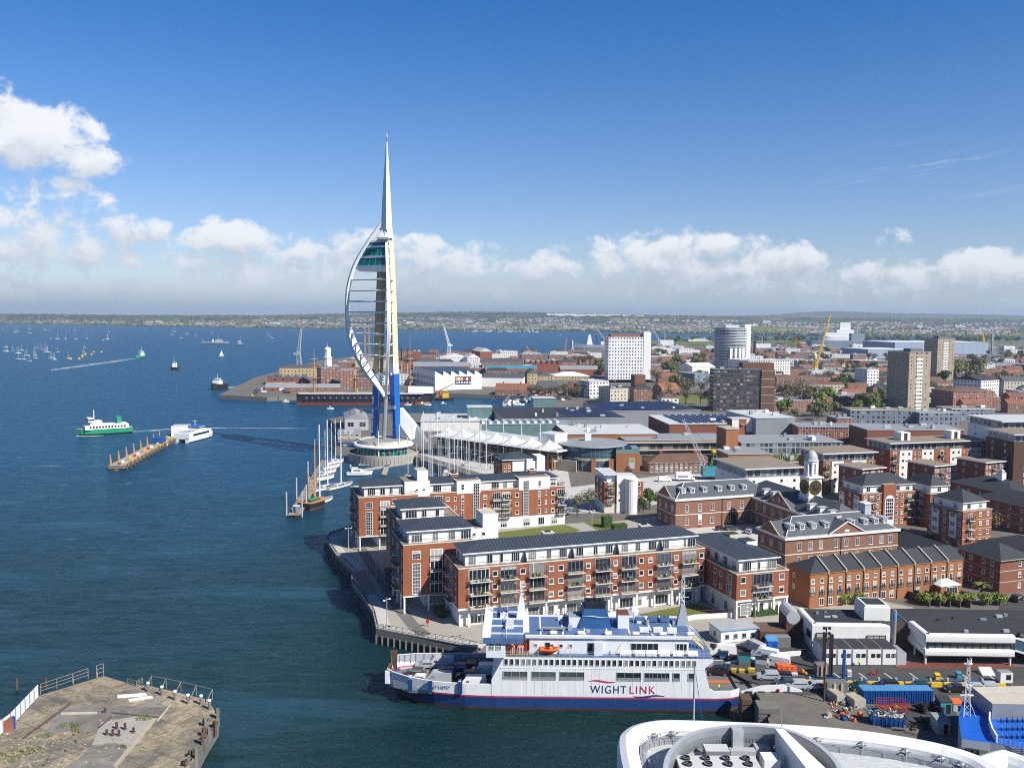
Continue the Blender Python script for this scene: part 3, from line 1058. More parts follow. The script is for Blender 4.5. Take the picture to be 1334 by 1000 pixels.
def stilt_block(o,W_,D_,z1,label,loggia,win_px,top_win,roof_ins=None,pent=None,side_b=True):
	b=Bld('apartment_block',label,'apartment block',o)
	mb=MB()
	mb.box(0,0,7.8,W_,D_,z1,'red_brick','gravel_roof')
	b.part('wall',mb)
	mb=MB()
	mb.box(-.06,-.06,7.5,W_+.02,D_,7.85,'white_render')
	b.part('floor_band',mb)
	mb=MB()
	coping(mb,0,0,W_,D_,z1+.15,up=.05)
	b.part('coping',mb)
	mb=MB()
	mb.box(6.2,4.5,3.5,W_-.2,D_-.5,7.5,'white_render')
	b.part('ground_floor',mb)
	for(x,y)in((.3,.3),(.3,4.6),(.3,9.0),(.3,D_-.5),(6.3,.3),(W_*.62,.3),(W_-.4,.3)):
		c=MB()
		c.cyl(x,y,3.5,7.5,.26,.26,10,'white_render')
		b.part('column',c,smooth=False)
	F=b.fr('F',0,0,W_,D_)
	Lf=b.fr('L',0,0,W_,D_)
	s=b.px(F,*win_px)[0]
	b.win(F,s,8.1,2.1,z1-12.6,3,9,sill=False,fw=.14)
	b.win(F,s,z1-3.6,2.1,2.1,3,3,sill=False)
	for px in top_win:
		b.win(F,b.px(F,*px)[0],z1-2.3,1.3,1.3)
	if loggia:
		s0,s1=b.px(F,loggia[0],loggia[2])[0],b.px(F,loggia[1],loggia[2])[0]
		for i,z in enumerate([7.9,10.8,13.6,z1-4.0]):
			b.win(F,(s0+s1)/2,z,s1-s0,2.65,3,1,name='glazed_door',sill=False,fw=.2,glass='dark' if i<3 else 'curtain')
			b.balcony(F,(s0+s1)/2,z-.05,s1-s0,.9 if i<3 else .25)
	b.win(b.fr('F',6.2,4.5,W_,D_),3.0,4.0,3.6,3.0,5,4,sill=False)
	for z in(8.3,11.2,14.1,17.0):
		if z>z1-2.2:continue
		b.win(Lf,D_-1.6,z+.3,.9,1.5)
		b.win(Lf,1.8,z+.3,.9,1.5)
		if side_b:
			b.win(Lf,D_*.55,z-.1,3.4,2.4,4,1,name='glazed_door',sill=False)
			b.balcony(Lf,D_*.55,z-.15,4.4,1.3)
	penthouse(b,*pent)
	b.railing(F,.2,W_-.2,z1+.15,out=-.2,step=.7)
	b.railing(Lf,.2,D_-.2,z1+.15,out=-.2,step=.5)
	return b
def corner_flats():
	b=stilt_block(grid(39.8,205.7),17.4,15.2,20.2,'red brick flats on white stilts beside the left end of the longest block',(560,577,740),(542.5,760),(),pent=(1.7,1.6,17.0,12.5,20.2,2.8,1.6,[(2.0,2.6,4),(6.5,1.5,2),(10.6,1.8,3),(14.2,2.6,4)]))
	mb=MB()
	mb.box(14.6,2.2,3.5,24.4,12.0,22.6,'white_render','gravel_roof')
	mb.box(20.4,2.3,22.6,24.3,8.8,26.0,'white_render','pale_stone')
	mb.box(16.2,4.2,22.6,19.6,7.2,22.9,'dark')
	b.part('stair_core',mb)
	f=b.fr('F',14.6,2.2,24,12)
	for px in(617.5,630):
		b.win(f,b.px(f,px,695)[0],20.6,1.0,1.0)
	b.done()
	o=grid(43.4,221.4)
	b=Bld('apartment_block','red brick flats with a small hipped penthouse roof between the two stilted blocks','apartment block',o)
	mb=MB()
	mb.box(0,0,7.8,17,28,20.2,'red_brick','gravel_roof')
	b.part('wall',mb)
	mb=MB()
	coping(mb,0,0,17,28,20.35,up=.05)
	b.part('coping',mb)
	mb=MB()
	mb.box(3,.5,3.5,16.5,27,7.8,'white_render')
	b.part('ground_floor',mb)
	penthouse(b,1.5,11.5,13.0,22,20.2,2.6,1.6,[(2.4,3.2,4),(6.0,1.4,2),(9.6,1.2,1)])
	b.railing(b.fr('F',0,9.5,17,28),.3,16.5,20.3,out=-.2,step=.6)
	b.railing(b.fr('L',0,0,17,28),.2,27,20.3,out=-.2,step=.6)
	Lf=b.fr('L',0,0,17,28)
	for z in(8.3,11.2,14.1,17.0):
		for s in(4,12,20):
			b.win(Lf,s,z,2.4,2.1,3,1)
	b.done()
def back_flats():
	b=stilt_block(grid(38,266.4),18.3,18.6,19.7,'red brick flats on stilts on the shore nearest the marina entrance',(495,508,670),(481,690),((513.5,651),(532,650)),pent=(2.0,2.0,17.5,13,19.7,2.7,1.4,[(2.2,2.4,4),(5.6,1.6,2),(8.3,1.0,2),(11.2,1.1,2),(14.4,2.8,3)]))
	b.done()
	o=grid(52.5,267.2)
	b=Bld('apartment_block','long rear row of red brick flats with white stair towers beside the lawn','apartment block',o)
	W_,D_=52.8,14
	F=b.fr('F',0,0,W_,D_)
	mb=MB()
	mb.box(0,0,10.6,W_,D_,19.6,'red_brick','gravel_roof')
	b.part('wall',mb)
	mb=MB()
	coping(mb,0,0,W_,D_,19.75,up=.05)
	b.part('coping',mb)
	mb=MB()
	mb.box(0,.03,3.5,W_,D_-.2,10.6,'white_render')
	b.part('ground_floor',mb)
	mb=MB()
	mb.box(-.3,-.12,18.9,7.6,9,23.8,'white_render','gravel_roof')
	mb.box(3.8,.4,23.8,7.2,6,26.9,'white_render','pale_stone')
	b.part('stair_core',mb)
	f=F
	for px in(543,552):
		b.win(f,b.px(f,px,630)[0],20.6,.8,.8,out=.12)
		b.win(f,b.px(f,px-1,641)[0],17.2,.9,.9,out=.0)
	rx=[(b.px(F,a,620)[0],b.px(F,c,620)[0])for a,c in((595,626),(676,716))]
	for(s0,s1)in rx:
		mb=MB()
		mb.box(s0,-.15,19.0,s1,8,23.0,'white_render','gravel_roof')
		coping(mb,s0,-.15,s1,8,23.15)
		b.part('stair_tower',mb)
	for px in(620.5,685):
		s=b.px(F,px,650)[0]
		b.win(F,s,10.9,2.0,11.2,3,12,sill=False,out=.16)
	for px,zz in((602.5,(11.1,13.9,16.6,20.2)),(702.5,(11.1,13.9,16.6,20.0))):
		for z in zz:
			b.win(F,b.px(F,px,650)[0],z,1.0,1.9,1,2,out=.16 if z>19 else 0)
	for px in(583,632,673.5,720.5):
		for z in(11.3,14.1,16.9):
			b.win(F,b.px(F,px,650)[0],z,1.2,1.3)
	for px in(593,711):
		for z in(11.3,14.1,16.9):
			b.win(F,b.px(F,px,650)[0],z,.7,1.3)
	for px in(571.5,647,659.5,731):
		s=b.px(F,px,650)[0]
		for z in(10.9,13.7,16.5):
			b.win(F,s,z,2.7,2.3,4,1,name='glazed_door',sill=False)
			b.balcony(F,s,z-.05,3.0,1.2)
	for px in(574,600,644,656,686,705,722):
		b.win(F,b.px(F,px,690)[0],7.4,2.2,2.5,3,1,sill=False)
	mb=MB()
	mb.box(7.6,1.8,19.6,W_-2.2,12,22.1,'white_render')
	b.part('penthouse',mb)
	mb=MB()
	mb.hip(7.0,1.8,W_-2.2,12,22.1,1.2,'slate_seam',0.3,5,over=.7,th=.3,seam=.85)
	b.part('roof',mb)
	fp=b.fr('F',7.6,1.8,W_,12)
	for(a,c,n)in((564,575,4),(640,650,3),(655,661,3),(717,724,2),(728,736,3)):
		s0,s1=b.px(fp,a,632)[0],b.px(fp,c,632)[0]
		b.win(fp,(s0+s1)/2,19.7,s1-s0,2.1,n,1,sill=False)
	b.railing(F,8,W_-.3,19.8,out=-.2,step=.6)
	for px in(598,702):
		roof_chimney(b,b.px(F,px,630)[0],6.8,23.0,2.6,2,1.2,'old_brick')
	b.done()
long_flats()
wing_flats()
corner_flats()
back_flats()
def round_core_flats():
	"""small block by the lawn with the white drum stair tower"""
	p=gp(771,663,3.5)
	o=gp(787,668,3.5)
	b=Bld('apartment_block','small brick flats with a white cylindrical stair tower on its front','apartment block',o,R(8))
	F=b.fr('F',0,0,17,14)
	W_=b.px(F,838,640)[0]
	zt=b.px(F,787,628)[1]
	mb=MB()
	mb.box(0,0,6.8,W_,15,zt,'red_brick','pale_roof')
	b.part('wall',mb)
	mb=MB()
	mb.box(.03,.03,3.5,W_-.1,14.9,6.8,'cream_render')
	b.part('ground_floor',mb)
	s0,s1=b.px(F,803,640)[0],b.px(F,827,640)[0]
	mb=MB()
	mb.box(s0,-.6,3.5,s1,6,zt+2.4,'white_render','pale_roof')
	mb.cyl((s0+s1)/2+1.7,-1.4,3.5,zt+1.2,2.3,2.3,20,'white_render')
	mb.cyl((s0+s1)/2+1.7,-1.4,zt+1.2,zt+1.5,2.5,2.5,20,'white_paint')
	b.part('stair_core',mb)
	mb=MB()
	mb.box(1.2,1.2,zt,s0-.2,13,zt+2.6,'white_render')
	mb.box(-.4,-.2,zt+2.6,s0+1,14.5,zt+2.85,'white_paint','pale_roof')
	b.part('penthouse',mb)
	for z in(7.3,10.1,12.9):
		if z>zt-1.5:continue
		b.win(F,2.2,z,2.0,2.0,3,1,name='glazed_door',sill=False)
		b.balcony(F,2.2,z-.05,2.6,1.1)
		b.win(F,W_-1.6,z+.3,1.0,1.2)
		b.win(F,s0+1.0,z+.3,.9,1.2,out=.6)
		b.win(b.fr('L',0,0,W_,15),4,z,1.4,1.5)
		b.win(b.fr('L',0,0,W_,15),10,z,1.4,1.5)
	b.done()
	o=gp(650,628,6)
	b=Bld('apartment_block','low flats with dark roof and three white fin walls beside the marina promenade','apartment block',at(654,615,372),A18)
	mb=MB()
	mb.box(0,0,3.5,19,12,12.5,'red_brick','gravel_roof')
	b.part('wall',mb)
	mb=MB()
	mb.box(4.5,-.5,9,18.6,9,13.2,'white_render','slate_seam')
	mb.box(10.5,-1.6,3.5,13.2,7,14.0,'white_render')
	mb.box(15.2,-1.4,3.5,18.8,6,15.2,'white_render')
	b.part('stair_core',mb)
	mb=MB()
	mb.hip(.8,1,14.5,11,13.6,2.6,'slate_seam',over=.6,th=.3,seam=.9)
	b.part('roof',mb)
	for s in(1.4,3.2):
		for z in(5,8,10.4):
			b.win(b.fr('F',0,0,19,12),s,z,1.0,1.3)
			b.win(b.fr('L',0,0,19,12),s*2.5,z,1.0,1.3)
	b.done()
round_core_flats()
# ------------------------------------------------------------------ vehicles and people (used on the ferry, the yard and the streets)
def loft(mb,secs,m,cap=True):
	"""closed rings of equal length joined one to the next"""
	n=len(secs[0])
	i=len(mb.v)
	for s in secs:
		mb.v+=[tuple(p)for p in s]
	for j in range(len(secs)-1):
		for a in range(n):
			b=(a+1)%n
			mb.f.append((i+j*n+a,i+j*n+b,i+(j+1)*n+b,i+(j+1)*n+a))
			mb.k.append(m)
	if cap:
		mb.f.append(tuple(i+a for a in reversed(range(n))))
		mb.k.append(m)
		e=i+(len(secs)-1)*n
		mb.f.append(tuple(e+a for a in range(n)))
		mb.k.append(m)
PAINT={'silver':(0.42,0.44,0.46),'black':(0.014,0.014,0.016),'white':(0.78,0.78,0.78),'dark grey':(0.06,0.065,0.072),'blue':(0.02,0.07,0.24),'red':(0.38,0.018,0.018),'pale grey':(0.5,0.51,0.52),'dark green':(0.01,0.05,0.035),'dark blue':(0.012,0.03,0.09)}
for k,c in PAINT.items():
	mat('car_'+k.replace(' ','_'),c,0.25,0.05,0.5,spec=0.6)
WHEEL=None
def wheel_mesh():
	global WHEEL
	if WHEEL is None:
		mb=MB()
		n=14
		for(y0,y1,r,m)in((-.11,.11,.33,'rubber'),(-.125,.125,.2,'grey_metal')):
			i=len(mb.v)
			for y in(y0,y1):
				mb.v+=[(r*math.cos(6.2832*a/n),y,r*math.sin(6.2832*a/n))for a in range(n)]
			for a in range(n):
				b=(a+1)%n
				mb.f.append((i+a,i+b,i+n+b,i+n+a));mb.k.append(m)
			mb.f.append(tuple(i+n+a for a in reversed(range(n))));mb.k.append(m)
			mb.f.append(tuple(i+a for a in range(n)));mb.k.append(m)
		WHEEL=mb.mesh('wheel')
	return WHEEL
def make_car(kind,paint):
	"""kinds: hatchback, estate, van, pickup"""
	m='car_'+paint.replace(' ','_')
	o=thing({'van':'delivery_van'}.get(kind,'parked_car'),'car','van' if kind=='van' else 'car')
	mb=MB()
	if kind=='van':
		L,Wd,H=5.6,2.0,2.45
		low=[(-2.8,.45),(-2.78,2.1),(-2.65,2.42),(.95,2.45),(1.25,2.35),(2.05,1.42),(2.7,1.2),(2.8,.8),(2.78,.4)]
		glass=[(1.22,1.42),(1.22,2.12),(1.36,2.18),(1.97,1.45)]
		side=[(.55,1.42),(.55,2.1),(1.15,2.1),(1.15,1.42)]
	elif kind=='estate':
		L,Wd,H=4.6,1.85,1.65
		low=[(-2.3,.4),(-2.3,.95),(-2.15,1.05),(-1.95,1.62),(-1.6,1.7),(.2,1.68),(.55,1.6),(1.25,1.06),(2.1,.88),(2.28,.65),(2.28,.35)]
		glass=[(.62,1.12),(.35,1.6),(.52,1.6),(1.2,1.1)]
		side=[(-1.95,1.08),(-1.75,1.55),(.3,1.55),(.85,1.08)]
	else:
		L,Wd,H=4.1,1.75,1.47
		low=[(-2.05,.4),(-2.05,.9),(-1.9,1.0),(-1.55,1.42),(-1.1,1.5),(.1,1.48),(.45,1.4),(1.15,.98),(1.9,.82),(2.05,.6),(2.05,.35)]
		glass=[(.5,1.02),(.25,1.4),(.42,1.4),(1.1,1.0)]
		side=[(-1.6,1.0),(-1.35,1.38),(.25,1.38),(.8,1.0)]
	w=Wd/2
	belt=1.0 if kind!='van' else 1.35
	roofin=0.14
	ring=[]
	for s in(-1,1):
		ring.append([(x,s*(w-(roofin*min(1,max(0,(z-belt)/.5)))),z)for x,z in low])
	i=len(mb.v)
	n=len(low)
	mb.v+=ring[0]+ring[1]
	for a in range(n):
		b=(a+1)%n
		mb.f.append((i+a,i+n+a,i+n+b,i+b));mb.k.append(m if a!=n-1 else 'dark')
	mb.f.append(tuple(i+a for a in range(n)));mb.k.append(m)
	mb.f.append(tuple(i+n+a for a in reversed(range(n))));mb.k.append(m)
	mb.build('body',o)
	for s in(-1,1):
		g_=MB()
		P=[(x,s*(w-roofin*min(1,max(0,(z-belt)/.5))+.012),z)for x,z in side]
		g_.face(P if s<0 else P[::-1],'glass')
		g_.build('side_window',o)
	g_=MB()
	fr=[p for p in low if p[1]>belt]
	def on(a,b,t):
		return(a[0]+(b[0]-a[0])*t,a[1]+(b[1]-a[1])*t)
	k=max(range(n-1),key=lambda j:(low[j][1]-low[j+1][1])if low[j][0]>0 and low[j+1][1]>.8 else-9)
	a,b=on(low[k],low[k+1],.1),on(low[k],low[k+1],.95)
	nx,nz=(a[1]-b[1]),(b[0]-a[0])
	q=math.hypot(nx,nz)
	nx,nz=nx/q*.015,nz/q*.015
	g_.face([(b[0]+nx,-w+.1,b[1]+nz),(b[0]+nx,w-.1,b[1]+nz),(a[0]+nx,w-.22,a[1]+nz),(a[0]+nx,-w+.22,a[1]+nz)],'glass')
	g_.build('windscreen',o)
	if kind!='van':
		k=next(j for j in range(n-1)if low[j+1][1]-low[j][1]>.3 and low[j][1]>=.9)
		a,b=on(low[k],low[k+1],.1),on(low[k],low[k+1],.92)
		r_=MB()
		r_.face([(a[0]-.02,w-.14,a[1]+.01),(a[0]-.02,-w+.14,a[1]+.01),(b[0]-.02,-w+.22,b[1]+.01),(b[0]-.02,w-.22,b[1]+.01)],'glass')
		r_.build('rear_window',o)
	for s in(-1,1):
		h_=MB()
		x=low[-2][0]
		h_.box(x-.12,s*(w-.3)-.17,.62,x+.02,s*(w-.3)+.17,.78,'pale_metal')
		h_.build('headlight',o)
		t_=MB()
		x=low[0][0]
		t_.box(x-.02,s*(w-.16)-.1,.7,x+.1,s*(w-.16)+.1,.95,'red')
		t_.build('tail_light',o)
		for x in(-L*.31,L*.31):
			link('wheel',wheel_mesh(),o,(x,s*(w-.08),.33))
	return o
CARS={}
def car(kind,paint,label,loc,rot,group=None):
	k=(kind,paint)
	if k not in CARS:
		CARS[k]=Pool(lambda:make_car(kind,paint))
	return CARS[k].put(label,group,loc,rot)
def person_mesh(top,legs,hair='dark',pose=0):
	"""one continuous skinned body, head up, arms slightly bent"""
	J={'p':(0,0,.95,.13),'c':(0,.01,1.25,.145),'n':(0,.0,1.47,.065),'h':(0,-.02,1.60,.095),'t':(0,-.01,1.74,.075),'sl':(-.19,0,1.41,.062),'el':(-.27,.02,1.14,.047),'wl':(-.26,-.10,.90,.036),'fl':(-.25,-.14,.81,.034),'sr':(.19,0,1.41,.062),'er':(.27,.03,1.14,.047),'wr':(.25,-.16,.95,.036),'fr':(.23,-.22,.89,.034),'hl':(-.10,0,.90,.095),'kl':(-.11,-.03-.1*pose,.50,.066),'al':(-.11,.02+.05*pose,.09,.045),'tl':(-.12,-.14,.045,.04),'hr':(.10,0,.90,.095),'kr':(.11,-.03,.50,.066),'ar':(.11,.03,.09,.045),'tr':(.12,-.13,.045,.04)}
	E=[('p','c'),('c','n'),('n','h'),('h','t'),('c','sl'),('sl','el'),('el','wl'),('wl','fl'),('c','sr'),('sr','er'),('er','wr'),('wr','fr'),('p','hl'),('hl','kl'),('kl','al'),('al','tl'),('p','hr'),('hr','kr'),('kr','ar'),('ar','tr')]
	ks=list(J)
	me=bpy.data.meshes.new('tmp')
	me.from_pydata([J[k][:3]for k in ks],[(ks.index(a),ks.index(b))for a,b in E],[])
	o=bpy.data.objects.new('tmp',me)
	COL.objects.link(o)
	md=o.modifiers.new('s','SKIN')
	o.modifiers.new('d','SUBSURF').levels=1
	for i,k in enumerate(ks):
		me.skin_vertices[0].data[i].radius=(J[k][3],J[k][3])
		me.skin_vertices[0].data[i].use_root=(k=='p')
	dg=bpy.context.evaluated_depsgraph_get()
	r=bpy.data.meshes.new_from_object(o.evaluated_get(dg))
	bpy.data.objects.remove(o)
	r.materials.clear()
	for k in(top,legs,'skin',hair,'black_metal'):
		r.materials.append(MATS[k])
	for p in r.polygons:
		c=p.center
		if c.z>1.5:
			p.material_index=3 if(c.z>1.68 or c.y>.03)else 2
		elif c.z>.93 and not(abs(c.x)>.2 and c.z<.95):
			p.material_index=0
		elif abs(c.x)>.19 and c.z>.7:
			p.material_index=2
		elif c.z<.11:
			p.material_index=4
		else:
			p.material_index=1
		p.use_smooth=True
	return r
PERS={}
def person(top,legs,label,loc,rot=0.0,group=None,pose=1):
	k=(top,legs,pose)
	if k not in PERS:
		PERS[k]=person_mesh(top,legs,pose=pose)
	o=link('person',PERS[k],None,loc,rot)
	tag(o,label,'person',group)
	return o
# ------------------------------------------------------------------ the car ferry in the berth
def ferry():
	X0,YC=7.5,172.0
	rot=R(-0.7)
	T=thing('car_ferry','large white and navy car ferry with a blue funnel berthed below the long flats','ferry',(X0,YC,0),rot)
	HB=8.0
	def fx(px,y=-HB):
		"""photo column on the near side -> distance along the ship"""
		return onface((X0,YC+y),rot,px,880)[0]
	def fz(px,py,y=-HB):
		return onface((X0,YC+y),rot,px,py)[1]
	st=[(-31.6,.4,3.3,6.0,3.55),(-30.2,1.6,4.6,5.8,3.45),(-27,3.9,6.1,5.5,3.25),(-22,6.2,7.3,5.15,3.0),(-16,7.6,7.9,5.0,2.85),(-10,8,8,5,2.75),(30.6,8,8,4.6,2.7),(31.4,8,8,4.1,2.7),(34.5,7.4,7.8,4.1,2.75),(36.4,6.2,7.0,4.3,2.8)]
	mb=MB()
	for s in(-1,1):
		rows=[]
		for(x,w,d,top,ln)in st:
			rake=1.6 if x<-29 else(0.6 if x<-24 else 0)
			rows.append([(x+rake,s*w*.9,-1.5),(x+rake*.8,s*w,.45),(x,s*(w+(d-w)*.75),ln-.28),(x,s*(w+(d-w)*.8),ln),(x,s*d,top)])
		for a,b in zip(rows,rows[1:]):
			for j,m in enumerate(('boot_red','hull_navy','line_red','ship_white')):
				q=[a[j],b[j],b[j+1],a[j+1]]
				mb.face(q if s<0 else q[::-1],m)
	a=[r for r in st]
	for(x,w,d,top,ln),rk in((st[0],1.6),(st[-1],0)):
		fl=[(-w*.9,-1.5,rk),(-w,.45,rk*.8),(-(w+(d-w)*.75),ln-.28,0),(-(w+(d-w)*.8),ln,0),(-d,3.2 if rk else 3.0,0)]
		for j,m in enumerate(('boot_red','hull_navy','line_red','ship_white')):
			p,q=fl[j],fl[j+1]
			Q=[(x+p[2],p[0],p[1]),(x+p[2],-p[0],p[1]),(x+q[2],-q[0],q[1]),(x+q[2],q[0],q[1])]
			mb.face(Q[::-1]if rk else Q,m)
	mb.build('hull',T)
	bw={}
	for s in(-1,1):
		for p,q in zip(st,st[1:]):
			if-10<=p[0]<30:
				continue
			mb=bw.setdefault((s,p[0]<0),MB())
			i1,i2=p[2]-.35,q[2]-.35
			Q=[(q[0],s*i2,2.6),(p[0],s*i1,2.6),(p[0],s*i1,p[3]),(q[0],s*i2,q[3])]
			mb.face(Q if s<0 else Q[::-1],'navy_grey')  # inner side coloured grey to stand for the shadow inside the bulwark
			Q=[(p[0],s*p[2],p[3]),(q[0],s*q[2],q[3]),(q[0],s*i2,q[3]),(p[0],s*i1,p[3])]
			mb.face(Q if s<0 else Q[::-1],'ship_white')
			if p[0]<-11:
				for k in range(3):
					t=k/3
					x,y,z=p[0]+(q[0]-p[0])*t,s*(i1+(i2-i1)*t),p[3]+(q[3]-p[3])*t
					mb.box(x-.06,y-.12 if s>0 else y,2.9,x+.06,y if s>0 else y+.12,z,'grey_metal')
	for mb in bw.values():
		mb.build('bulwark',T)
	mb=MB()
	mb.prism([(-31.3,-3.1),(-27,-5.9),(-16,-7.6),(-10,-7.7),(31,-7.8),(36.2,-6.8),(36.2,6.8),(31,7.8),(-10,7.7),(-16,7.6),(-27,5.9),(-31.3,3.1)],2.3,2.85,'deck_green')
	mb.build('car_deck',T)
	mb=MB()
	for k in(-5.2,-2.4,.4,3.2):
		mb.box(31.5,k,2.854,36.1,k+.14,2.862,'orange')
	mb.box(30.8,-.8,2.853,36.2,.1,2.861,'orange')
	for k in(-4.5,-1.5,1.5,4.5):
		mb.box(-29,k*.7,2.854,-12,k*.7+.12,2.862,'yellow')
	mb.build('deck_marking',T)
	mb=MB()
	mb.box(-32.1,-3.0,2.8,-31.7,3.0,4.6,'timber')
	for k in range(5):
		mb.box(-31.7,-2.9+k*1.4,3.2,-31.45,-2.7+k*1.4,4.4,'timber')
	mb.box(-31.9,-4.0,3.2,-30.9,-3.3,5.6,'ship_white')
	mb.box(-31.9,3.0,3.2,-30.6,4.2,6.8,'brown_brick')
	mb.build('bow_ramp',T)
	xa,xb=fx(641),fx(928)
	xt,xr=fx(657),fx(918)
	zt=10.45
	prof=[(xa,2.85),(xb+.1,2.85),(xb-1.4,8.6),(xb+.2,9.9),(xb+.2,zt),(xt,zt),(xa,6.0)]
	mb=MB()
	i=len(mb.v)
	n=len(prof)
	for y in(-HB-.045,HB+.045):
		mb.v+=[(x,y,z)for x,z in prof]
	mb.f.append(tuple(i+k for k in range(n)));mb.k.append('ship_white')
	mb.f.append(tuple(i+n+k for k in reversed(range(n))));mb.k.append('ship_white')
	for k in range(n):
		j=(k+1)%n
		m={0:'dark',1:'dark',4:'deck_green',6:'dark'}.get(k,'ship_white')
		mb.f.append((i+k,i+n+k,i+n+j,i+j));mb.k.append(m)
	for s in(-1,):
		z=fz(700,870)
		mb.box(xa+1.5,-HB-.09,z,xr,-HB+.1,z+.07,'ship_white')
		for k in range(26):
			x=xa+2+k*1.55
			mb.box(x,-HB-.07,3.3,x+.05,-HB+.1,z,'ship_white')
	mb.build('superstructure',T)
	z0,z1=fz(750,866.3),fz(750,858.2)
	k=657.5
	wm=win_mesh(.72,z1-z0,1,1,'ship_white','glass',.05,False)
	while k<904:
		link('window',wm,T,(fx(k+2.4),-HB-.05,z0),0)
		link('window',wm,T,(fx(k+2.4),HB+.05,z0),math.pi)
		k+=7.43
	z0,z1=fz(750,885.3),fz(750,874.3)
	for(a,b,c)in((656,688,3),(693,725,3),(729.6,762,3),(803.7,836,3),(840,873,3),(877,886.5,1),(897,905,1)):
		wd=fx(b)-fx(a)
		link('window',win_mesh(wd,z1-z0,c,1,'pale_metal','glass',.1,False),T,((fx(a)+fx(b))/2,-HB-.05,z0),0)
		mb=MB()
		mb.box(fx(a)+.15,-HB-.085,z0+.15,fx(b)-.15,-HB-.078,z0+.6,'grey_metal')
		mb.build('window_seat',T)
	zl,zu=fz(800,902.3),fz(800,892.2)
	size=(zu-zl)/.70
	M0=Matrix.Rotation(R(90),4,'X')
	def fit(o,width):
		w=max(v.co.x for v in o.data.vertices)-min(v.co.x for v in o.data.vertices)
		for v in o.data.vertices:
			v.co.x*=width/w
	w1=text_mesh('lettering','WIGHT',size,'hull_navy',T,Matrix.Translation((fx(770),-HB-.10,zl))@M0,1.22,-.012)
	fit(w1,fx(816.5)-fx(770))
	w2=text_mesh('lettering','LINK',size,'line_red',T,Matrix.Translation((fx(820.5),-HB-.10,zl))@M0,1.22,-.012)
	fit(w2,fx(853.5)-fx(820.5))
	text_mesh('name_lettering','ST FAITH',.7,'hull_navy',T,Matrix.Translation((fx(566),-(7.3+.1*(fx(566)+22))-.12,fz(575,898,-7.9)+.2))@Matrix.Rotation(R(-5.5),4,'Z')@M0,1.1)
	for(a,b,yy,m,s)in((767,804,887,'line_red',1),(825,868,905.8,'hull_navy',-1)):
		mb=MB()
		N=18
		up,lo=[],[]
		for q in range(N+1):
			t=q/N
			x=fx(a)+(fx(b)-fx(a))*t
			z=fz(800,yy)+.16*math.sin(t*6.28)*s
			th=.17*math.sin(math.pi*t)**.7+.005
			up.append((x,-HB-.10,z+th))
			lo.append((x,-HB-.10,z-th))
		for q in range(N):
			mb.face([lo[q],lo[q+1],up[q+1],up[q]],m)
		mb.build('emblem',T)
	mb=MB()
	for a in(531,557.5,597.5):
		x=fx(a)
		yy=-7.0 if a<535 else(-7.55 if a<560 else-8.0)
		mb=MB()
		mb.box(x,yy-.16,3.1,x+.8,yy+.3,5.3,'hull_navy')
		mb.build('mooring_recess',T)
	mb=MB()
	mb.box(fx(658),-HB+.05,zt,fx(725),HB-.05,zt+.02,'deck_green')
	mb.box(fx(725),-HB+.05,zt,fx(928)-.1,HB-.05,zt+.025,'deck_blue')
	mb.build('passenger_deck',T)
	xd0,xd1=fx(690,-6.4),fx(897,-6.4)
	mb=MB()
	mb.box(xd0,-6.2,zt,xd1,4.5,13.6,'ship_white')
	mb.box(xd0-.8,-6.6,13.6,xd1+.6,5.4,13.95,'ship_white','deck_blue')
	mb.box(xd0-.8,-6.62,13.95,xd1+.6,-5.9,14.05,'ship_white')
	mb.box(xd0-.8,4.6,13.95,xd1+.6,5.42,14.05,'ship_white')
	for k in range(7):
		mb.box(xd0+2+k*4.3,-5.9,13.95,xd0+2.3+k*4.3,4.6,14.0,'ship_white')
	mb.build('deckhouse',T)
	dz=zt+.1
	for a in(711.5,767):
		link('door',win_mesh(.95,2.1,1,1,'grey_metal','dark',.06,False),T,(fx(a+2,-6.2),-6.2,dz),0)
	for a in(698,719,731,743):
		link('window',win_mesh(.75,.75,1,1,'ship_white','glass',.07,False),T,(fx(a,-6.2),-6.2,dz+1.1),0)
	for(a,b,c)in((821,858,5),(880,895,3)):
		link('window',win_mesh(fx(b)-fx(a),1.5,c,1,'ship_white','glass',.12,False),T,(fx((a+b)/2,-6.2),-6.2,dz+.7),0)
	bx0,bx1=fx(634),fx(657.5)
	mb=MB()
	mb.box(bx0,-HB-.6,zt+.0,bx1+.2,HB+.6,14.0,'ship_white')
	mb.box(bx0-.7,-HB-.9,14.0,fx(682),HB+.9,14.25,'ship_white','deck_blue')
	mb.box(bx0-.75,-HB-.95,13.55,bx0-.5,HB+.95,15.0,'ship_white')
	mb.box(bx0-.5,-HB-.9,14.25,bx0+.8,HB+.9,14.4,'ship_white')
	for k in range(4):
		mb.box(bx0+.8,-6.4+k*4.1,14.25,fx(682),-6.15+k*4.1,14.5,'ship_white')
	mb.box(bx1,-4.5,zt,fx(690),4.5,14.0,'ship_white')
	mb.prism([(bx0-.7,-HB-.95),(fx(682),-HB-.95),(fx(682),-HB-.75),(bx0-.7,-HB-.75)],13.3,14.4,'deck_blue')
	mb.build('wheelhouse',T)
	for a in(640.5,650):
		link('window',win_mesh(1.05,1.35,2,2,'ship_white','glass',.07,False),T,(fx(a,-8.6),-HB-.6,12.0),0)
	link('window',win_mesh(14.5,1.4,9,1,'ship_white','glass',.1,False),T,(bx0,0,12.0),R(-90))
	for(a,yy)in((655,3.5),(663,-2.0)):
		mb=MB()
		mb.box(fx(a)-.7,yy-1.6,14.25,fx(a)+.9,yy+1.8,15.0,'ship_white','pale_roof')
		mb.build('deck_locker',T)
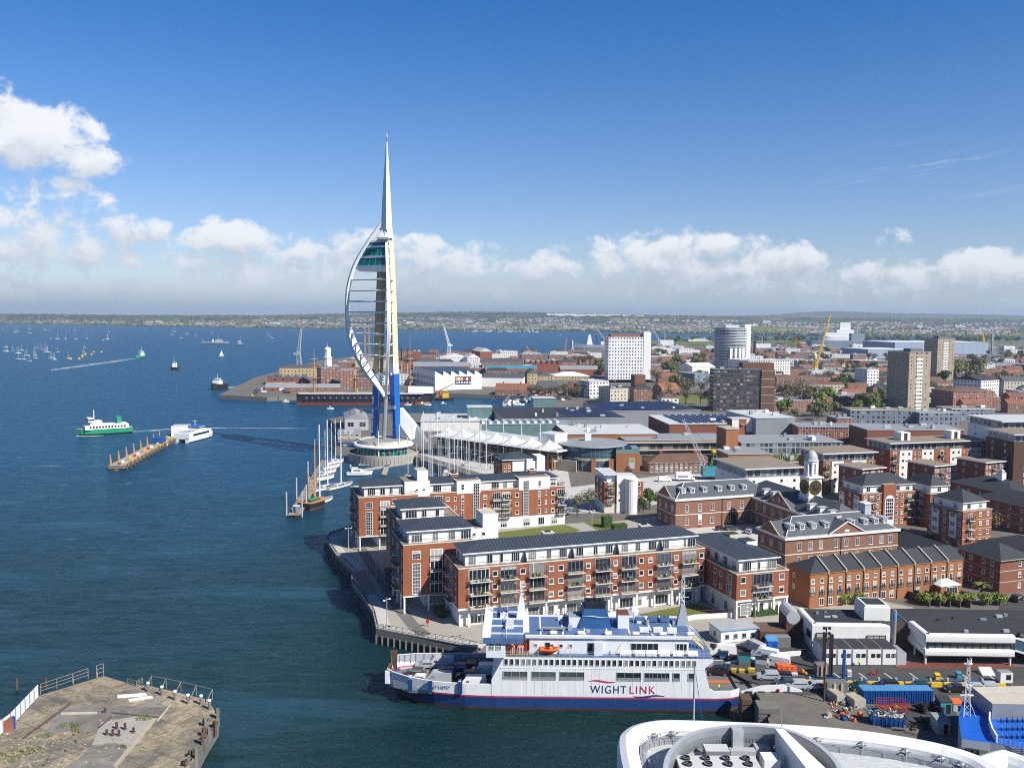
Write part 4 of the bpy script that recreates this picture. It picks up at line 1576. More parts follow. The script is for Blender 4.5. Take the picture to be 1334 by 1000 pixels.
	for yy in(-6,0,6):
		mb=MB()
		x=fx(660)
		mb.bar((x,yy-2.5,15.2),(x,yy+2.5,15.2),.05,'ship_white')
		for k in range(6):
			mb.bar((x,yy-2.5+k,14.2),(x,yy-2.5+k,15.2),.035,'ship_white')
		mb.build('railing',T)
	def fin(name,px,yy,zb,zq,w,m,ztop):
		mb=MB()
		x=fx(px,yy)
		mb.prism([(x-w,yy-.7),(x+w,yy-.9),(x+w,yy+.9),(x-w,yy+.7)],zb,zb+.01,m)
		i=len(mb.v)
		B=[(x-w,yy-.8,zb),(x+w,yy-.8,zb),(x+w,yy+.8,zb),(x-w,yy+.8,zb)]
		Tt=[(x-.35,yy-.35,zq),(x+.35,yy-.35,zq),(x+.35,yy+.35,zq),(x-.35,yy+.35,zq)]
		mb.v+=B+Tt
		for a,b in((0,1),(1,2),(2,3),(3,0)):
			mb.f.append((i+a,i+b,i+4+b,i+4+a));mb.k.append(m)
		mb.f.append((i+4,i+5,i+6,i+7));mb.k.append(m)
		for k in range(5):
			z=zq+(ztop-zq)*k/5
			mb.bar((x-.28,yy,z),(x+.28,yy,z+(ztop-zq)/5),.05,'ship_white')
			mb.bar((x+.28,yy,z),(x-.28,yy,z+(ztop-zq)/5),.05,'ship_white')
		for dx in(-.28,.28):
			mb.bar((x+dx,yy,zq),(x+dx,yy,ztop),.06,'ship_white')
		o=mb.build(name,T)
		r=MB()
		r.box(x-.1,yy-1.6,zq+.6,x+.1,yy+1.6,zq+.85,'ship_white')
		r.bar((x-1.1,yy-.4,zq+1.6),(x+1.1,yy-.4,zq+1.6),.06,'ship_white')
		r.build('radar',o)
	fin('mast',678.5,2.5,14.0,18.6,1.1,'ship_white',22.0)
	fin('mast',887.5,1.0,13.9,18.0,1.25,'navy_grey',23.8)
	mb=MB()
	xf0,xf1=fx(752,0),fx(795,0)
	mb2=[(13.9,xf0,xf1,3.0),(16.4,xf0+.75,xf1-.7,2.7),(17.6,xf0+1.1,xf1-1.0,2.5)]
	sec=[[(a,-d+1,z),(b,-d+1,z),(b,d+1,z),(a,d+1,z)]for z,a,b,d in mb2]
	loft(mb,sec,'funnel_blue')
	zz=17.6
	mb.box(xf0+1.4,-1.0,zz,xf1-1.3,3.0,18.5,'dark')
	for q in(0.25,.55,.8):
		mb.cyl(xf0+1.4+(xf1-xf0-2.7)*q,1.0,18.5,19.0,.3,.3,8,'dark')
	fo=mb.build('funnel',T)
	mb=MB()
	N=14
	for q in range(N):
		P=[]
		for(t,d)in((q/N,-.02),((q+1)/N,-.02),((q+1)/N,.13),(q/N,.13)):
			x=xf0+.75+(xf1-xf0-1.4)*t
			z=16.3+.13*math.sin(t*5.5+.6)+d*math.sin(math.pi*min(.95,max(.05,t)))
			yy=-2.02+(z-13.9)*.12-.28
			P.append((x,yy,z))
		mb.face(P,'ship_white')
	mb.build('emblem',fo)
	for(a,b,y0,y1,z)in((740,755,-1.5,2.0,16.0),(802.5,817,-1.8,1.8,16.6)):
		mb=MB()
		mb.box(fx(a,0),y0,13.95,fx(b,0),y1,z,'ship_white','grey_roof' if a<800 else 'boot_red')
		mb.build('vent_house',T)
	mb=MB()
	mb.bar((fx(704,-4),-3.6,14.5),(fx(736,-4),-3.6,14.5),.32,'grey_metal',8)
	for a in(706,720,734):
		mb.box(fx(a,-4)-.1,-4.0,13.9,fx(a,-4)+.1,-3.2,14.4,'pale_metal')
	mb.build('exhaust_pipe',T)
	mb=MB()
	x=fx(824,2)
	mb.cyl(x,2,13.95,15.4,.12,.12,6,'ship_white')
	mb.lathe(x,2,[(0.05,15.2),(.8,15.5),(1.0,16.3),(.7,17.0),(.1,17.3)],12,'ship_white')
	mb.build('satellite_dome',T)
	for(a,yy)in((838,-4.2),(856,-4.2),(874,-4.4),(832,1.8),(848,2.2),(864,2.0)):
		mb=MB()
		mb.box(fx(a,yy)-.85,yy-.5,14.15,fx(a,yy)+.95,yy+.5,15.05,'ship_white' if yy<0 else 'deck_blue')
		mb.build('deck_bench',T)
	for a in(809,827,842,859,877,896):
		mb=MB()
		x0,x1=fx(a,-7.4),fx(a+13.5,-7.4)
		mb.prism([(x0,-7.7),(x1,-7.7),(x1,-6.9),(x0,-6.9)],zt+.25,zt+.35,'ship_white')
		mb.box(x0+.06,-7.0,zt+.3,x1-.06,-6.85,zt+1.15,'ship_white')
		mb.face([(x0,-7.7,zt+.36),(x1,-7.7,zt+.36),(x1,-6.95,zt+1.2),(x0,-6.95,zt+1.2)],'ship_white')
		mb.build('deck_bench',T)
	for a in(659,675):
		mb=MB()
		x0,x1=fx(a),fx(a+(12 if a<670 else 8))
		mb.box(x0,-6.9,zt+.2,x1,-5.6,zt+1.4,'orange')
		for k in range(5):
			x=x0+(x1-x0)*k/4
			mb.bar((x,-7.0,zt),(x,-7.0,zt+1.6),.05,'ship_white')
		mb.bar((x0,-7.0,zt+1.6),(x1,-7.0,zt+1.6),.05,'ship_white')
		mb.build('life_jacket_box',T)
	mb=MB()
	mb.box(fx(685,-6),-5.8,zt,fx(689,-6),-5.2,zt+2.1,'red')
	mb.build('fire_cabinet',T)
	mb=MB()
	mb.box(fx(775),-7.2,zt,fx(786),-6.5,zt+2.6,'ship_white')
	mb.build('lift_housing',T)
	for a in(686,733,800):
		mb=MB()
		mb.bar((fx(a),-7.3,zt),(fx(a+9),-7.6,zt+2.6),.09,'ship_white')
		mb.bar((fx(a+9),-7.6,zt),(fx(a+9),-7.6,zt+2.7),.07,'ship_white')
		mb.build('davit',T)
	for(s0,s1)in((659,702),(729,773),(788,808),(812,925)):
		mb=MB()
		x0,x1=fx(s0),fx(s1)
		for z in(zt+.45,zt+.8,zt+1.1):
			mb.bar((x0,-HB+.1,z),(x1,-HB+.1,z),.028,'pale_metal')
		n=int((x1-x0)/1.2)+1
		for k in range(n+1):
			x=x0+(x1-x0)*k/n
			mb.bar((x,-HB+.1,zt),(x,-HB+.1,zt+1.1),.035,'pale_metal')
		mb.build('railing',T)
	mb=MB()
	for(z,x0,x1,yy)in((13.95,fx(812,-6),xd1+.4,-6.4),(13.95,xd0+3,fx(750,-6),5.2)):
		for dz_ in(.5,.95):
			mb.bar((x0,yy,z+dz_),(x1,yy,z+dz_),.03,'pale_metal')
		for k in range(16):
			x=x0+(x1-x0)*k/15
			mb.bar((x,yy,z),(x,yy,z+.95),.03,'pale_metal')
	mb.build('railing',T)
	rr=random.Random(6)
	for k in range(16):
		mb=MB()
		x,yy=xd0+4+k*1.75,rr.uniform(-4.6,3.6)
		if k%3:
			mb.box(x,yy,13.9,x+rr.uniform(.4,1.0),yy+.7,14.3+rr.random()*.7,rr.choice(['ship_white','grey_metal','navy_grey','pale_metal']))
			mb.build('roof_vent',T)
		else:
			mb.bar((x,-5.6,14.4),(x+1.3,-5.6,14.4),.36,'ship_white',9)
			mb.build('raft_canister',T)
	for yy,m in((-3.2,'yellow'),(1.4,'deck_blue')):
		mb=MB()
		for k in range(10):
			mb.box(xd1+.3+k*.32,yy,13.7-k*.33,xd1+.62+k*.32,yy+1.6,13.82-k*.33,m)
		for d in(0,1.6):
			mb.bar((xd1+.3,yy+d,14.7),(xd1+3.5,yy+d,11.5),.06,'ship_white')
			mb.bar((xd1+.3,yy+d,13.6),(xd1+3.5,yy+d,10.5),.12,'ship_white')
		mb.build('stairway',T)
	def world(x,y,z):
		c,s=math.cos(rot),math.sin(rot)
		return(X0+x*c-y*s,YC+x*s+y*c,z)
	rb=thing('rescue_boat','small bright orange rescue boat on the upper deck of the big car ferry','rescue boat',world(fx(715.5),-6.9,zt+.35),rot)
	mb=MB()
	loft(mb,[[(-1.7,-.75,.9),(-1.6,0,.15),(-1.7,.75,.9)],[(-.8,-.85,.75),(-.8,0,0),(-.8,.85,.75)],[(.8,-.8,.75),(.8,0,0),(.8,.8,.75)],[(1.9,-.1,1.0),(1.7,0,.5),(1.9,.1,1.0)]],'orange')
	for s in(-1,1):
		mb.path([(-1.75,s*.8,.9),(.8,s*.85,.85),(1.9,s*.12,1.05)],.22,'orange',7)
	mb.build('hull',rb)
	mb=MB()
	mb.box(-.6,-.3,.5,.1,.3,1.1,'dark')
	mb.build('console',rb)
	V=[('van','pale grey',470+103,868,5.2,180,'pale grey van on the ferry foredeck beside the far bulwark'),('van','silver',571,884,-2.6,172,'silver van in the middle of the ferry foredeck'),('van','white',615.5,889,-4.6,180,'white lettered van at the near side of the ferry foredeck'),('hatchback','white',544,879,-2.0,172,'white hatchback nearest the ferry bow ramp'),('hatchback','dark grey',541,873,1.3,175,'dark grey hatchback beside the white one at the ferry bow'),('estate','dark blue',578,876,1.2,180,'dark blue estate car behind the silver van on the ferry'),('estate','blue',594,871,3.4,180,'blue estate car between two vans on the ferry foredeck'),('estate','black',608,879,-.4,180,'black estate car in the shade of the ferry superstructure'),('hatchback','red',610,864,5.6,180,'red hatchback by the far bulwark of the ferry'),('hatchback','silver',553,862,4.9,185,'silver hatchback by the far bulwark near the ferry bow'),('van','white',632,876,1.6,180,'white van half under the ferry superstructure')]
	for(k,c,px,py,yy,a,lab)in V:
		x=onface((X0,YC+yy),rot,px,py)[0]
		car(k,c,lab,world(x,yy,2.865),rot+R(a))
	car('estate','black','black people carrier driving onto the stern deck of the ferry',world(fx(935.5,2),3.2,2.865),rot+R(172))
	person('hiviz','dark','deckhand in a yellow vest on the ferry stern deck',world(fx(936,-4.5),-5.2,2.865),R(60))
	person('hiviz','dark','deckhand in a yellow vest by the vans on the ferry foredeck',world(onface((X0,YC+5),rot,623,866)[0],6.2,2.865),R(-60))
	return T
ferry()
# ------------------------------------------------------------------ the sail shaped observation tower
def tower():
	YT=462.0
	T=thing('observation_tower','tall white sail shaped observation tower on blue legs at the harbour edge','tower',(-65.5,YT,0))
	def P(px,py,Y=YT):
		p=at(px,py,Y)
		return Vector((p.x+65.5,p.y-YT,p.z))
	def leg(rows,dy,depth,name,mats):
		"""rows: (y, left, edge, right) in the photo; the edge faces the camera"""
		mb=MB()
		secs=[]
		for(py,l,m,r)in rows:
			a,b,c=P(l,py,YT+dy),P(m,py,YT+dy-depth*.45),P(r,py,YT+dy)
			z=b.z
			d=Vector((b.x+(a.x-b.x)+(c.x-b.x),dy+depth*.55,z))
			secs.append([(a.x,a.y,z),(b.x,b.y,z),(c.x,c.y,z),(d.x,d.y,z)])
		i=len(mb.v)
		for s in secs:
			mb.v+=s
		for j in range(len(secs)-1):
			for k in range(4):
				q=(k+1)%4
				mb.f.append((i+j*4+k,i+j*4+q,i+j*4+4+q,i+j*4+4+k))
				mb.k.append(mats[j]if not isinstance(mats[j],tuple)else mats[j][k])
		mb.f.append(tuple(i+(len(secs)-1)*4+k for k in range(4)));mb.k.append('white_paint')
		return mb.build(name,T)
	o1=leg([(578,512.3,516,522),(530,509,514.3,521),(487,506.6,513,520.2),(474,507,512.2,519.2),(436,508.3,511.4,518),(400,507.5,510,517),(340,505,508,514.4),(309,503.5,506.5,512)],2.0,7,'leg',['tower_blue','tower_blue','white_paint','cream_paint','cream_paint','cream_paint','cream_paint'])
	o2=leg([(575,483,489,492.5),(530,484.5,491,495),(500,485.6,493,497.5),(487,486,493.6,499),(436,487.5,495.3,500.5),(388,489.8,496.6,502.5),(350,491.2,497.5,503.5),(309,496,500,504.5)],7.0,7,'leg',['tower_blue','tower_blue','white_paint','shaded_cream','shaded_cream','shaded_cream','shaded_cream'])
	for s,px0,py0,px1,py1,sz,dy in(('Emirates Spinnaker Tower',486.6,563,489.0,515,2.0,2.9),('emirates.com',513.3,561,512.0,536,1.7,-.6)):
		a,b=P(px0,py0,YT+dy),P(px1,py1,YT+dy)
		d=(b-a)
		L=d.length
		ang=math.atan2(d.z,d.x)
		n=Vector((-math.sin(R(30)),-math.cos(R(30)),0))if dy>0 else Vector((-math.sin(R(38)),-math.cos(R(38)),0))
		xa=d.normalized()
		ya=n.cross(xa).normalized()
		M=Matrix((xa,ya,n)).transposed().to_4x4()
		M.translation=a+n*.7
		t=text_mesh('lettering',s,sz,'white_paint',T,M)
		w=max(v.co.x for v in t.data.vertices)
		for v in t.data.vertices:
			v.co.x*=L/w
	A1=[(496.8,291.4),(488.4,302.8),(480,314.8),(470.4,330.4),(462,347),(456.2,365),(453.3,382),(452.7,400),(453.4,418),(456.4,433.6),(461.2,448),(468.4,463.6),(477,479),(485.6,492.4),(496.4,508),(502.4,519)]
	A2=[(503.6,292),(503.8,310),(504.2,328),(505,346),(506,364),(506.5,382),(506.9,400),(507.1,418),(506.8,436),(506,448),(505.2,464),(504.6,480),(503.6,496),(502.8,519)]
	def dense(A,off):
		pts=[]
		n=len(A)
		for i in range(n-1):
			p0,p1,p2,p3=A[max(0,i-1)],A[i],A[i+1],A[min(n-1,i+2)]
			for k in range(4):
				t=k/4
				q=[.5*((2*p1[c])+(-p0[c]+p2[c])*t+(2*p0[c]-5*p1[c]+4*p2[c]-p3[c])*t*t+(-p0[c]+3*p1[c]-3*p2[c]+p3[c])*t**3)for c in(0,1)]
				pts.append(q)
		pts.append(list(A[-1]))
		out=[]
		for q in pts:
			u=min(1,max(0,(q[1]-291)/229))
			out.append(P(q[0],q[1],YT+off*math.sin(math.pi*u**1.25)))
		return out
	D1,D2=dense(A1,5.0),dense(A2,-21.0)
	def arc(D,wx,wy,name,nm='sail_arc'):
		mb=MB()
		secs=[]
		for i,p in enumerate(D):
			t=(D[min(i+1,len(D)-1)]-D[max(i-1,0)]).normalized()
			u=i/(len(D)-1)
			k=.7+.3*math.sin(math.pi*u)+(1.15*math.sin(math.pi*min(1,max(0,(u-.52)/.46)))if name=='lower' else 0)
			side=t.cross(Vector((wy[0],wy[1],0))).normalized()
			f=Vector((wy[0],wy[1],0)).normalized()
			secs.append([p+side*wx*k-f*wx*k*.8,p-side*wx*k-f*wx*k*.8,p-side*wx*.7*k+f*wx*k*.8,p+side*wx*.7*k+f*wx*k*.8])
		loft(mb,secs,'white_paint')
		return mb.build(nm,T)
	arc(D1,1.15,(.45,-1),'lower')
	arc(D2,0.95,(1,-.12),'front')
	def on(D,z):
		for a,b in zip(D,D[1:]):
			if(a.z-z)*(b.z-z)<=0 and a.z!=b.z:
				return a.lerp(b,(z-a.z)/(b.z-a.z))
		return D[-1]
	for py in(364.6,378.8,392.8,406.6,420.4,434.4,448,462.4):
		z=P(490,py).z
		a,b=on(D1,z),on(D2,z)
		mb=MB()
		mb.bar(a,b,.42,'white_paint',6)
		c=P(512,py,YT+1)
		c.z=z
		mb.bar(b,c,.34,'white_paint',6)
		d=P(493,py,YT+6)
		d.z=z
		mb.bar(a.lerp(b,.35),d,.2,'white_paint',5)
		mb.build('rib',T)
	zs=[P(490,y).z for y in(351.5,347.5,335,321.5,314.5)]
	def plan(z,k):
		a,b=on(D1,z),on(D2,z)
		c,d=P(511,340,YT+3),P(495,340,YT+8)
		cen=(a+b)/2
		poly=[a,b,Vector((c.x,c.y,0)),Vector((d.x,d.y,0))]
		m=Vector((sum(p.x for p in poly)/4,sum(p.y for p in poly)/4,0))
		return[(m.x+(p.x-m.x)*k,m.y+(p.y-m.y)*k)for p in poly]
	for i in range(1,5):
		mb=MB()
		z=zs[i]
		if i==1:
			lo,hi=plan(z-2.2,.72),plan(z,1.0)
			loft(mb,[[(x,y,z-2.4)for x,y in lo],[(x,y,z-.6)for x,y in hi],[(x,y,z+.5)for x,y in hi]],'white_paint')
		else:
			mb.prism(plan(z,1.0),z-.55,z+.55,'white_paint')
		mb.build('viewing_deck',T)
		if i<4:
			mb=MB()
			lo,hi=plan(z,.94),plan(zs[i+1],.94)
			loft(mb,[[(x,y,z+.5)for x,y in lo],[(x,y,zs[i+1]-.55)for x,y in hi]],'green_glass')
			for t in(.2,.4,.6,.8):
				mb.bar((lo[0][0]+(lo[1][0]-lo[0][0])*t,lo[0][1]+(lo[1][1]-lo[0][1])*t,z+.5),(hi[0][0]+(hi[1][0]-hi[0][0])*t,hi[0][1]+(hi[1][1]-hi[0][1])*t,zs[i+1]-.5),.1,'teal')
			mb.build('glazing',T)
	mb=MB()
	top,q=P(500,292),plan(zs[4],.96)
	for a,b in((q[0],q[1]),):
		m_=((a[0]*.55+b[0]*.45),(a[1]*.55+b[1]*.45))
		mb.face([(a[0],a[1],zs[4]+.4),(m_[0],m_[1],zs[4]+.4),tuple(top)],'white_paint')
		mb.face([(m_[0],m_[1]+.8,zs[4]+.4),(a[0],a[1]+.8,zs[4]+.4),tuple(top)],'white_paint')
	mb.bar((q[1][0],q[1][1],zs[4]),tuple(top),.5,'white_paint',5)
	mb.bar((q[2][0],q[2][1],zs[4]),tuple(P(506,292)),.7,'white_paint',5)
	mb.build('crown_fin',T)
	mb=MB()
	zc=zs[4]+.5
	c=P(499,314,YT-4)
	mb.box(c.x-3,c.y-2,zc,c.x+3,c.y+2,zc+1.2,'grey_metal')
	mb.build('plant_room',T)
	leg([(310,503,506.5,512.3),(296,497,503,511),(290,496.6,503,510.6),(262,497.8,503,509.2),(235,499.3,503.2,507.8),(205,501.3,503.5,506),(184,502.7,503.6,504.9),(178,502.8,503.6,504.8),(172,503.1,503.6,504.3)],0.0,6,'spire',['white_paint']*6+['grey_metal','white_paint'])
	mb=MB()
	mb.bar(P(502.6,517),P(500,578,YT-1),1.15,'grey_metal',8)
	mb.build('mast_foot',T)
	mb=MB()
	a,b=P(490,531.5,YT+4),P(515,530.5,YT-1)
	mb.bar(a,b,1.2,'grey_metal',4)
	a,b=P(496,487.5,YT+4),P(510,487,YT-1)
	mb.bar(a,b,1.0,'pale_metal',4)
	mb.build('cross_beam',T)
	cx,cy=-.5,-8.0
	mb=MB()
	mb.lathe(cx,cy,[(17.6,-3),(17.9,4.0),(17.9,5.0),(17.4,5.0),(17.4,4.1),(0.1,4.1)],56,['concrete','concrete','pale_stone','concrete','paving'])
	for k in range(56):
		a=6.2832*k/56
		mb.box(cx+17.75*math.cos(a)-.12,cy+17.75*math.sin(a)-.12,-1,cx+17.75*math.cos(a)+.12,cy+17.75*math.sin(a)+.12,4.0,'dark_concrete')
	mb.build('rotunda',T)
	mb=MB()
	mb.lathe(cx,cy,[(13.3,4.1),(13.3,8.2)],48,'green_glass')
	for k in range(36):
		a=6.2832*k/36
		mb.bar((cx+13.4*math.cos(a),cy+13.4*math.sin(a),4.1),(cx+13.4*math.cos(a),cy+13.4*math.sin(a),8.2),.12,'pale_metal')
	mb.build('glazing',T)
	mb=MB()
	mb.lathe(cx,cy,[(13,8.0),(15.2,8.2),(15.4,8.7),(15.0,9.3),(12.6,9.4),(12.4,11.2),(12.0,11.2),(12.0,10.4),(.1,10.4)],48,['white_paint']*4+['pale_stone','pale_stone','pale_stone','grey_roof'])
	mb.build('canopy',T)
	mb=MB()
	for k,m in((0.35,'red'),(.75,'red'),(.12,'green'),(1.1,'orange')):
		a=-1.57+k
		mb=MB()
		x,y=cx+14.6*math.cos(a),cy+14.6*math.sin(a)
		mb.bar((x,y,4.1),(x,y,6.2),.05,'pale_metal')
		mb.lathe(x,y,[(.75,5.9),(.5,6.3),(.05,6.6)],8,m)
		mb.build('parasol',T)
	def slab(pts,Y,th,m,name):
		mb=MB()
		q=[P(x,y,Y)for x,y in pts]
		i=len(mb.v)
		n=len(q)
		mb.v+=[tuple(p)for p in q]+[(p.x+.35*th,p.y+th,p.z)for p in q]
		mb.f.append(tuple(range(i,i+n)));mb.k.append(m)
		mb.f.append(tuple(reversed(range(i+n,i+2*n))));mb.k.append(m)
		for k in range(n):
			j=(k+1)%n
			mb.f.append((i+k,i+n+k,i+n+j,i+j));mb.k.append(m)
		mb.build(name,T)
	slab([(521.3,531),(540,553.5),(537.8,572),(535.5,573.5),(521.3,553.5)],YT+2,3.0,'white_paint','raked_wall')
	slab([(540,553.5),(555,576),(552.5,583),(538,577)],YT+4,4.0,'grey_metal','stair')
tower()
# ------------------------------------------------------------------ the white headquarters roof in the foreground
def offset_in(path,d):
	out=[]
	for i,p in enumerate(path):
		a,b=Vector(path[max(0,i-1)]),Vector(path[min(len(path)-1,i+1)])
		t=(b-a).normalized()
		out.append((p[0]+t.y*d,p[1]-t.x*d))
	return out
def smooth2(P,k=4):
	out=[]
	n=len(P)
	for i in range(n-1):
		p0,p1,p2,p3=P[max(0,i-1)],P[i],P[i+1],P[min(n-1,i+2)]
		for j in range(k):
			t=j/k
			out.append(tuple(.5*((2*p1[c])+(-p0[c]+p2[c])*t+(2*p0[c]-5*p1[c]+4*p2[c]-p3[c])*t*t+(-p0[c]+3*p1[c]-3*p2[c]+p3[c])*t**3)for c in(0,1)))
	out.append(tuple(P[-1]))
	return out
def tile_mat():
	m=bpy.data.materials.new('roof_tiles')
	m.use_nodes=True
	g=NT(m.node_tree)
	tc=g.n('ShaderNodeTexCoord').outputs['Object']
	mp=g.n('ShaderNodeMapping',{'Vector':tc,'Rotation':(0,0,R(-5))})
	br=g.n('ShaderNodeTexBrick',{'Vector':mp.outputs[0],'Color1':(.50,.52,.53,1),'Color2':(.58,.60,.60,1),'Mortar':(.34,.36,.37,1),'Scale':1.0,'Mortar Size':.018,'Brick Width':.95,'Row Height':.62})
	nz=g.n('ShaderNodeTexNoise',{'Vector':tc,'Scale':0.5,'Detail':8.0,'Roughness':.75})
	c=g.mix(g.ramp(nz.outputs[0],[(.42,0.0),(.62,.55)]),br.outputs[0],(.40,.43,.45))
	p=g.n('ShaderNodeBsdfPrincipled',{'Base Color':c,'Roughness':.7})
	g.n('ShaderNodeOutputMaterial',{0:p.outputs[0]})
	MATS['roof_tiles']=m
tile_mat()
def headquarters():
	T=thing('headquarters','white curved headquarters roof with a plant enclosure in the near right corner','building',(0,0,0))
	ZT=30.0
	raw=[(11.3,62),(11.2,80),(11.2,88)]+[tuple(gp(x,y,ZT)[:2])for x,y in((804.5,958),(811,948),(822,941),(842,935.5),(870,933),(930,934.5),(1000,937.5),(1060,941),(1120,946.5),(1180,955),(1232,965.5),(1275,979),(1306,996))]+[(51.0,82),(51.6,75),(51.5,62)]
	path=smooth2(raw,4)
	n=len(path)
	prof=[(0.35,3.5),(0.35,24.0),(0.0,27.5),(0.0,29.0),(.25,29.75),(.9,30.0),(1.75,29.85),(2.25,29.45),(2.3,28.9),(2.3,28.2)]
	rows=[[(x,y,z)for(x,y)in offset_in(path,d)]for d,z in prof]
	mb=MB()
	for a,b in zip(rows,rows[1:]):
		for i in range(n-1):
			mb.face([a[i],b[i],b[i+1],a[i+1]],'white_paint')
	w=mb.build('wrap_wall',T)
	inner=offset_in(path,2.25)
	mb=MB()
	poly=inner+[(14,62)]
	mb.prism(ccw(inner),27.6,28.25,'roof_tiles',bottom=False)
	mb.build('roof_terrace',T)
	mb=MB()
	g0,g1=offset_in(path,2.4),offset_in(path,3.0)
	for i in range(n-1):
		mb.face([(g0[i][0],g0[i][1],28.95),(g0[i+1][0],g0[i+1][1],28.95),(g1[i+1][0],g1[i+1][1],28.75),(g1[i][0],g1[i][1],28.75)][::-1],'grey_metal')
		mb.face([(g1[i][0],g1[i][1],28.25),(g1[i+1][0],g1[i+1][1],28.25),(g1[i+1][0],g1[i+1][1],28.75),(g1[i][0],g1[i][1],28.75)],'grey_metal')
	mb.build('gutter',T)
	mb=MB()
	hp=offset_in(path,3.1)
	for i in range(n-1):
		for z in(29.3,29.75):
			mb.bar((hp[i][0],hp[i][1],z),(hp[i+1][0],hp[i+1][1],z),.022,'pale_metal')
		if i%2==0:
			mb.bar((hp[i][0],hp[i][1],28.3),(hp[i][0],hp[i][1],29.78),.03,'pale_metal')
	mb.build('handrail',T)
	for px in(838,874,1062,1126,1185,1228,1270):
		k=min(range(n),key=lambda i:abs(onface((path[i][0],path[i][1]),0,px,945)[0])+(0 if path[i][1]>86 else 99))
		x,y=offset_in(path,2.35)[k]
		b=MB()
		b.lathe(x,y,[(.05,28.9),(.35,29.0),(.4,29.25),(.25,29.45),(.05,29.5)],10,'grey_metal')
		for a in range(5):
			q=a*1.2566
			b.bar((x,y,29.2),(x+.8*math.cos(q),y+.8*math.sin(q),29.35),.06,'pale_metal')
		b.build('bracket',T)
	for px in(815,870,937,1050,1125,1190,1235):
		k=min(range(1,n-1),key=lambda i:abs(onface((path[i][0],path[i][1]),0,px,945)[0])+(0 if path[i][1]>86 else 99))
		b=MB()
		for j in range(3,7):
			b.bar(rows[j][k],rows[j+1][k],.018,'pale_metal')
		b.build('panel_seam',T)
	ZR=31.4
	ring=smooth2([tuple(gp(x,y,ZR)[:2])for x,y in((868,1060),(863,1020),(864,992),(871,976),(884,962),(905,951),(935,945),(968,942.5),(1000,944),(1032,950),(1062,964),(1083,980),(1098,1000),(1108,1040))],4)
	mb=MB()
	prof=[(0,28.25),(0,30.9),(.05,ZR),(.55,ZR),(.6,30.7),(.5,29.9),(.5,28.4)]
	rr=[[(x,y,z)for(x,y)in offset_in(ring,d)]for d,z in prof]
	for j,(a,b)in enumerate(zip(rr,rr[1:])):
		for i in range(len(ring)-1):
			mb.face([a[i],b[i],b[i+1],a[i+1]],'pale_metal' if j<2 else('lead' if j==2 else 'grey_metal'))
	for i in range(len(ring)-1):
		for t in(0,.25,.5,.75):
			q=offset_in(ring,.52)
			x,y=q[i][0]+(q[i+1][0]-q[i][0])*t,q[i][1]+(q[i+1][1]-q[i][1])*t
			mb.bar((x,y,29.6),(x,y,31.2),.035,'grey_metal')
	mb.build('enclosure_wall',T)
	mb=MB()
	mb.prism(ccw(offset_in(ring,.5)),28.0,28.6,'gravel_roof',bottom=False)
	mb.build('gravel_bed',T)
	def B(px0,px1,pyf,depth,z0,h,m,name,top=None):
		"""box whose front top edge runs px0..px1 at row pyf"""
		z1=z0+h
		a,b=gp(px0,pyf,z1),gp(px1,pyf,z1)
		mb=MB()
		mb.box(a.x,a.y,z0,b.x,a.y+depth,z1,m,top)
		return mb.build(name,T),a,b
	c,a,b=B(886,992,1000,2.6,28.6,1.7,'pale_metal','chiller','pale_roof')
	for i in range(4):
		for j in range(2):
			f=MB()
			x,y=a.x+(b.x-a.x)*(i+.5-.04)/4,a.y+.75+j*1.15
			f.lathe(x,y,[(.44,30.3),(.44,30.52),(.38,30.52),(.34,30.36),(.02,30.36)],14,['dark','grey_metal','dark','dark'])
			for k in range(4):
				q=k*1.57+i
				f.face([(x+.08*math.cos(q),y+.08*math.sin(q),30.40),(x+.34*math.cos(q),y+.34*math.sin(q),30.42),(x+.34*math.cos(q+.6),y+.34*math.sin(q+.6),30.40)],'grey_metal')
			f.build('fan',c)
	B(920,951,978,1.6,28.6,1.9,'grey_metal','air_handler','pale_roof')
	B(888,919,983,.8,28.6,.9,'lead','duct')
	B(952,985,978,.9,28.6,1.0,'lead','duct')
	B(985,1004,974,1.2,28.6,1.0,'lead','duct')
	B(996,1017,990,1.8,28.6,1.6,'white_paint','vent_house')
	B(955,969,951,.9,28.6,2.9,'pale_metal','stair_housing')
	mb=MB()
	p=gp(880,972,29.8)
	mb.path([(p.x,p.y,28.6),(p.x,p.y,29.6),(p.x+.25,p.y-.4,29.9),(p.x+.5,p.y-.9,29.4)],.2,'pale_metal',8)
	mb.build('duct',T)
	mb=MB()
	zz=31.6
	q=[gp(x,y,zz)for x,y in((1010,948.5),(1021,949),(1076,1000),(1052,1002))]
	q2=[q[0],q[1],q[2]+(q[2]-q[1])*.4,q[3]+(q[3]-q[0])*.4]
	mb.prism(ccw([tuple(p[:2])for p in q2]),28.6,zz,'white_paint')
	mb.build('screen_wall',T)
	mb=MB()
	p=gp(1017.5,958,30)
	mb.bar((p.x,p.y,30),(p.x,p.y,33.2),.035,'grey_metal')
	mb.build('aerial',T)
	raw=[tuple(gp(x,y,27)[:2])for x,y in((1262,972),(1290,974),(1334,980))]+[(66,84),(74,78)]
	raw[0]=(46,91.5)
	p2=smooth2(raw,4)
	prof=[(0.2,3.5),(0,25.5),(.2,26.7),(.8,27.0),(1.6,26.8),(2.0,26.2),(2.0,25.4)]
	rows=[[(x,y,z)for(x,y)in offset_in(p2,d)]for d,z in prof]
	mb=MB()
	for a,b in zip(rows,rows[1:]):
		for i in range(len(p2)-1):
			mb.face([a[i],b[i],b[i+1],a[i+1]],'white_paint')
	mb.build('wrap_wall',T)
	mb=MB()
	q=offset_in(p2,1.9)
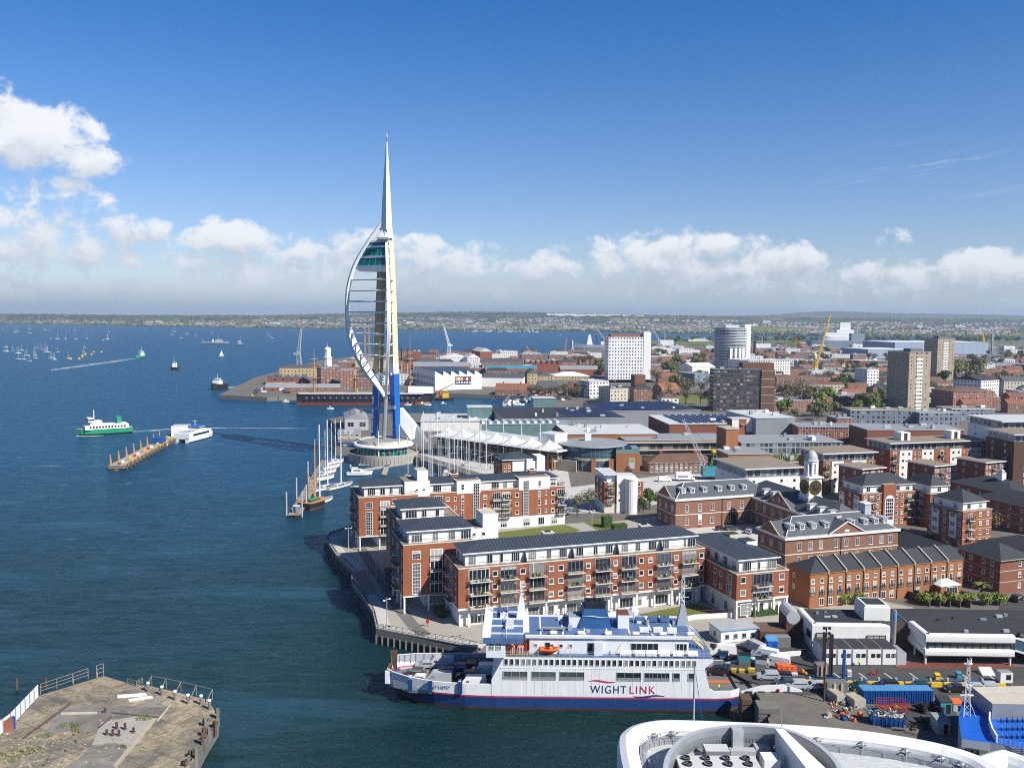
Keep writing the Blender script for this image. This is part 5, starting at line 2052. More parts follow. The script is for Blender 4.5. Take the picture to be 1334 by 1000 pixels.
	mb.prism(ccw(q+[(74,64),(52,64),(50,86)]),24.9,25.5,'roof_tiles',bottom=False)
	mb.build('roof_terrace',T)
headquarters()
# ------------------------------------------------------------------ the derelict jetty
def jetty():
	m=bpy.data.materials.new('jetty_slab')
	m.use_nodes=True
	g=NT(m.node_tree)
	tc=g.n('ShaderNodeTexCoord').outputs['Object']
	a=g.n('ShaderNodeTexNoise',{'Vector':tc,'Scale':.13,'Detail':7.0,'Roughness':.68,'Distortion':.6}).outputs[0]
	b=g.n('ShaderNodeTexNoise',{'Vector':tc,'Scale':1.1,'Detail':8.0,'Roughness':.72}).outputs[0]
	c=g.ramp(a,[(.36,(.17,.155,.13)),(.46,(.30,.26,.19)),(.55,(.44,.35,.23)),(.68,(.36,.33,.28))])
	c=g.mix(g.ramp(b,[(.40,.55),(.52,0.0)]),c,(.14,.125,.095))
	c=g.mix(g.ramp(b,[(.62,0.0),(.72,.6)]),c,(.55,.48,.36))
	wv=g.n('ShaderNodeVectorMath',{0:tc,1:g.n('ShaderNodeTexNoise',{'Vector':tc,'Scale':.5,'Detail':4.0}).outputs['Color']},operation='ADD').outputs[0]
	br=g.n('ShaderNodeTexBrick',{'Vector':g.n('ShaderNodeMapping',{'Vector':wv,'Rotation':(0,0,.5)}).outputs[0],'Color1':(1,1,1,1),'Color2':(.8,.8,.82,1),'Mortar':(.25,.23,.19,1),'Scale':1.0,'Mortar Size':.045,'Brick Width':6.5,'Row Height':4.2})
	c=g.mix(1.0,c,br.outputs[0],'MULTIPLY')
	p=g.n('ShaderNodeBsdfPrincipled',{'Base Color':c,'Roughness':.95,'Specular IOR Level':.2})
	bp=g.n('ShaderNodeBump',{'Height':b,'Strength':.7,'Distance':.3})
	m.node_tree.links.new(bp.outputs[0],p.inputs['Normal'])
	g.n('ShaderNodeOutputMaterial',{0:p.outputs[0]})
	MATS['jetty_slab']=m
	E=[(-40,1000),(0,957),(52,905),(135,880),(170,890),(196,893),(272,911),(285,936),(271,958),(262,975),(245,1002)]
	poly=[tuple(gp(x,y,3)[:2])for x,y in E]+[(-56,112),(-100,112)]
	mb=MB()
	mb.prism(ccw(poly),-3,3.0,'dark_concrete','jetty_slab',bottom=False)
	struct(mb,'jetty','derelict concrete jetty with cracked slabs','jetty')
	mat('old_slab',(.20,.185,.16),.95,.45,.5)
	def patch(pts,m,z,name,h=.0):
		mb=MB()
		mb.prism(ccw([tuple(gp(x,y,3.0)[:2])for x,y in pts]),3.0,z,m,bottom=False)
		o=mb.build(name)
		o['kind']='structure'
		return o
	patch([(80,918),(150,917),(200,922),(190,945),(168,940),(140,958),(96,950),(52,960),(70,938)],'old_slab',3.012,'floor_slab')
	patch([(132,940),(180,932),(200,935),(186,955),(170,975),(148,966),(120,970)],'concrete',3.02,'floor_slab')
	patch([(118,972),(165,966),(158,984),(150,1000),(80,1002),(104,986)],'old_slab',3.012,'floor_slab')
	patch([(150,922),(218,920),(205,938),(188,948),(160,946)],'old_slab',3.016,'floor_slab')
	for a,b,w,m,h in(((92,916),(30,962),.4,'timber',.1),((80,930),(126,929),.4,'pale_stone',.25),((145,934),(128,948),.3,'timber',.1),((202,936),(150,998),.7,'stone',.18),((145,928),(205,934),.3,'timber',.1),((222,918),(205,939),.25,'pale_stone',.1)):
		A,Bv=gp(a[0],a[1],3),gp(b[0],b[1],3)
		d=(Bv-A).normalized()
		nrm=Vector((-d.y,d.x,0))*w/2
		mb=MB()
		mb.prism(ccw([tuple((A+nrm)[:2]),tuple((A-nrm)[:2]),tuple((Bv-nrm)[:2]),tuple((Bv+nrm)[:2])]),3.0,3.03+h,m,bottom=False)
		o=mb.build('kerb')
		o['kind']='structure'
	rnd=random.Random(3)
	for i,(x,y)in enumerate(((139,957),(147,958),(155,958),(152,949),(163,950),(174,954),(137,928))):
		p=gp(x,y,3.0)
		mb=MB()
		mb.box(-.16,-.16,0,.16,.16,.9+rnd.random()*.5,'brown_brick')
		mb.box(-.3,-.3,0,.3,.3,.14,'dark_concrete')
		o=mb.build('stub_post',loc=p)
		tag(o,'rusty steel stub sticking up from the cracked jetty floor','post','rusty stubs on the jetty')
	for i,(x,y,l,w_)in enumerate(((173,906,5.2,1.3),(184,910,4.2,1.0))):
		p=gp(x,y,3.0)
		mb=MB()
		mb.prism([(-l/2,-w_/2),(l/2,-w_/2+.3),(l/2-.5,w_/2),(-l/2-.3,w_/2-.2)],0,.22,'white_paint')
		tag(mb.build('board',loc=p,rot=.15+.2*i),('larger','smaller')[i]+' white board lying on the derelict jetty','board')
	def fence_line(pts,z,step):
		P_=[gp(x,y,3.0)for x,y in pts]
		out=[]
		for a,b in zip(P_,P_[1:]):
			n=max(1,int((b-a).length/step))
			for i in range(n):
				out.append(a.lerp(b,i/n))
		out.append(P_[-1])
		return out
	t=thing('panel_fence','white sheet panel fence at the left edge of the derelict jetty','fence')
	pts=fence_line([(-6,962),(14,947),(50,908)],3,2.0)
	for a,b in zip(pts,pts[1:]):
		mb=MB()
		d=(b-a)
		u=d.normalized()
		nn=Vector((-u.y,u.x,0))*.05
		i=len(mb.v)
		for zz in(3.2,5.5):
			for q in(a+u*.06-nn,b-u*.06-nn,b-u*.06+nn,a+u*.06+nn):
				mb.v.append((q.x,q.y,zz))
		for f in((0,1,5,4),(1,2,6,5),(2,3,7,6),(3,0,4,7),(4,5,6,7)):
			mb.f.append(tuple(i+k for k in f));mb.k.append('white_paint')
		mb.build('panel',t)
		mb=MB()
		mb.bar((a.x+.15,a.y-.15,3),(a.x+.15,a.y-.15,5.6),.07,'grey_metal')
		mb.build('post',t)
	p=gp(8,951,3)
	mb=MB()
	mb.box(-1.3,-.8,0,1.0,.8,2.0,'dock_brick')
	mb.box(1.0,-.4,0,1.4,.4,2.1,'blue_paint')
	tag(mb.build('brick_pier',loc=p,rot=.7),'red brick stub wall at the foot of the white panel fence','wall')
	def rail(label,pts,step,h,braces,m='pale_timber'):
		t=thing('railing',label,'railing')
		P_=fence_line(pts,3,step)
		mb=MB()
		for a,b in zip(P_,P_[1:]):
			for z in(h,h*.66,h*.33):
				mb.bar((a.x,a.y,3+z),(b.x,b.y,3+z),.05,m)
		mb.build('rail',t)
		for k,a in enumerate(P_):
			mb=MB()
			mb.bar((a.x,a.y,3),(a.x,a.y,3+h),.07,m)
			if k in braces:
				mb.bar((a.x,a.y,3+h*.9),(a.x+.9,a.y-1.3,3),.06,m)
			mb.build('post',t)
	rail('weathered timber railing along the back left edge of the derelict jetty',[(53,904),(115,883)],2.4,2.0,(2,4))
	rail('short taller end of railing by the back corner of the jetty',[(126,882),(135,879)],1.8,2.4,(0,))
	rail('low white rail by the gap in the jetty back edge',[(166,890),(178,894),(186,890)],1.5,1.1,())
	t=thing('railing','thin railing with leaning props between white posts on the jetty right side','railing')
	P_=fence_line([(196,893),(234,901),(275,911)],3,3.0)
	mb=MB()
	for a,b in zip(P_,P_[1:]):
		mb.bar((a.x,a.y+.2,5.0),(b.x,b.y+.2,5.0),.05,'pale_timber')
	mb.build('rail',t)
	for a in P_:
		mb=MB()
		mb.bar((a.x+.2,a.y+.2,3),(a.x+.2,a.y+.2,5.05),.06,'pale_timber')
		mb.bar((a.x+.2,a.y+.2,4.9),(a.x-.5,a.y-1.5,3),.07,'pale_timber')
		mb.build('prop',t)
	for x,y in((193,900),(211,905),(228,911),(245,916),(262,917),(273,923)):
		mb=MB()
		mb.cyl(0,0,0,1.5,.28,.25,10,'dark_concrete')
		mb.cyl(0,0,1.5,1.8,.34,.34,10,'white_paint')
		tag(mb.build('mooring_post',loc=gp(x,y,3)),'grey mooring post with a white cap along the jetty right side','post','white capped posts of the jetty')
	for i,(x,y)in enumerate(((284,935),(280,947),(267,945),(266,958),(272,955),(264,969),(255,987),(248,985),(246,996),(242,997))):
		mb=MB()
		h=rnd.uniform(.9,2.0)
		mb.box(-.25,-.3,-1.5,.25,.3,h,'timber' if i%2 else 'dark_concrete')
		mb.box(-.5,-.15,h*.5,.5,.15,h*.5+.22,'boot_red' if i%3==0 else 'dark')
		tag(mb.build('fender_pile',loc=gp(x,y,3),rot=rnd.random()),'broken timber fender pile along the right edge of the derelict jetty','pile','fender piles of the jetty')
	for x,y in((22,898),(60,897)):
		mb=MB()
		mb.cyl(0,0,-2,2.3,.28,.22,9,'timber')
		tag(mb.build('mooring_pile',loc=gp(x,y,0)),'lone timber pile standing in the water beyond the jetty railing','pile','lone piles in the water')
	mb=MB()
	for(x,y,r,n)in((187,935,1.2,110),(90,945,1.6,110),(10,985,2.4,160),(40,978,1.6,90),(60,958,1.0,50),(160,972,.8,40),(100,952,.8,40)):
		c=gp(x,y,3.0)
		for k in range(n):
			a,d=rnd.random()*6.28,r*rnd.random()**.6
			q=Vector((c.x+d*math.cos(a)*1.3,c.y+d*math.sin(a),3.0))
			t_=rnd.random()*6.28
			w_=.10
			hh=rnd.uniform(.15,.5)
			mb.face([(q.x-w_*math.cos(t_),q.y-w_*math.sin(t_),3.0),(q.x+w_*math.cos(t_),q.y+w_*math.sin(t_),3.0),(q.x+rnd.uniform(-.2,.2),q.y+rnd.uniform(-.2,.2),3.0+hh)],'leaf' if k%3 else 'grass')
	tag(mb.build('weeds'),'tufts of weed growing in the cracks of the jetty','weeds',kind='stuff')
	mb=MB()
	for i in range(200):
		x,y=rnd.uniform(0,170),rnd.uniform(925,1000)
		if rnd.random()<.5:
			x,y=rnd.gauss(60,30),rnd.gauss(975,14)
		q=gp(x,y,3.0)
		s=rnd.uniform(.05,.2)
		mb.prism([(q.x-s,q.y-s*.6),(q.x+s*.8,q.y-s),(q.x+s,q.y+s*.7),(q.x-s*.5,q.y+s)],3.0,3.0+s*rnd.uniform(.4,1),rnd.choice(['pale_stone','concrete','stone','brown_brick','dark_concrete']),bottom=False)
	tag(mb.build('rubble'),'broken concrete and brick rubble strewn on the jetty','rubble',kind='stuff')
jetty()
# ------------------------------------------------------------------ ferry terminal and its yard
def px_box(x0,x1,yb,yt,z0=3.5):
	"""near bottom edge x0..x1 at row yb, top at row yt -> origin, width, height"""
	a,b=gp(x0,yb,z0),gp(x1,yb,z0)
	return a,(b-a).length,at(x0,yt,a.y).z-z0
def simple(name,label,cat,mb,loc,rot=0.0,group=None):
	return tag(mb.build(name,loc=loc,rot=rot),label,cat,group)
def terminal():
	o=(64.6,185.6)
	b=Bld('ferry_terminal','low ferry terminal with black felt roofs and rounded white fascia bands','terminal',o,R(-1.5))
	def band(mb,x0,y0,x1,z0,z1,d=1.0,left=None):
		"""rounded fascia"""
		prof=[(0.0,z0+.12),(-.12,z0+.3),(-.14,(z0+z1)/2),(-.13,z1-.35),(0.0,z1-.08),(.35,z1+.05),(d,z1+.05),(d,z0),(.2,z0)]
		loft(mb,[[(x0,y0+y,z)for y,z in prof],[(x1,y0+y,z)for y,z in prof]],'white_render')
		if left is not None:
			loft(mb,[[(x0+y,left,z)for y,z in prof][::-1],[(x0+y,y0+.1,z)for y,z in prof][::-1]],'white_render')
	mb=MB()
	mb.box(.3,.5,3.5,16.6,10.5,9.4,'white_render','felt_roof')
	mb.box(16.6,2.0,3.5,24,12.5,9.0,'brown_brick','felt_roof')
	mb.box(21.6,-5.5,6.6,54,12,9.3,'white_render','felt_roof')
	mb.box(23.5,1,3.5,54,12,6.6,'dark_concrete')
	mb.box(54,-1,3.5,75,12,9.3,'white_render','felt_roof')
	b.part('wall',mb)
	mb=MB()
	band(mb,0,0,16.6,5.6,9.6,1.0,10.5)
	b.part('fascia',mb)
	mb=MB()
	band(mb,21.3,-6.3,39.5,8.2,9.9,1.0,2.0)
	b.part('fascia',mb)
	mb=MB()
	band(mb,21.3,-6.3,39.5,5.3,6.8,1.0,2.0)
	b.part('fascia',mb)
	mb=MB()
	mb.box(21.9,-5.6,6.8,39.2,-5.5,8.3,'glass')
	for k in range(12):
		mb.box(22.0+k*1.55,-5.7,6.8,22.12+k*1.55,-5.55,8.3,'black_metal')
	b.part('window',mb)
	F=b.fr('F',0,-.22,0,0)
	b.win(F,2.3,6.3,3.0,1.5,2,1,frame='black_metal',sill=False,out=.05)
	b.win(F,13.6,6.0,4.0,1.4,3,1,frame='black_metal',sill=False,out=.05)
	b.win(b.fr('L',-.22,0,0,10.5),9.0,6.3,2.4,1.5,2,1,frame='black_metal',sill=False,out=.05)
	for x in(21.7,31,39.0):
		for y in(-5.6,-.5):
			mb=MB()
			mb.cyl(x,y,3.5,5.4,.25,.25,10,'white_render')
			b.part('column',mb)
	mb=MB()
	mb.bar((-2.4,5.5,9.0),(-2.4,11.8,9.0),1.5,'pale_metal',14)
	mb.box(-3.9,5.6,3.5,-.6,11.6,9.0,'brown_brick')
	b.part('barrel_porch',mb)
	mb=MB()
	q=[(12.2,3.4),(17.8,3.4),(17.8,9.4),(12.2,9.4)]
	loft(mb,[[(x,y,9.3)for x,y in q],[(x,y,12.2)for x,y in q],[(15+(x-15)*.9,6.4+(y-6.4)*.9,12.7)for x,y in q]],'white_render')
	mb.box(12.9,4.2,12.7,17.1,8.6,12.72,'felt_roof')
	b.part('plant_room',mb)
	mb=MB()
	mb.cyl(17.3,-.2,3.5,13.0,.42,.42,14,'grey_metal')
	mb.cyl(17.3,-.2,11.0,12.2,.44,.44,14,'light_blue')
	b.part('flue',mb)
	mb=MB()
	mb.bar((41,-4.8,9.4),(60,-4.4,9.4),.75,'black_metal',12)
	b.part('skylight',mb)
	mb=MB()
	loft(mb,[[(39.6,-6,6.9),(39.6,-3.6,6.9),(39.6,-3.6,9.3),(39.6,-6,9.3)],[(50,-6.6,4.0),(50,-4.2,4.0),(50,-4.2,6.4),(50,-6.6,6.4)]],'blue_glass')
	mb.bar((39.6,-6.05,6.8),(50,-6.65,3.8),.25,'white_render')
	mb.bar((39.6,-6.05,9.3),(50,-6.65,6.4),.12,'white_render')
	b.part('covered_stair',mb)
	rnd=random.Random(8)
	for i in range(12):
		mb=MB()
		x,y=rnd.uniform(24,52),rnd.uniform(-3,9)
		if i<4:
			x,y=rnd.uniform(2,10),rnd.uniform(2,9)
		mb.box(x,y,9.3,x+rnd.uniform(.5,1.5),y+rnd.uniform(.4,.9),9.6+rnd.random()*.3,rnd.choice(['grey_metal','pale_metal','felt_roof']))
		b.part('roof_vent',mb)
	b.done()
	a,w,h=px_box(1072,1169,866,845)
	c=Bld('portable_cabins','row of five white portable cabins with dark roofs below the terminal','cabin',a,R(.5))
	n=5
	for i in range(n):
		mb=MB()
		x0=i*w/n
		mb.box(x0,0,3.6,x0+w/n-.12,6.2,3.5+h,'white_paint','felt_roof')
		mb.box(x0+w/n-.3,-.06,3.6,x0+w/n-.16,.1,3.5+h,'grey_metal')
		c.part('cabin',mb)
		F=c.fr('F',0,0,w,6)
		for s in(1.1,2.2):
			c.win(F,x0+s,5.2,.75,.75,2,1,frame='dark',sill=False,blind=0,fw=.06)
	mb=MB()
	mb.box(w+.1,.3,3.5,w+1.9,5,6.0,'pale_metal','grey_roof')
	c.part('store',mb)
	c.done()
	a=gp(939,838.7)
	e=gp(988,834)
	ang=math.atan2(e.y-a.y,e.x-a.x)
	w=(e-a).length
	c=Bld('portable_cabin','white portable cabin with blue eaves beside the ferry stern and parked vans','cabin',a,ang)
	mb=MB()
	mb.box(0,0,3.7,w,5.5,6.3,'white_paint')
	c.part('wall',mb)
	mb=MB()
	mb.box(-.15,-.2,6.3,w+.15,5.7,6.5,'light_blue','pale_metal')
	c.part('roof',mb)
	for k in range(4):
		c.win(c.fr('F',0,0,w,5),(k+.7)*w/4.4,4.6,.9,.9,2,1,frame='grey_metal',fw=.07,blind=0)
	c.win(c.fr('L',0,0,w,5.5),2.7,4.6,.9,.9,2,1,frame='grey_metal',blind=0)
	c.done()
terminal()
def yard():
	rnd=random.Random(21)
	def sheet(pts,m,z,name):
		mb=MB()
		mb.prism(ccw([tuple(gp(x,y,z)[:2])for x,y in pts]),3.4,z,m,bottom=False)
		o=mb.build(name)
		o['kind']='structure'
		return o
	sheet([(925,850),(1010,822),(1045,838),(1060,860),(1334,868),(1420,890),(1334,905),(1120,905),(1040,905),(990,895),(940,868)],'asphalt',3.505,'road')
	sheet([(1030,912),(1330,903),(1420,960),(1290,1000),(1010,960),(1000,935)],'yard',3.504,'yard')
	sheet([(1170,862),(1320,864),(1320,870),(1170,870)],'boot_red',3.51,'path')
	sheet([(1140,905),(1240,915),(1260,960),(1200,950),(1150,935)],'asphalt',3.509,'yard')
	for i in range(7):
		x=1085+i*33
		sheet([(x,876),(x+2,876),(x+13,884),(x+11,884)],'pale_paving',3.511,'road_marking')
	x=1030.0
	g0='yellow barrier blocks along the boarding lane'
	pool=None
	while x<1312:
		y=890.5+(x-1030)*.018
		a,e=gp(x,y),gp(x+16,y+.3)
		mb=MB()
		if pool is None:
			mb.box(0,-.3,0,2.1,.3,.85,'yellow')
			mb.box(.2,-.29,.05,1.8,-.24,.2,'dark')
			pool=mb.mesh('barrier_block')
		o=link('barrier_block',pool,None,a,0)
		tag(o,'yellow barrier block in the long row along the boarding lane','barrier',g0)
		x+=16.6
	t=thing('guard_rail','dark blue guard rail running behind the yellow barrier blocks','rail',gp(1030,884))
	mb=MB()
	A,B_=gp(1055,884,3.9)-t.location,gp(1302,887,3.9)-t.location
	mb.bar(A,B_,.14,'blue_paint',6)
	mb.build('rail',t)
	for k in range(12):
		p=A.lerp(B_,k/11)
		mb=MB()
		mb.box(p.x-.2,p.y-.2,0,p.x+.2,p.y+.2,.9,'pale_metal')
		mb.build('post',t)
	a,w,h=px_box(1303,1319,893,876)
	t=thing('control_cabin','small white control cabin on legs at the end of the boarding lane','cabin',a)
	mb=MB()
	mb.box(0,0,.6,w,1.8,h,'white_paint','grey_roof')
	mb.build('wall',t)
	mb=MB()
	mb.box(w*.45,-.02,1.2,w*.85,.02,h-.4,'glass')
	mb.build('window',t)
	mb=MB()
	for k in(.1,w-.2):
		mb=MB()
		mb.box(k,.1,0,k+.12,.22,.6,'grey_metal')
		mb.build('leg',t)
	a=gp(1280,880)
	t=thing('steps','white steps with a sand coloured ramp beside the control cabin','steps',a)
	mb=MB()
	for k in range(5):
		mb.box(0,k*.4,0,2.6,k*.4+.4,.25+k*.22,'white_paint')
	mb.build('stair',t)
	t=thing('link_span','hinged vehicle ramp between the ferry stern and the yard','ramp',(44.0,172,0),R(-.7))
	mb=MB()
	mb.box(.4,-6.5,2.4,12,7.0,2.85,'deck_green')
	for k in range(9):
		mb.box(.5+k*1.3,-6.4,2.855,.62+k*1.3,6.9,2.862,'yellow' if k>6 else 'grey_metal')
	mb.build('deck',t)
	for s,m in((-6.7,'ship_white'),(7.2,'ship_white')):
		mb=MB()
		prof=[(.4,2.85),(12.0,2.85),(12,3.8),(8.5,4.9),(4,4.6),(.4,3.5)]
		i=len(mb.v)
		for y in(s-.15,s+.15):
			mb.v+=[(x,y,z)for x,z in prof]
		n=len(prof)
		mb.f+=[tuple(range(i,i+n)),tuple(reversed(range(i+n,i+2*n)))]
		mb.k+=[m,m]
		for k in range(n):
			j=(k+1)%n
			mb.f.append((i+k,i+n+k,i+n+j,i+j));mb.k.append(m)
		mb.build('side_plate',t)
	for k in range(4):
		mb=MB()
		mb.box(1.2+k*2.4,-7.4,1.5,2.4+k*2.4,-6.9,3.6,'rubber')
		mb.build('fender',t)
	mb=MB()
	loft(mb,[[(7.5,9.2,3),(10.5,9.2,3),(9.6,9.2,6.2),(8.6,9.2,6.2)],[(7.5,9.6,3),(10.5,9.6,3),(9.6,9.6,6.2),(8.6,9.6,6.2)]],'ship_white')
	mb.build('hinge_tower',t)
	for i,(x0,x1,yb,yt,d,lab)in enumerate(((964,977,930,895,5.0,'timber faced ferry fender at the stern corner, nearest the hull'),(985,1012,940,906,6.0,'grey concrete dolphin block at the corner of the quay'))):
		a,e=gp(x0,yb-22,4.2),gp(x1,yb-22,4.2)
		mb=MB()
		w=(e-a).length
		mb.box(0,0,-3-1,w,d*.6,4.4,'timber' if i==0 else 'dark_concrete')
		for k in range(7):
			mb.box(-.06,-.05,-2+k*.9,w+.05,.02,-1.92+k*.9,'dark')
		simple('dolphin',lab,'dolphin',mb,(a.x,a.y-d*.3,0),R(-4))
	for(x,yb,yt,r,m,lab)in((1073,872,826,.28,'black_metal','black lifting post farther from the floodlight mast'),(1081.5,886,826,.3,'black_metal','black lifting post beside the floodlight mast'),(1098.5,890,846,.24,'blue_paint','blue steel post on a blue foot by the yard wall')):
		a=gp(x,yb)
		h=at(x,yt,a.y).z-3.5
		t=thing('post',lab,'post',a)
		mb=MB()
		mb.box(-r,-r,0,r,r,h,m)
		mb.build('shaft',t)
		mb=MB()
		mb.box(-r*3,-r*3,0,r*3,r*3,.9,'blue_paint' if m!='black_metal' or x>1078 else 'dark_concrete')
		mb.build('foot',t)
	a=gp(1073.5,913)
	h=at(1073.5,816,a.y).z-3.5
	t=thing('floodlight_mast','tall wooden floodlight mast in the middle of the yard','mast',a)
	mb=MB()
	mb.bar((0,0,0),(0,0,h),.17,'timber',8,.12)
	mb.build('pole',t)
	for k,(dx,z)in enumerate(((-.5,h-.2),(.5,h-.2),(-.5,h-1.2),(.5,h-1.2),(-.5,h-2.2),(.5,h-2.2))):
		mb=MB()
		mb.bar((0,0,z),(dx,-.1,z),.05,'black_metal')
		mb.box(dx-.22,-.4,z-.2,dx+.22,-.05,z+.25,'black_metal')
		mb.build('floodlight',t)
	for i,(x0,x1,yb,yt,lab)in enumerate(((1077,1104,907,889,'grey concrete pier under the blue posts'),(1064,1080,880,866,'grey concrete pier under the black posts'))):
		a,w,h=px_box(x0,x1,yb,yt)
		mb=MB()
		mb.box(0,0,0,w,2.0,h,'dark_concrete')
		mb.box(w*.3,-.25,0,w*.42,0,h*.95,'stone')
		mb.box(w*.65,-.25,0,w*.77,0,h*.95,'stone')
		simple('pier',lab,'pier',mb,a)
	a,w,h=px_box(1124,1206,919,902)
	t=thing('shipping_container','long blue corrugated shipping container in the yard','container',gp(1124,917),R(1))
	w=(gp(1211,913)-gp(1124,917)).length
	mb=MB()
	mb.box(0,.05,.15,w,2.6,2.6,'blue_paint','light_blue')
	for k in range(int(w/.45)):
		mb.box(k*.45+.1,-.04,.2,k*.45+.32,.06,2.5,'blue_paint')
		mb.box(k*.45+.1,.1,2.6,k*.45+.32,2.5,2.63,'light_blue')
	mb.build('body',t)
	mb=MB()
	mb.box(w,.2,.2,w+.08,1.25,2.5,'blue_paint')
	mb.box(w,1.35,.2,w+.08,2.45,2.5,'blue_paint')
	for y in(.5,.95,1.65,2.1):
		mb.bar((w+.1,y,.2),(w+.1,y,2.5),.03,'pale_metal')
	mb.build('door',t)
	t=thing('skip','blue skip heaped with broken boards and rubbish','skip',gp(1133,944),R(-9))
	mb=MB()
	L,D_=6.2,2.4
	q0,q1=[(.6,0),(L-.6,0),(L-.6,D_),(.6,D_)],[(0,-.1),(L,-.1),(L,D_+.1),(0,D_+.1)]
	loft(mb,[[(x,y,0)for x,y in q0],[(x,y,1.7)for x,y in q1]],'blue_paint',cap=False)
	mb.face([(x,y,1.3)for x,y in q1],'stone')
	mb.face([(x,y,.02)for x,y in q0][::-1],'blue_paint')
	for k in range(8):
		mb.box(.5+k*.72,-.14,.1,.62+k*.72,-.02,1.65,'blue_paint')
	mb.build('body',t)
	mb=MB()
	for k in range(46):
		x,y,z=rnd.uniform(.3,L-.4),rnd.uniform(.1,D_-.1),1.3+rnd.random()*.5
		mb.bar((x,y,z),(x+rnd.uniform(-.9,.9),y+rnd.uniform(-.5,.5),z+rnd.uniform(-.1,.7)),rnd.uniform(.06,.2),rnd.choice(['pale_timber','white_render','stone','concrete','teal','cream_render']),4)
	o=mb.build('rubbish',t)
	t=thing('cage_trailer','red mesh cage trailer loaded with boards beside the container','trailer',gp(1146,930),R(-3))
	mb=MB()
	mb.box(0,0,.5,5.2,2.2,.7,'boot_red')
	for k in range(24):
		x,y=rnd.uniform(.2,4.8),rnd.uniform(.2,2)
		mb.bar((x,y,.8),(x+rnd.uniform(-1,1),y+rnd.uniform(-.4,.4),.9+rnd.random()*.4),.1,rnd.choice(['pale_timber','mast_ochre','boot_red']),4)
	mb.build('bed',t)
	mb=MB()
	for z in(.7,1.2,1.7,2.2):
		mb.path([(0,0,z),(5.2,0,z),(5.2,2.2,z),(0,2.2,z),(0,0,z)],.035,'red')
	for k in range(14):
		for y in(0,2.2):
			mb.bar((k*.4,y,.7),(k*.4,y,2.2),.025,'red')
	mb.build('cage',t)
	for x in(1.2,3.9):
		for y in(-.1,2.3):
			link('wheel',wheel_mesh(),t,(x,y,.35))
	ty=MB()
	n=12
	ring=[]
	for a in range(n):
		q=6.2832*a/n
		for(r,z)in((.55,.05),(.62,.25),(.55,.45),(.3,.42),(.28,.08)):
			ty.v.append((r*math.cos(q),r*math.sin(q),z))
	for a in range(n):
		b=(a+1)%n
		for k in range(5):
			j=(k+1)%5
			ty.f.append((a*5+k,b*5+k,b*5+j,a*5+j));ty.k.append('rubber')
	tm=ty.mesh('tyre')
	for(x,y,st)in((1196,926,3),(1203,928,4),(1210,924,3),(1219,926,4),(1226,928,3),(1199,921,2),(1222,920,3)):
		p=gp(x,y)
		for k in range(st):
			o=link('tyre',tm,None,(p.x+rnd.uniform(-.08,.08),p.y+rnd.uniform(-.08,.08),3.5+k*.42))
			tag(o,'black tyre in the stacks between the skip and the teal shed','tyre','stacked tyres')
	def shed(x0,x1,yb,yt,dep,m,roof,label,cat='shed',rot=0.0,door='dark',mono=.35):
		a,w,h=px_box(x0,x1,yb,yt)
		t=thing('shed',label,cat,a,rot)
		mb=MB()
		mb.box(0,0,0,w,dep,h*.8,m)
		mb.build('wall',t)
		mb=MB()
		mb.prism([(-.1,-.15),(w+.1,-.15),(w+.1,dep+.1),(-.1,dep+.1)],h*.8,[h*.82,h*.82,h*.82+mono,h*.82+mono],roof)
		mb.build('roof',t)
		mb=MB()
		mb.box(w*.5,-.04,.05,w*.88,0,h*.62,door)
		mb.build('door',t)
		return t
	shed(1225,1240,929,910,2.2,'teal','dark_slate','small teal shed beside the tyre stacks')
	shed(1221,1237,956,935,2.6,'pale_metal','grey_roof','grey hut with an open front near the white roof edge')
	shed(1000,1013,849,831,2.2,'bright_blue','light_blue','bright blue steel store by the low white wall',door='blue_paint')
	shed(1242,1254,926,914,1.6,'pale_metal','orange','small orange topped bin beside the teal shed','bin')
	for i,(x0,x1,yb,yt,lab)in enumerate(((1090,1103,917,902,'concrete block beside the blue posts'),(1113,1130,923,908,'longer concrete block at the end of the blue container'))):
		a,w,h=px_box(x0,x1,yb,yt)
		mb=MB()
		mb.box(0,0,0,w,3.4,h*.72,'concrete')
		mb.box(.1,.2,h*.72,w-.1,3.2,h*.76,'stone')
		mb.box(.2,-.05,.2,.5,0,.5,'dark')
		simple('concrete_block',lab,'block',mb,a,R(14))
	a,w,h=px_box(990,1024,838,822)
	t=thing('store','low brown store with a flat roof in the shade of the terminal','store',a)
	mb=MB()
	mb.box(0,0,0,w,6,h,'brown_brick','brown_tile')
	mb.build('wall',t)
	mb=MB()
	mb.box(w*.2,-2.2,0,w*1.05,-.05,2.2,'dark_concrete','grey_metal')
	mb.build('lean_to',t)
	t=thing('yard_wall','low white wall that turns a corner around the blue store','wall')
	for p,q in(((993,846),(1006,856)),((1006,856),(1043,853))):
		A,B_=gp(*p),gp(*q)
		d=(B_-A).normalized()
		nn=Vector((-d.y,d.x,0))*.16
		mb=MB()
		mb.prism(ccw([tuple((A+nn)[:2]),tuple((A-nn)[:2]),tuple((B_-nn)[:2]),tuple((B_+nn)[:2])]),3.4,4.5,'white_render')
		mb.build('panel',t)
	for r in range(4):
		for c in range(4):
			if r==3 and c>0:
				continue
			a=gp(1013+c*6.4,878)
			mb=MB()
			mb.box(0,0,0,.95,1.5,.32,'orange')
			for k in range(4):
				mb.box(.05+k*.24,-.02,.05,.15+k*.24,0,.27,'boot_red')
			simple('raft_canister','orange slab in the tall stacks beside the white hinge tower','float',mb,(a.x,a.y+.1*r,3.52+.34*r+.5),rnd.uniform(-.06,.06),'orange slabs stacked in the yard')
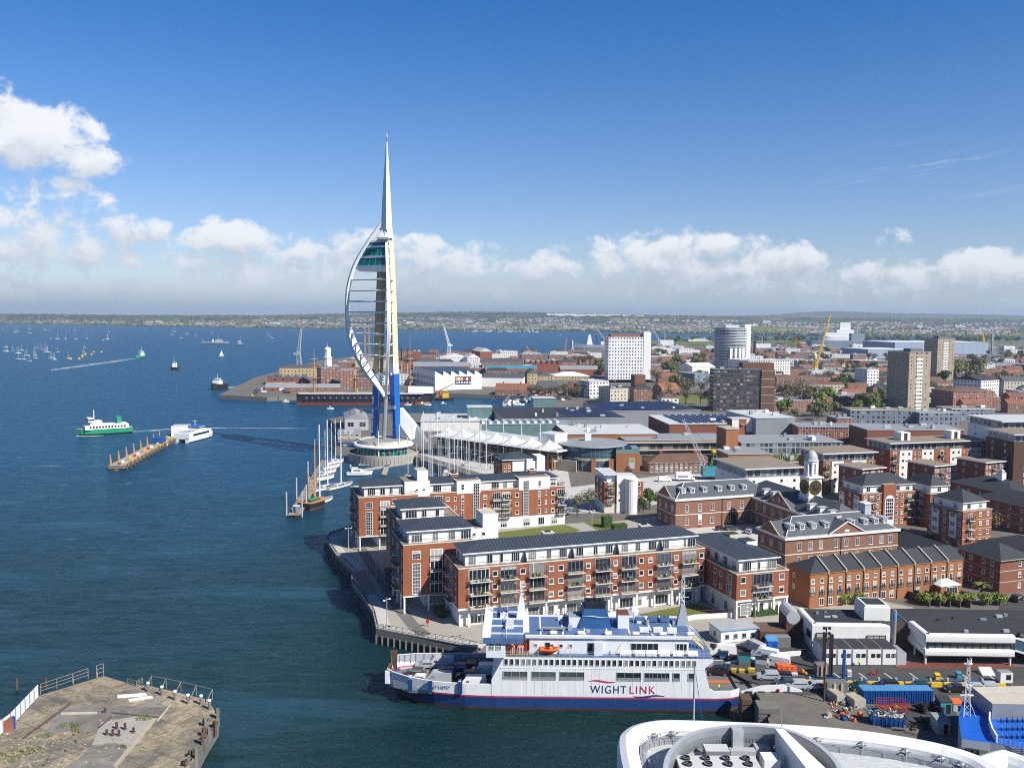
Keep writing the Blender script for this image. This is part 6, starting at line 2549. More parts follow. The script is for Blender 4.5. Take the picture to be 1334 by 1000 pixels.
	for c in range(3):
		a=gp(1016+c*8,879)
		mb=MB()
		mb.box(0,0,0,1.1,1.7,.42,'white_paint')
		mb.box(.1,-.02,.08,1.0,0,.34,'pale_metal')
		simple('crate','white crate under the orange slabs','crate',mb,(a.x,a.y-.1,3.51),0,'white crates under the slabs')
	for(x,y,r,m,lab)in((1045.5,878,.55,'orange','round orange buoy beside the orange slabs'),(1120,934,.55,'orange','round orange buoy beside the blue skip'),(1014,901,.3,'red','small red buoy on the link span edge')):
		p=gp(x,y)
		t=thing('buoy',lab,'buoy',p)
		mb=MB()
		mb.lathe(0,0,[(.02,.1),(r*.7,.1+r*.3),(r,.1+r),(r*.7,.1+r*1.7),(.02,.1+r*2)],12,m)
		mb.build('float',t,smooth=True)
		mb=MB()
		mb.cyl(0,0,0,.12,.2,.2,8,'dark')
		mb.build('foot',t)
	cone=MB()
	cone.box(-.2,-.2,0,.2,.2,.05,'dark')
	cone.lathe(0,0,[(.16,.05),(.11,.3),(.08,.5),(.02,.75)],8,['orange','white_paint','orange'])
	cm=cone.mesh('traffic_cone')
	for(x,y)in((1083,918),(1086,917),(1089,919),(1084,922),(921,842),(924,845),(1168,868)):
		tag(link('traffic_cone',cm,None,gp(x,y),0),'orange and white traffic cone on the yard','cone','traffic cones in the yard')
	for i in range(26):
		x,y=rnd.uniform(1076,1112),rnd.uniform(914,940)
		mb=MB()
		k=rnd.choice(['blue_paint','orange','grey_metal','pale_timber','white_render','dark','timber','stone','pale_metal'])
		w,d,h=rnd.uniform(.3,1.0),rnd.uniform(.3,.9),rnd.uniform(.2,.8)
		mb.box(-w/2,-d/2,0,w/2,d/2,h,k)
		mb.box(-w/2+.06,-d/2-.02,h*.2,w/2-.06,-d/2,h*.6,'dark')
		mb.bar((-w/2,0,h),(w/2,d*.3,h+.15),.05,rnd.choice(['grey_metal','timber']))
		simple('crate','crate or bundle in the clutter heap below the floodlight mast','crate',mb,gp(x,y),rnd.random()*3,'clutter heap in the yard')
	for i in range(14):
		x,y=rnd.uniform(1185,1222),rnd.uniform(938,950)
		mb=MB()
		for k in range(3):
			mb.bar((rnd.uniform(-.6,.6),rnd.uniform(-.4,.4),.1+k*.15),(rnd.uniform(-1.2,1.2),rnd.uniform(-.5,.5),.2+k*.2),.1,'dark' if k else 'timber')
		simple('scrap','dark scrap timbers piled between the skip and the grey hut','scrap',mb,gp(x,y),rnd.random()*3,'scrap pile in the yard')
	for i,(x,y,w,d,h,m)in enumerate(((925,851,2.4,1.6,1.6,'blue_paint'),(937,858,1.8,1.4,1.4,'blue_paint'),(950,862,1.6,1.2,1.2,'dark'),(962,866,2.4,1.6,2.2,'teal'),(984,869,2.2,1.6,1.8,'pale_metal'),(992,868,1.5,1.5,2.0,'white_render'),(942,872,1.2,.8,.8,'blue_paint'),(953,876,.9,.8,.7,'yellow'),(963,877,1.0,.8,.7,'yellow'),(975,877,1.2,.9,.9,'yellow'))):
		mb=MB()
		mb.box(0,0,0,w,d,h,m)
		mb.box(.1,-.03,.15,w-.1,0,h*.45,'dark_concrete')
		mb.box(-.05,-.05,h,w+.05,d+.05,h+.08,'dark' if m!='yellow' else 'yellow')
		simple('equipment_box',('blue','blue','dark','tall teal','grey','white','low blue','yellow','yellow','yellow')[i]+' equipment box in the row along the ferry stern ramp','box',mb,gp(x,y),R(-14),'boxes along the stern ramp')
	p=gp(1104,871+10)
	simple('life_buoy_stand','white stand beside the boarding lane','stand',MB().box(0,0,0,.8,.5,1.3,'white_paint').box(.1,-.05,.3,.7,0,1.0,'pale_metal'),p)
	for x,y,m,lab in((1219,886,'yellow','yellow bin bag stand by the guard rail'),(1247,884,'teal','teal plastic bin by the guard rail')):
		mb=MB()
		mb.prism([(0,0),(1.0,0),(1.0,.9),(0,.9)],0,[1.1,1.1,1.3,1.3],m)
		mb.box(-.05,-.05,.9,1.05,0,1.0,'dark')
		simple('bin',lab,'bin',mb,gp(x,y))
	car('van','white','white van with a pink badge parked by the blue eaved cabin',gp(941,853.5),R(176))
	car('van','silver','silver van parked end on beside the blue eaved cabin',gp(982,848),R(118))
	car('estate','black','black estate car driving up the link span',(54.0,172.2,2.87),R(172))
	car('hatchback','dark grey','dark grey hatchback beside a silver estate at the top of the ramp',gp(1024,893),R(176))
	car('estate','silver','silver estate car at the top of the ramp',gp(1037,896),R(178))
	for x,y,k,c,lab in((1120,897.5,'hatchback','dark green','dark hatchback half hidden behind the left end of the blue container'),(1155,896.5,'estate','black','black estate half hidden behind the middle of the blue container'),(1196,899,'estate','dark green','dark green estate at the right end of the blue container'),(1243,900,'hatchback','black','black hatchback beyond the floodlit mast in the boarding lane')):
		car(k,c,lab,gp(x,y),R(178))
	for i,(x,y,k,c)in enumerate(((1000,884,'estate','silver'),(1060,897,'hatchback','silver'),(1088,898,'estate','silver'),(1268,899,'hatchback','silver'),(1284,899,'estate','silver'),(1010,868,'van','white'),(996,858,'van','white'))):
		car(k,c,('silver car waiting in the boarding lane','plain white van among the stores by the link span')[k=='van'],gp(x,y),R(176 if k!='van' else 150),('silver cars in the boarding lane','white vans by the link span')[k=='van'])
	person('hiviz','dark','yard hand in a yellow vest beside the round orange buoy',gp(1049.5,884),R(150))
	person('hiviz','dark','yard hand in a yellow vest crossing below the terminal',gp(1119,868),R(20))
	t=thing('motor_scooter','small red motor scooter standing alone on the asphalt','scooter',gp(1139,879),R(3))
	mb=MB()
	loft(mb,[[(-.8,-.12,.5),(-.8,.12,.5),(-.75,.12,.9),(-.75,-.12,.9)],[(-.2,-.18,.35),(-.2,.18,.35),(-.2,.15,.8),(-.2,-.15,.8)],[(.35,-.1,.3),(.35,.1,.3),(.35,.1,.45),(.35,-.1,.45)],[(.6,-.14,.3),(.6,.14,.3),(.5,.14,1.05),(.5,-.14,1.05)]],'red')
	mb.bar((.5,-.35,1.1),(.5,.35,1.1),.04,'dark')
	mb.build('body',t)
	for x in(-.62,.68):
		w_=link('wheel',wheel_mesh(),t,(x,0,.26))
		w_.scale=(.78,.5,.78)
yard()
def second_ferry():
	"""the bright blue after decks of another vessel in the near right corner"""
	Z=9.0
	T=thing('passenger_ship','vessel with bright blue open decks and a pale deckhouse at the lower right edge','ship')
	edge=[(1253,962),(1249,935),(1253,914),(1266,907),(1300,905),(1400,905),(1400,985),(1334,975),(1290,967)]
	P=[tuple(gp(x,y,Z)[:2])for x,y in edge]
	mb=MB()
	mb.prism(ccw(P),2.5,Z,'navy_grey','bright_blue')
	mb.build('hull',T)
	mb=MB()
	c=[gp(x,y,Z+1.1)for x,y in((1306,905),(1297,912),(1290,924),(1289,936),(1293,948),(1299,958))]
	for a,b in zip(c,c[1:]):
		d=(b-a).normalized()
		nn=Vector((-d.y,d.x,0))*.12
		mb.prism(ccw([tuple((a+nn)[:2]),tuple((a-nn)[:2]),tuple((b-nn)[:2]),tuple((b+nn)[:2])]),Z,Z+1.15,'white_paint')
	mb.build('wind_screen',T)
	mb=MB()
	H=[tuple(gp(x,y,Z+2.6)[:2])for x,y in((1293,916),(1266,894),(1400,892),(1400,918))]
	mb.prism(ccw(H),Z,Z+2.6,'grey_metal','pale_stone')
	mb.build('deckhouse',T)
	for i in range(4):
		a,b=gp(1273+i*3,950+i*1.0,7.2),gp(1283+i*12,952,7.2)
		mb=MB()
		x,y=P[0][0]+(P[-1][0]-P[0][0])*(i+.4)/4.5,P[0][1]+(P[-1][1]-P[0][1])*(i+.4)/4.5
		mb.box(x-.7,y-.3,6.6,x+.7,y-.04,7.7,'glass')
		mb.build('window',T)
	mb=MB()
	q=[gp(x,y,Z+1.0)for x,y in((1299,960),(1334,968),(1390,976))]
	for a,b in zip(q,q[1:]):
		for dz in(0,-.35,-.7):
			mb.bar((a.x,a.y,a.z+dz),(b.x,b.y,b.z+dz),.03,'pale_metal')
		for k in range(6):
			p=a.lerp(b,k/6)
			mb.bar((p.x,p.y,Z),(p.x,p.y,Z+1),.03,'pale_metal')
	mb.build('railing',T)
	rnd=random.Random(5)
	seat=MB()
	seat.box(-.22,-.2,.0,.22,.2,.42,'blue_paint')
	seat.box(-.22,.14,.42,.22,.2,.85,'light_blue')
	sm=seat.mesh('seat')
	for r in range(5):
		for k in range(9):
			x=1306+k*7+rnd.uniform(-.5,.5)
			y=919+r*10.5
			p=gp(x,y,Z)
			link('seat',sm,T,p,R(90)+rnd.uniform(-.1,.1))
	a=gp(1258,932,Z)
	h=at(1258,858,a.y).z
	mb=MB()
	x,y=a.x,a.y
	for dx,dy in((-.4,-.4),(.4,-.4),(0,.5)):
		mb.bar((x+dx*1.4,y+dy,Z),(x+dx*.4,y+dy*.5,h),.05,'white_paint')
	n=9
	for k in range(n):
		z=Z+(h-Z)*k/n
		zz=Z+(h-Z)*(k+1)/n
		w=.55-.4*k/n
		mb.bar((x-w,y-.3,z),(x+w*.9,y-.3,zz),.04,'white_paint')
		mb.bar((x+w,y-.3,z),(x-w*.9,y-.3,zz),.04,'white_paint')
	for z,w in((Z+3.5,1.1),(Z+5.2,.8),(h-.8,.7)):
		mb.box(x-w,y-.2,z,x+w,y+.2,z+.14,'white_paint')
	mb.bar((x+.3,y,Z+3),(x+1.4,y-.6,Z+.1),.07,'white_paint')
	mb.build('mast',T)
second_ferry()
# ------------------------------------------------------------------ old naval depot buildings, terrace and the flats on the right
def depot(label,o,W_,D_,z1,rows,dorm,gable_left=True,name='depot_building',roofh=4.2,wall='old_brick',rot=A18,pediment=None,low=3.5,winw=1.35,side_n=3):
	b=Bld(name,label,'brick building',o,rot)
	mb=MB()
	mb.box(0,0,low,W_,D_,z1,wall)
	b.part('wall',mb)
	mb=MB()
	mb.box(-.12,-.12,(low+z1)/2-.1,W_+.12,D_+.12,(low+z1)/2+.12,'white_render')
	mb.box(-.5,-.5,z1,W_+.5,D_+.5,z1+.75,'white_render','lead')
	b.part('cornice',mb)
	rf=MB()
	A,B_=rf.hip(.5,.5,W_-.5,D_-.5,z1+.75,roofh,'slate',th=0)
	for P_ in((.5,.5),(.5,D_-.5)):
		rf.bar((P_[0],P_[1],z1+.8),tuple(A),.14,'white_render')
	for P_ in((W_-.5,.5),(W_-.5,D_-.5)):
		rf.bar((P_[0],P_[1],z1+.8),tuple(B_),.14,'white_render')
	rf.bar(tuple(A),tuple(B_),.16,'white_render')
	b.part('roof',rf)
	F,Lf,Rf=b.fr('F',0,0,W_,D_),b.fr('L',0,0,W_,D_),b.fr('R',0,0,W_,D_)
	for i,s in enumerate(rows):
		for z in((low+z1)/2+1.0,low+1.2):
			b.win(F,s,z,winw,2.3,2,4,fw=.09)
			m=MB()
			x,y=b.pt(F,s,.03)
			m.box(x-winw*.62,y-.0,z+2.3,x+winw*.62,y+.05,z+2.55,'orange_brick')
			b.part('arch',m)
	for i in range(side_n):
		for f in(Lf,Rf):
			for z in((low+z1)/2+1.0,low+1.2):
				b.win(f,D_*(i+.5)/side_n,z,winw,2.2,2,4,fw=.09)
	for s in dorm:
		y0=2.3
		zb=z1+.75+roofh*(y0-.5)/(D_/2-.5)
		m=MB()
		m.box(s-.8,y0,zb-.1,s+.8,y0+2.6,zb+1.55,'white_render')
		m.box(s-1.0,y0-.2,zb+1.55,s+1.0,y0+3.2,zb+1.72,'lead')
		d=b.part('dormer',m)
		link('window',win_mesh(1.2,1.1,2,2,'white_paint','glass',.08,False),d,(s,y0,zb+.3))
	if gable_left:
		m=MB()
		h=3.0
		ym=D_/2
		loft(m,[[(-.55,ym-4.4,z1+.75),(-.55,ym+4.4,z1+.75),(-.55,ym,z1+.75+h)],[(3.4,ym-4.4,z1+.75),(3.4,ym+4.4,z1+.75),(3.4,ym,z1+.75+h)]],wall)
		for s in(-1,1):
			m.face([(-.75,ym+s*4.8,z1+.65),(-.75,ym,z1+1.05+h),(3.4,ym,z1+1.05+h),(3.4,ym+s*4.8,z1+.65)][::s],'slate')
			m.bar((-.7,ym+s*4.8,z1+.8),(-.7,ym,z1+1.1+h),.22,'stone')
		b.part('pediment',m)
	if pediment:
		s0,s1=pediment
		h=(s1-s0)*.26
		m=MB()
		c=(s0+s1)/2
		loft(m,[[(s0,-.35,z1+.7),(s1,-.35,z1+.7),(c,-.35,z1+.7+h)],[(s0,5.5,z1+.7),(s1,5.5,z1+.7),(c,5.5,z1+.7+h)]],wall)
		m.face([(s0-.3,-.6,z1+.7),(c,-.6,z1+1.0+h),(c,6,z1+1.0+h),(s0-.3,6,z1+.7)],'slate')
		m.face([(c,-.6,z1+1.0+h),(s1+.3,-.6,z1+.7),(s1+.3,6,z1+.7),(c,6,z1+1.0+h)],'slate')
		for e in(s0-.3,s1+.3):
			m.bar((e,-.55,z1+.8),(c,-.55,z1+1.1+h),.2,'white_render')
		p=b.part('pediment',m)
		fan=MB()
		fan.prism([(c-.8,-.40),(c+.8,-.40),(c+.8,-.36),(c-.8,-.36)],z1+1.1,z1+1.8,'white_paint')
		fan.build('fanlight',p)
	pipe=MB()
	for s in(rows[0]+(rows[-1]-rows[0])*.45,):
		pipe.bar((s,-.1,low),(s,-.1,z1),.1,'dark')
	b.part('drainpipe',pipe)
	return b
def vernon():
	o=gp(881,690,3.5)
	o=grid(143.6,263.0)
	b=depot('long old brick range with dormers and an arched passage left of the clock tower',o,38.0,13.5,13.1,[x for x in(4.2,9.2,14,20.5,25.6,30.2,34.4)],(4.2,7.6,12.4,18.2,23.2,28))
	F=b.fr('F',0,0,38,13)
	m=MB()
	s=b.px(F,953,680)[0]
	pts=[(-1.7,3.5),(1.7,3.5)]+[(1.7*math.cos(R(a)),6.0+1.7*math.sin(R(a)))for a in range(0,181,20)]
	i=len(m.v)
	m.v+=[(s+x,-.03,z)for x,z in pts]
	m.f.append(tuple(range(i,i+len(pts))));m.k.append('dark')
	for a in range(0,180,20):
		m.bar((s+1.85*math.cos(R(a)),-.05,6+1.85*math.sin(R(a))),(s+1.85*math.cos(R(a+20)),-.05,6+1.85*math.sin(R(a+20))),.2,'orange_brick')
	b.part('archway',m)
	m=MB()
	s=b.px(F,911,680)[0]
	m.box(s-.6,-.06,3.5,s+.6,-.01,5.6,'boot_red')
	m.box(s-.7,-.2,6.2,s+.8,-.05,8.0,'white_paint')
	b.part('door',m)
	b.done()
	o=grid(173.5,209.0)
	b=Bld('depot_building','old brick range in shade that carries the white clock tower','brick building',o,A18)
	m=MB()
	m.box(0,10,3.5,14,64,12.4,'old_brick')
	b.part('wall',m)
	m=MB()
	m.box(-.5,9.5,12.4,14.5,64.5,13.1,'white_render','lead')
	m.box(-.12,10,7.8,14.1,64,8.05,'white_render')
	b.part('cornice',m)
	m=MB()
	m.hip(.4,10.4,13.6,63.6,13.1,4.8,'slate',th=0)
	b.part('roof',m)
	Lf=b.fr('L',0,10,14,54)
	for k in range(9):
		for z in(9.0,4.7):
			b.win(b.fr('L',0,10,14,54),2.5+k*4.6,z,1.35,2.3,2,4,fw=.09)
	for k in range(8):
		y0=16+k*5.0
		if 29<y0<46:continue
		m=MB()
		m.box(2.0,y0-.8,14.0,4.6,y0+.8,16.0,'white_render')
		m.box(1.8,y0-1,16.0,5.0,y0+1,16.2,'lead')
		d=b.part('dormer',m)
		link('window',win_mesh(1.2,1.1,2,2,'white_paint','glass',.08,False),d,(2.0,y0,14.6),R(-90))
	m=MB()
	c,w,h=38.0,6.5,4.2
	loft(m,[[(-.6,c-w,13.1),(-.6,c+w,13.1),(-.6,c,13.1+h)],[(7,c-w,13.1),(7,c+w,13.1),(7,c,13.1+h)]],'old_brick')
	for s in(-1,1):
		m.face([(-.9,c+s*(w+.4),13.0),(-.9,c,13.5+h),(7,c,13.5+h),(7,c+s*(w+.4),13.0)][::s],'slate')
		m.bar((-.85,c+s*(w+.4),13.15),(-.85,c,13.55+h),.24,'stone')
	b.part('pediment',m)
	for zz in(14.2,):
		for dy in(-3,0,3):
			b.win(b.fr('L',-.6,0,14,c+30),30-dy,zz if dy else zz+.3,.9,.9,2,1)
	base=at(1052,664,262)
	q=Vector((base.x,base.y))-b.loc
	tx,ty=7.0,32.0
	wpos=b.loc+U18*tx+V18*ty
	dist=wpos.y
	def zz(py):return at(1052,py,dist).z
	m=MB()
	z0,z1,z2,z3,z4=13.5,zz(646),zz(621),zz(600),zz(585)
	loft(m,[[(tx-3.3,ty-3.3,z0-1),(tx+3.3,ty-3.3,z0-1),(tx+3.3,ty+3.3,z0-1),(tx-3.3,ty+3.3,z0-1)],[(tx-2.6,ty-2.6,z1),(tx+2.6,ty-2.6,z1),(tx+2.6,ty+2.6,z1),(tx-2.6,ty+2.6,z1)]],'lead')
	tw=m.build('clock_tower',b.o)
	m=MB()
	m.box(tx-2.4,ty-2.4,z1,tx+2.4,ty+2.4,z2,'white_paint')
	m.box(tx-2.9,ty-2.9,z2,tx+2.9,ty+2.9,z2+.4,'white_paint')
	m.box(tx-2.7,ty-2.7,z1-.2,tx+2.7,ty+2.7,z1+.25,'white_paint')
	m.build('clock_stage',tw)
	for ang,dx,dy in((0,0,-2.42),(-90,-2.42,0)):
		m=MB()
		N=20
		r=(z2-z1)*.40
		for(rr,off,mm)in((r,0,'gold'),(r*.9,.02,'dark'),(r*.62,.03,'gold'),(r*.58,.04,'dark')):
			i=len(m.v)
			m.v+=[(rr*math.cos(6.2832*a/N),-.03-off,rr*math.sin(6.2832*a/N))for a in range(N)]
			m.f.append(tuple(i+a for a in range(N)));m.k.append(mm)
		for k in range(12):
			a=k*math.pi/6
			m.bar((r*.66*math.cos(a),-.09,r*.66*math.sin(a)),(r*.85*math.cos(a),-.09,r*.85*math.sin(a)),.06,'gold')
		m.bar((0,-.1,0),(r*.35,-.1,r*.42),.07,'gold')
		m.bar((0,-.1,0),(-r*.15,-.1,r*.75),.05,'gold')
		m.build('clock_face',tw,loc=(tx+dx,ty+dy,(z1+z2)/2+.1),rot=R(ang))
	m=MB()
	zb,zt=z2+.4,z3
	for k in range(8):
		a=6.2832*(k+.5)/8
		x,y=tx+1.75*math.cos(a),ty+1.75*math.sin(a)
		m.box(x-.36,y-.36,zb,x+.36,y+.36,zt,'white_paint')
	m.cyl(tx,ty,zb,zb+.8,1.9,1.9,8,'white_paint')
	m.cyl(tx,ty,zt-.7,zt,2.1,2.1,16,'white_paint')
	m.cyl(tx,ty,zb,zt,.9,.9,10,'navy_grey')
	m.build('lantern',tw)
	m=MB()
	rr=2.0
	m.lathe(tx,ty,[(2.3,zt),(2.3,zt+.3)]+[(rr*math.cos(R(a)),zt+.3+(z4-zt-.6)*math.sin(R(a)))for a in range(0,90,12)]+[(.15,z4)],18,'lead')
	m.lathe(tx,ty,[(.1,z4-.2),(.32,z4+.25),(.1,z4+.7),(.03,z4+1.2)],8,'gold')
	m.build('dome',tw,smooth=True)
	b.done()
	o=grid(150.2,211.0)
	W_=39.0
	b0=Bld.__new__(Bld)
	F0=(0,0,0.0)
	b=depot('nearest old brick range with a central pediment and a row of dormers above the terrace',o,W_,13.5,12.1,(4.6,8.4,11.9,17,20.6,24.5,29.2,33,36.2),(3.8,7.2,11.2,15.6,24.6,29.3,33,36.4),pediment=(14.6,26.4))
	m=MB()
	m.box(31.4,5.5,15.5,33.6,8,19.4,'lead')
	m.box(31.1,5.2,19.4,33.9,8.3,19.7,'white_render')
	b.part('chimney',m)
	m=MB()
	m.bar((20.5,4.5,16.2),(22,4.2,16.5),.5,'pale_metal',8)
	b.part('duct',m)
	b.done()
	o=grid(190.8,199.5)
	b=Bld('workshop','low brick workshop with a dark gabled roof right of the pedimented range','workshop',o,A18)
	m=MB()
	m.box(0,0,3.5,11,17,6.8,'orange_brick')
	b.part('wall',m)
	m=MB()
	m.hip(0,0,11,17,6.8,3.4,'dark_slate',gable=True,over=.3,th=.15)
	m.face([(0,-.02,6.8),(11,-.02,6.8),(5.5,-.02,10.1)],'orange_brick')
	b.part('roof',m)
	b.win(b.fr('F',0,0,11,17),6.5,7.4,1.0,1.3)
	b.done()
	o=grid(136.0,180.6)
	b=Bld('terraced_houses','orange brick terrace with raised roof firewalls above the ferry terminal','terrace',o,A18)
	F=b.fr('F',0,0,48,9)
	W_=b.px(F,1254,750)[0]
	zt=12.0
	m=MB()
	m.box(0,0,3.5,W_,9.4,zt,'orange_brick')
	b.part('wall',m)
	m=MB()
	m.hip(0,0,W_,9.4,zt,2.6,'dark_slate',ins=5.2,ins2=.01,over=.2,th=.2,edge='orange_brick')
	b.part('roof',m)
	pxs=[1061,1079.5,1084.5]
	top=[1059,1071,1082.5,1094.5,1106,1117.5,1129,1140,1151,1162,1173.5,1185,1196,1206.5,1217.5,1228,1238.5,1249]
	for px in top:
		s=b.px(F,px,755)[0]
		b.win(F,s,9.7,1.0,1.15,1,1)
		b.win(F,s,6.6,1.15,2.2,2,1,sill=False)
		g_=link('balcony',rail_mesh(1.3,.25,.95,'black_metal','black_metal',.2),b.o,(s,-.05,6.6))
		if b.rnd.random()<.7:
			b.win(F,s,4.0,1.4,1.9,2,1,sill=False)
	for px in(1059.5,1082.5,1105.5,1127.5,1149.5):
		pass
	for k in range(1,9):
		s=k*W_/9
		m=MB()
		zr=zt+.2
		for(y0,y1,za,zb)in((-.25,4.7,zr,zr+2.65),(4.7,9.6,zr+2.65,zr)):
			i=len(m.v)
			for x in(s-.17,s+.17):
				m.v+=[(x,y0,za-.4),(x,y1,zb-.4),(x,y1,zb+.42),(x,y0,za+.42)]
			m.f+=[(i,i+1,i+2,i+3),(i+7,i+6,i+5,i+4),(i+3,i+2,i+6,i+7),(i+1,i,i+4,i+5),(i,i+3,i+7,i+4),(i+2,i+1,i+5,i+6)]
			m.k+=['stone']*6
		b.part('firewall',m)
		m=MB()
		m.bar((s,-.1,3.6),(s,-.1,zt),.09,'dark')
		b.part('drainpipe',m)
	Lf=b.fr('L',0,0,W_,9.4)
	for z in(6.8,9.7):
		b.win(Lf,3,z,1.0,1.2)
	b.done()
	p=gp(1225,778)
	c=Bld('conservatory','small white roofed brick conservatory at the right end of the terrace','conservatory',p,A18)
	m=MB()
	m.box(0,0,3.5,6,4,6.3,'orange_brick')
	c.part('wall',m)
	m=MB()
	m.hip(0,0,6,4,6.3,1.2,'white_paint',over=.3,th=.15)
	c.part('roof',m)
	c.win(c.fr('F',0,0,6,4),3.6,4,3.6,2,4,1)
	for k in range(5):
		a=gp(1195+k*13,783+k*.5)
		m=MB()
		m.box(-.12,-4.2,0,.12,4.2,1.7,'timber')
		m.box(-.2,-4.3,1.7,.2,4.3,1.78,'dark')
		simple('garden_fence','dark timber fence between the terrace back gardens','fence',m,(a.x,a.y,3.5),A18,'garden fences of the terrace')
vernon()
def hip_flats(label,FL,W_,D_,z1,ang=A18,wall='red_brick',roofh=3.2,roof='dark_slate',floors=3,bays=True,pent=True,win_f=(),win_l=()):
	"""red brick flats with cream string courses, an attic storey set back under a slate hipped roof"""
	b=Bld('apartment_block',label,'apartment block',FL,ang)
	m=MB()
	m.box(0,0,3.5,W_,D_,z1,wall,'gravel_roof')
	b.part('wall',m)
	m=MB()
	fh=(z1-3.5)/floors
	for k in range(1,floors):
		z=3.5+k*fh
		m.box(-.06,-.06,z-.1,W_+.06,D_+.06,z+.1,'stone')
	m.box(-.1,-.1,z1-.1,W_+.1,D_+.1,z1+.15,'stone','gravel_roof')
	b.part('string_course',m)
	i=1.2 if pent else-.1
	zz=z1
	if pent:
		m=MB()
		m.box(i,i,z1,W_-i,D_-i,z1+2.4,'white_render')
		b.part('attic',m)
		zz=z1+2.4
		for f,L in((b.fr('F',i,i,W_-i,D_-i),W_-2*i),(b.fr('L',i,i,W_-i,D_-i),D_-2*i)):
			n=max(1,int(L/4))
			for k in range(n):
				b.win(f,L*(k+.5)/n,z1+.3,1.6,1.7,2,1)
	m=MB()
	m.hip(i,i,W_-i,D_-i,zz,roofh,roof,over=.6,th=.22,edge='white_paint' if pent else 'stone')
	b.part('roof',m)
	F,Lf=b.fr('F',0,0,W_,D_),b.fr('L',0,0,W_,D_)
	for f,L,spec in((F,W_,win_f),(Lf,D_,win_l)):
		for(t,kind)in spec:
			s=L*t
			if kind=='oriel':
				m=MB()
				x,y=b.pt(f,s,0)
				c,sn=math.cos(f[2]),math.sin(f[2])
				P_=[b.pt(f,s-1.3,-.1),b.pt(f,s+1.3,-.1),b.pt(f,s+1.3,.45),b.pt(f,s-1.3,.45)]
				m.prism(ccw(P_),3.5+fh*.95,z1-1.0,'white_paint')
				o_=b.part('oriel',m)
				for k in range(1,floors):
					x,y=b.pt(f,s,.47)
					link('window',win_mesh(1.9,1.5,2,2,'white_paint','glass',.12,False),o_,(x,y,3.5+k*fh+.7),f[2])
			elif kind=='balcony':
				for k in range(1,floors):
					b.win(f,s,3.5+k*fh+.1,1.6,2.1,2,1,sill=False)
					b.balcony(f,s,3.5+k*fh+.1,2.6,1.1)
			else:
				for k in range(floors):
					b.win(f,s,3.5+k*fh+.95,1.05,1.4,1,2)
	return b
def right_flats():
	o=grid(205.5,246.5)
	b=hip_flats('red brick flats with a tall arched white window in a raised brick centre',o,22.5,13,15.2,A18-R(2),floors=4,win_f=((.06,'w'),(.17,'balcony'),(.28,'w'),(.62,'w'),(.72,'w'),(.85,'balcony'),(.95,'w')),win_l=((.2,'oriel'),(.5,'w'),(.8,'oriel')))
	m=MB()
	m.box(8.2,-.5,3.5,13.2,3,18.2,'red_brick','stone')
	b.part('centre_bay',m)
	m=MB()
	pts=[(-1.9,4.0),(1.9,4.0)]+[(1.9*math.cos(R(a)),12.6+1.9*math.sin(R(a)))for a in range(0,181,15)]
	i=len(m.v)
	m.v+=[(10.7+x,-.56,z)for x,z in pts]
	m.f.append(tuple(range(i,i+len(pts))));m.k.append('white_paint')
	for c in range(4):
		for r in range(6):
			x0=10.7-1.5+c*.78
			m.box(x0,-.6,6.0+r*1.25,x0+.6,-.57,7.0+r*1.25,'glass')
	m.cyl(0,0,0,0.01,.01,.01,3,'white_paint')
	b.part('arched_window',m)
	b.done()
	o=grid(228,240.0)
	b=hip_flats('short red brick end block with a white oriel, right of the arched window flats',o,9.5,14,15.2,A18-R(2),floors=4,win_f=((.3,'oriel'),(.75,'w')),win_l=((.3,'w'),(.7,'balcony')))
	b.done()
	o=gp(1252.5,714)
	b=hip_flats('red brick flats with tall blue framed oriels on the shaded side and grey hipped roof',o,12.5,13.5,15.0,R(22),floors=4,win_f=((.25,'balcony'),(.6,'w'),(.85,'w')),win_l=((.1,'w'),(.25,'oriel'),(.5,'w'),(.75,'oriel'),(.92,'w')))
	b.done()
	o=gp(1301.5,773)
	b=hip_flats('three storey brick block with a low slate hipped roof beside the palm tree',o,10.5,13.5,12.2,R(20),wall='dull_brick',floors=3,pent=False,roofh=3.0,win_f=((.65,'w'),),win_l=((.12,'w'),(.32,'w'),(.62,'w'),(.82,'w')))
	b.done()
	o=gp(1336,768)
	b=hip_flats('brick block cut by the right edge of the view behind the palm block',o,14,16,12.5,R(18),wall='dull_brick',floors=3,pent=False,roofh=3.0,win_f=((.2,'w'),(.5,'w')),win_l=((.2,'w'),(.5,'w'),(.8,'w')))
	b.done()
	o=at(1316,657,305)
	b=hip_flats('three storey brick block with a white roof lantern near the right edge',o,16,26,13.8,R(18),wall='dull_brick',floors=3,pent=False,roofh=3.2,win_f=((.3,'w'),(.7,'balcony')),win_l=((.12,'w'),(.3,'w'),(.5,'w'),(.7,'w'),(.88,'w')))
	m=MB()
	m.box(6.5,10,16.6,8.5,12,19.4,'white_paint')
	m.lathe(7.5,11,[(1.2,19.4),(.9,20.2),(.1,20.9)],8,'lead')
	b.part('lantern',m)
	b.done()
	o=at(1338,668,290)
	b=hip_flats('dark brick block at the very right edge below the roof lantern block',o,14,20,12.6,R(18),wall='dull_brick',floors=3,pent=False,win_l=((.15,'w'),(.4,'w'),(.65,'w'),(.9,'w')))
	b.done()
right_flats()
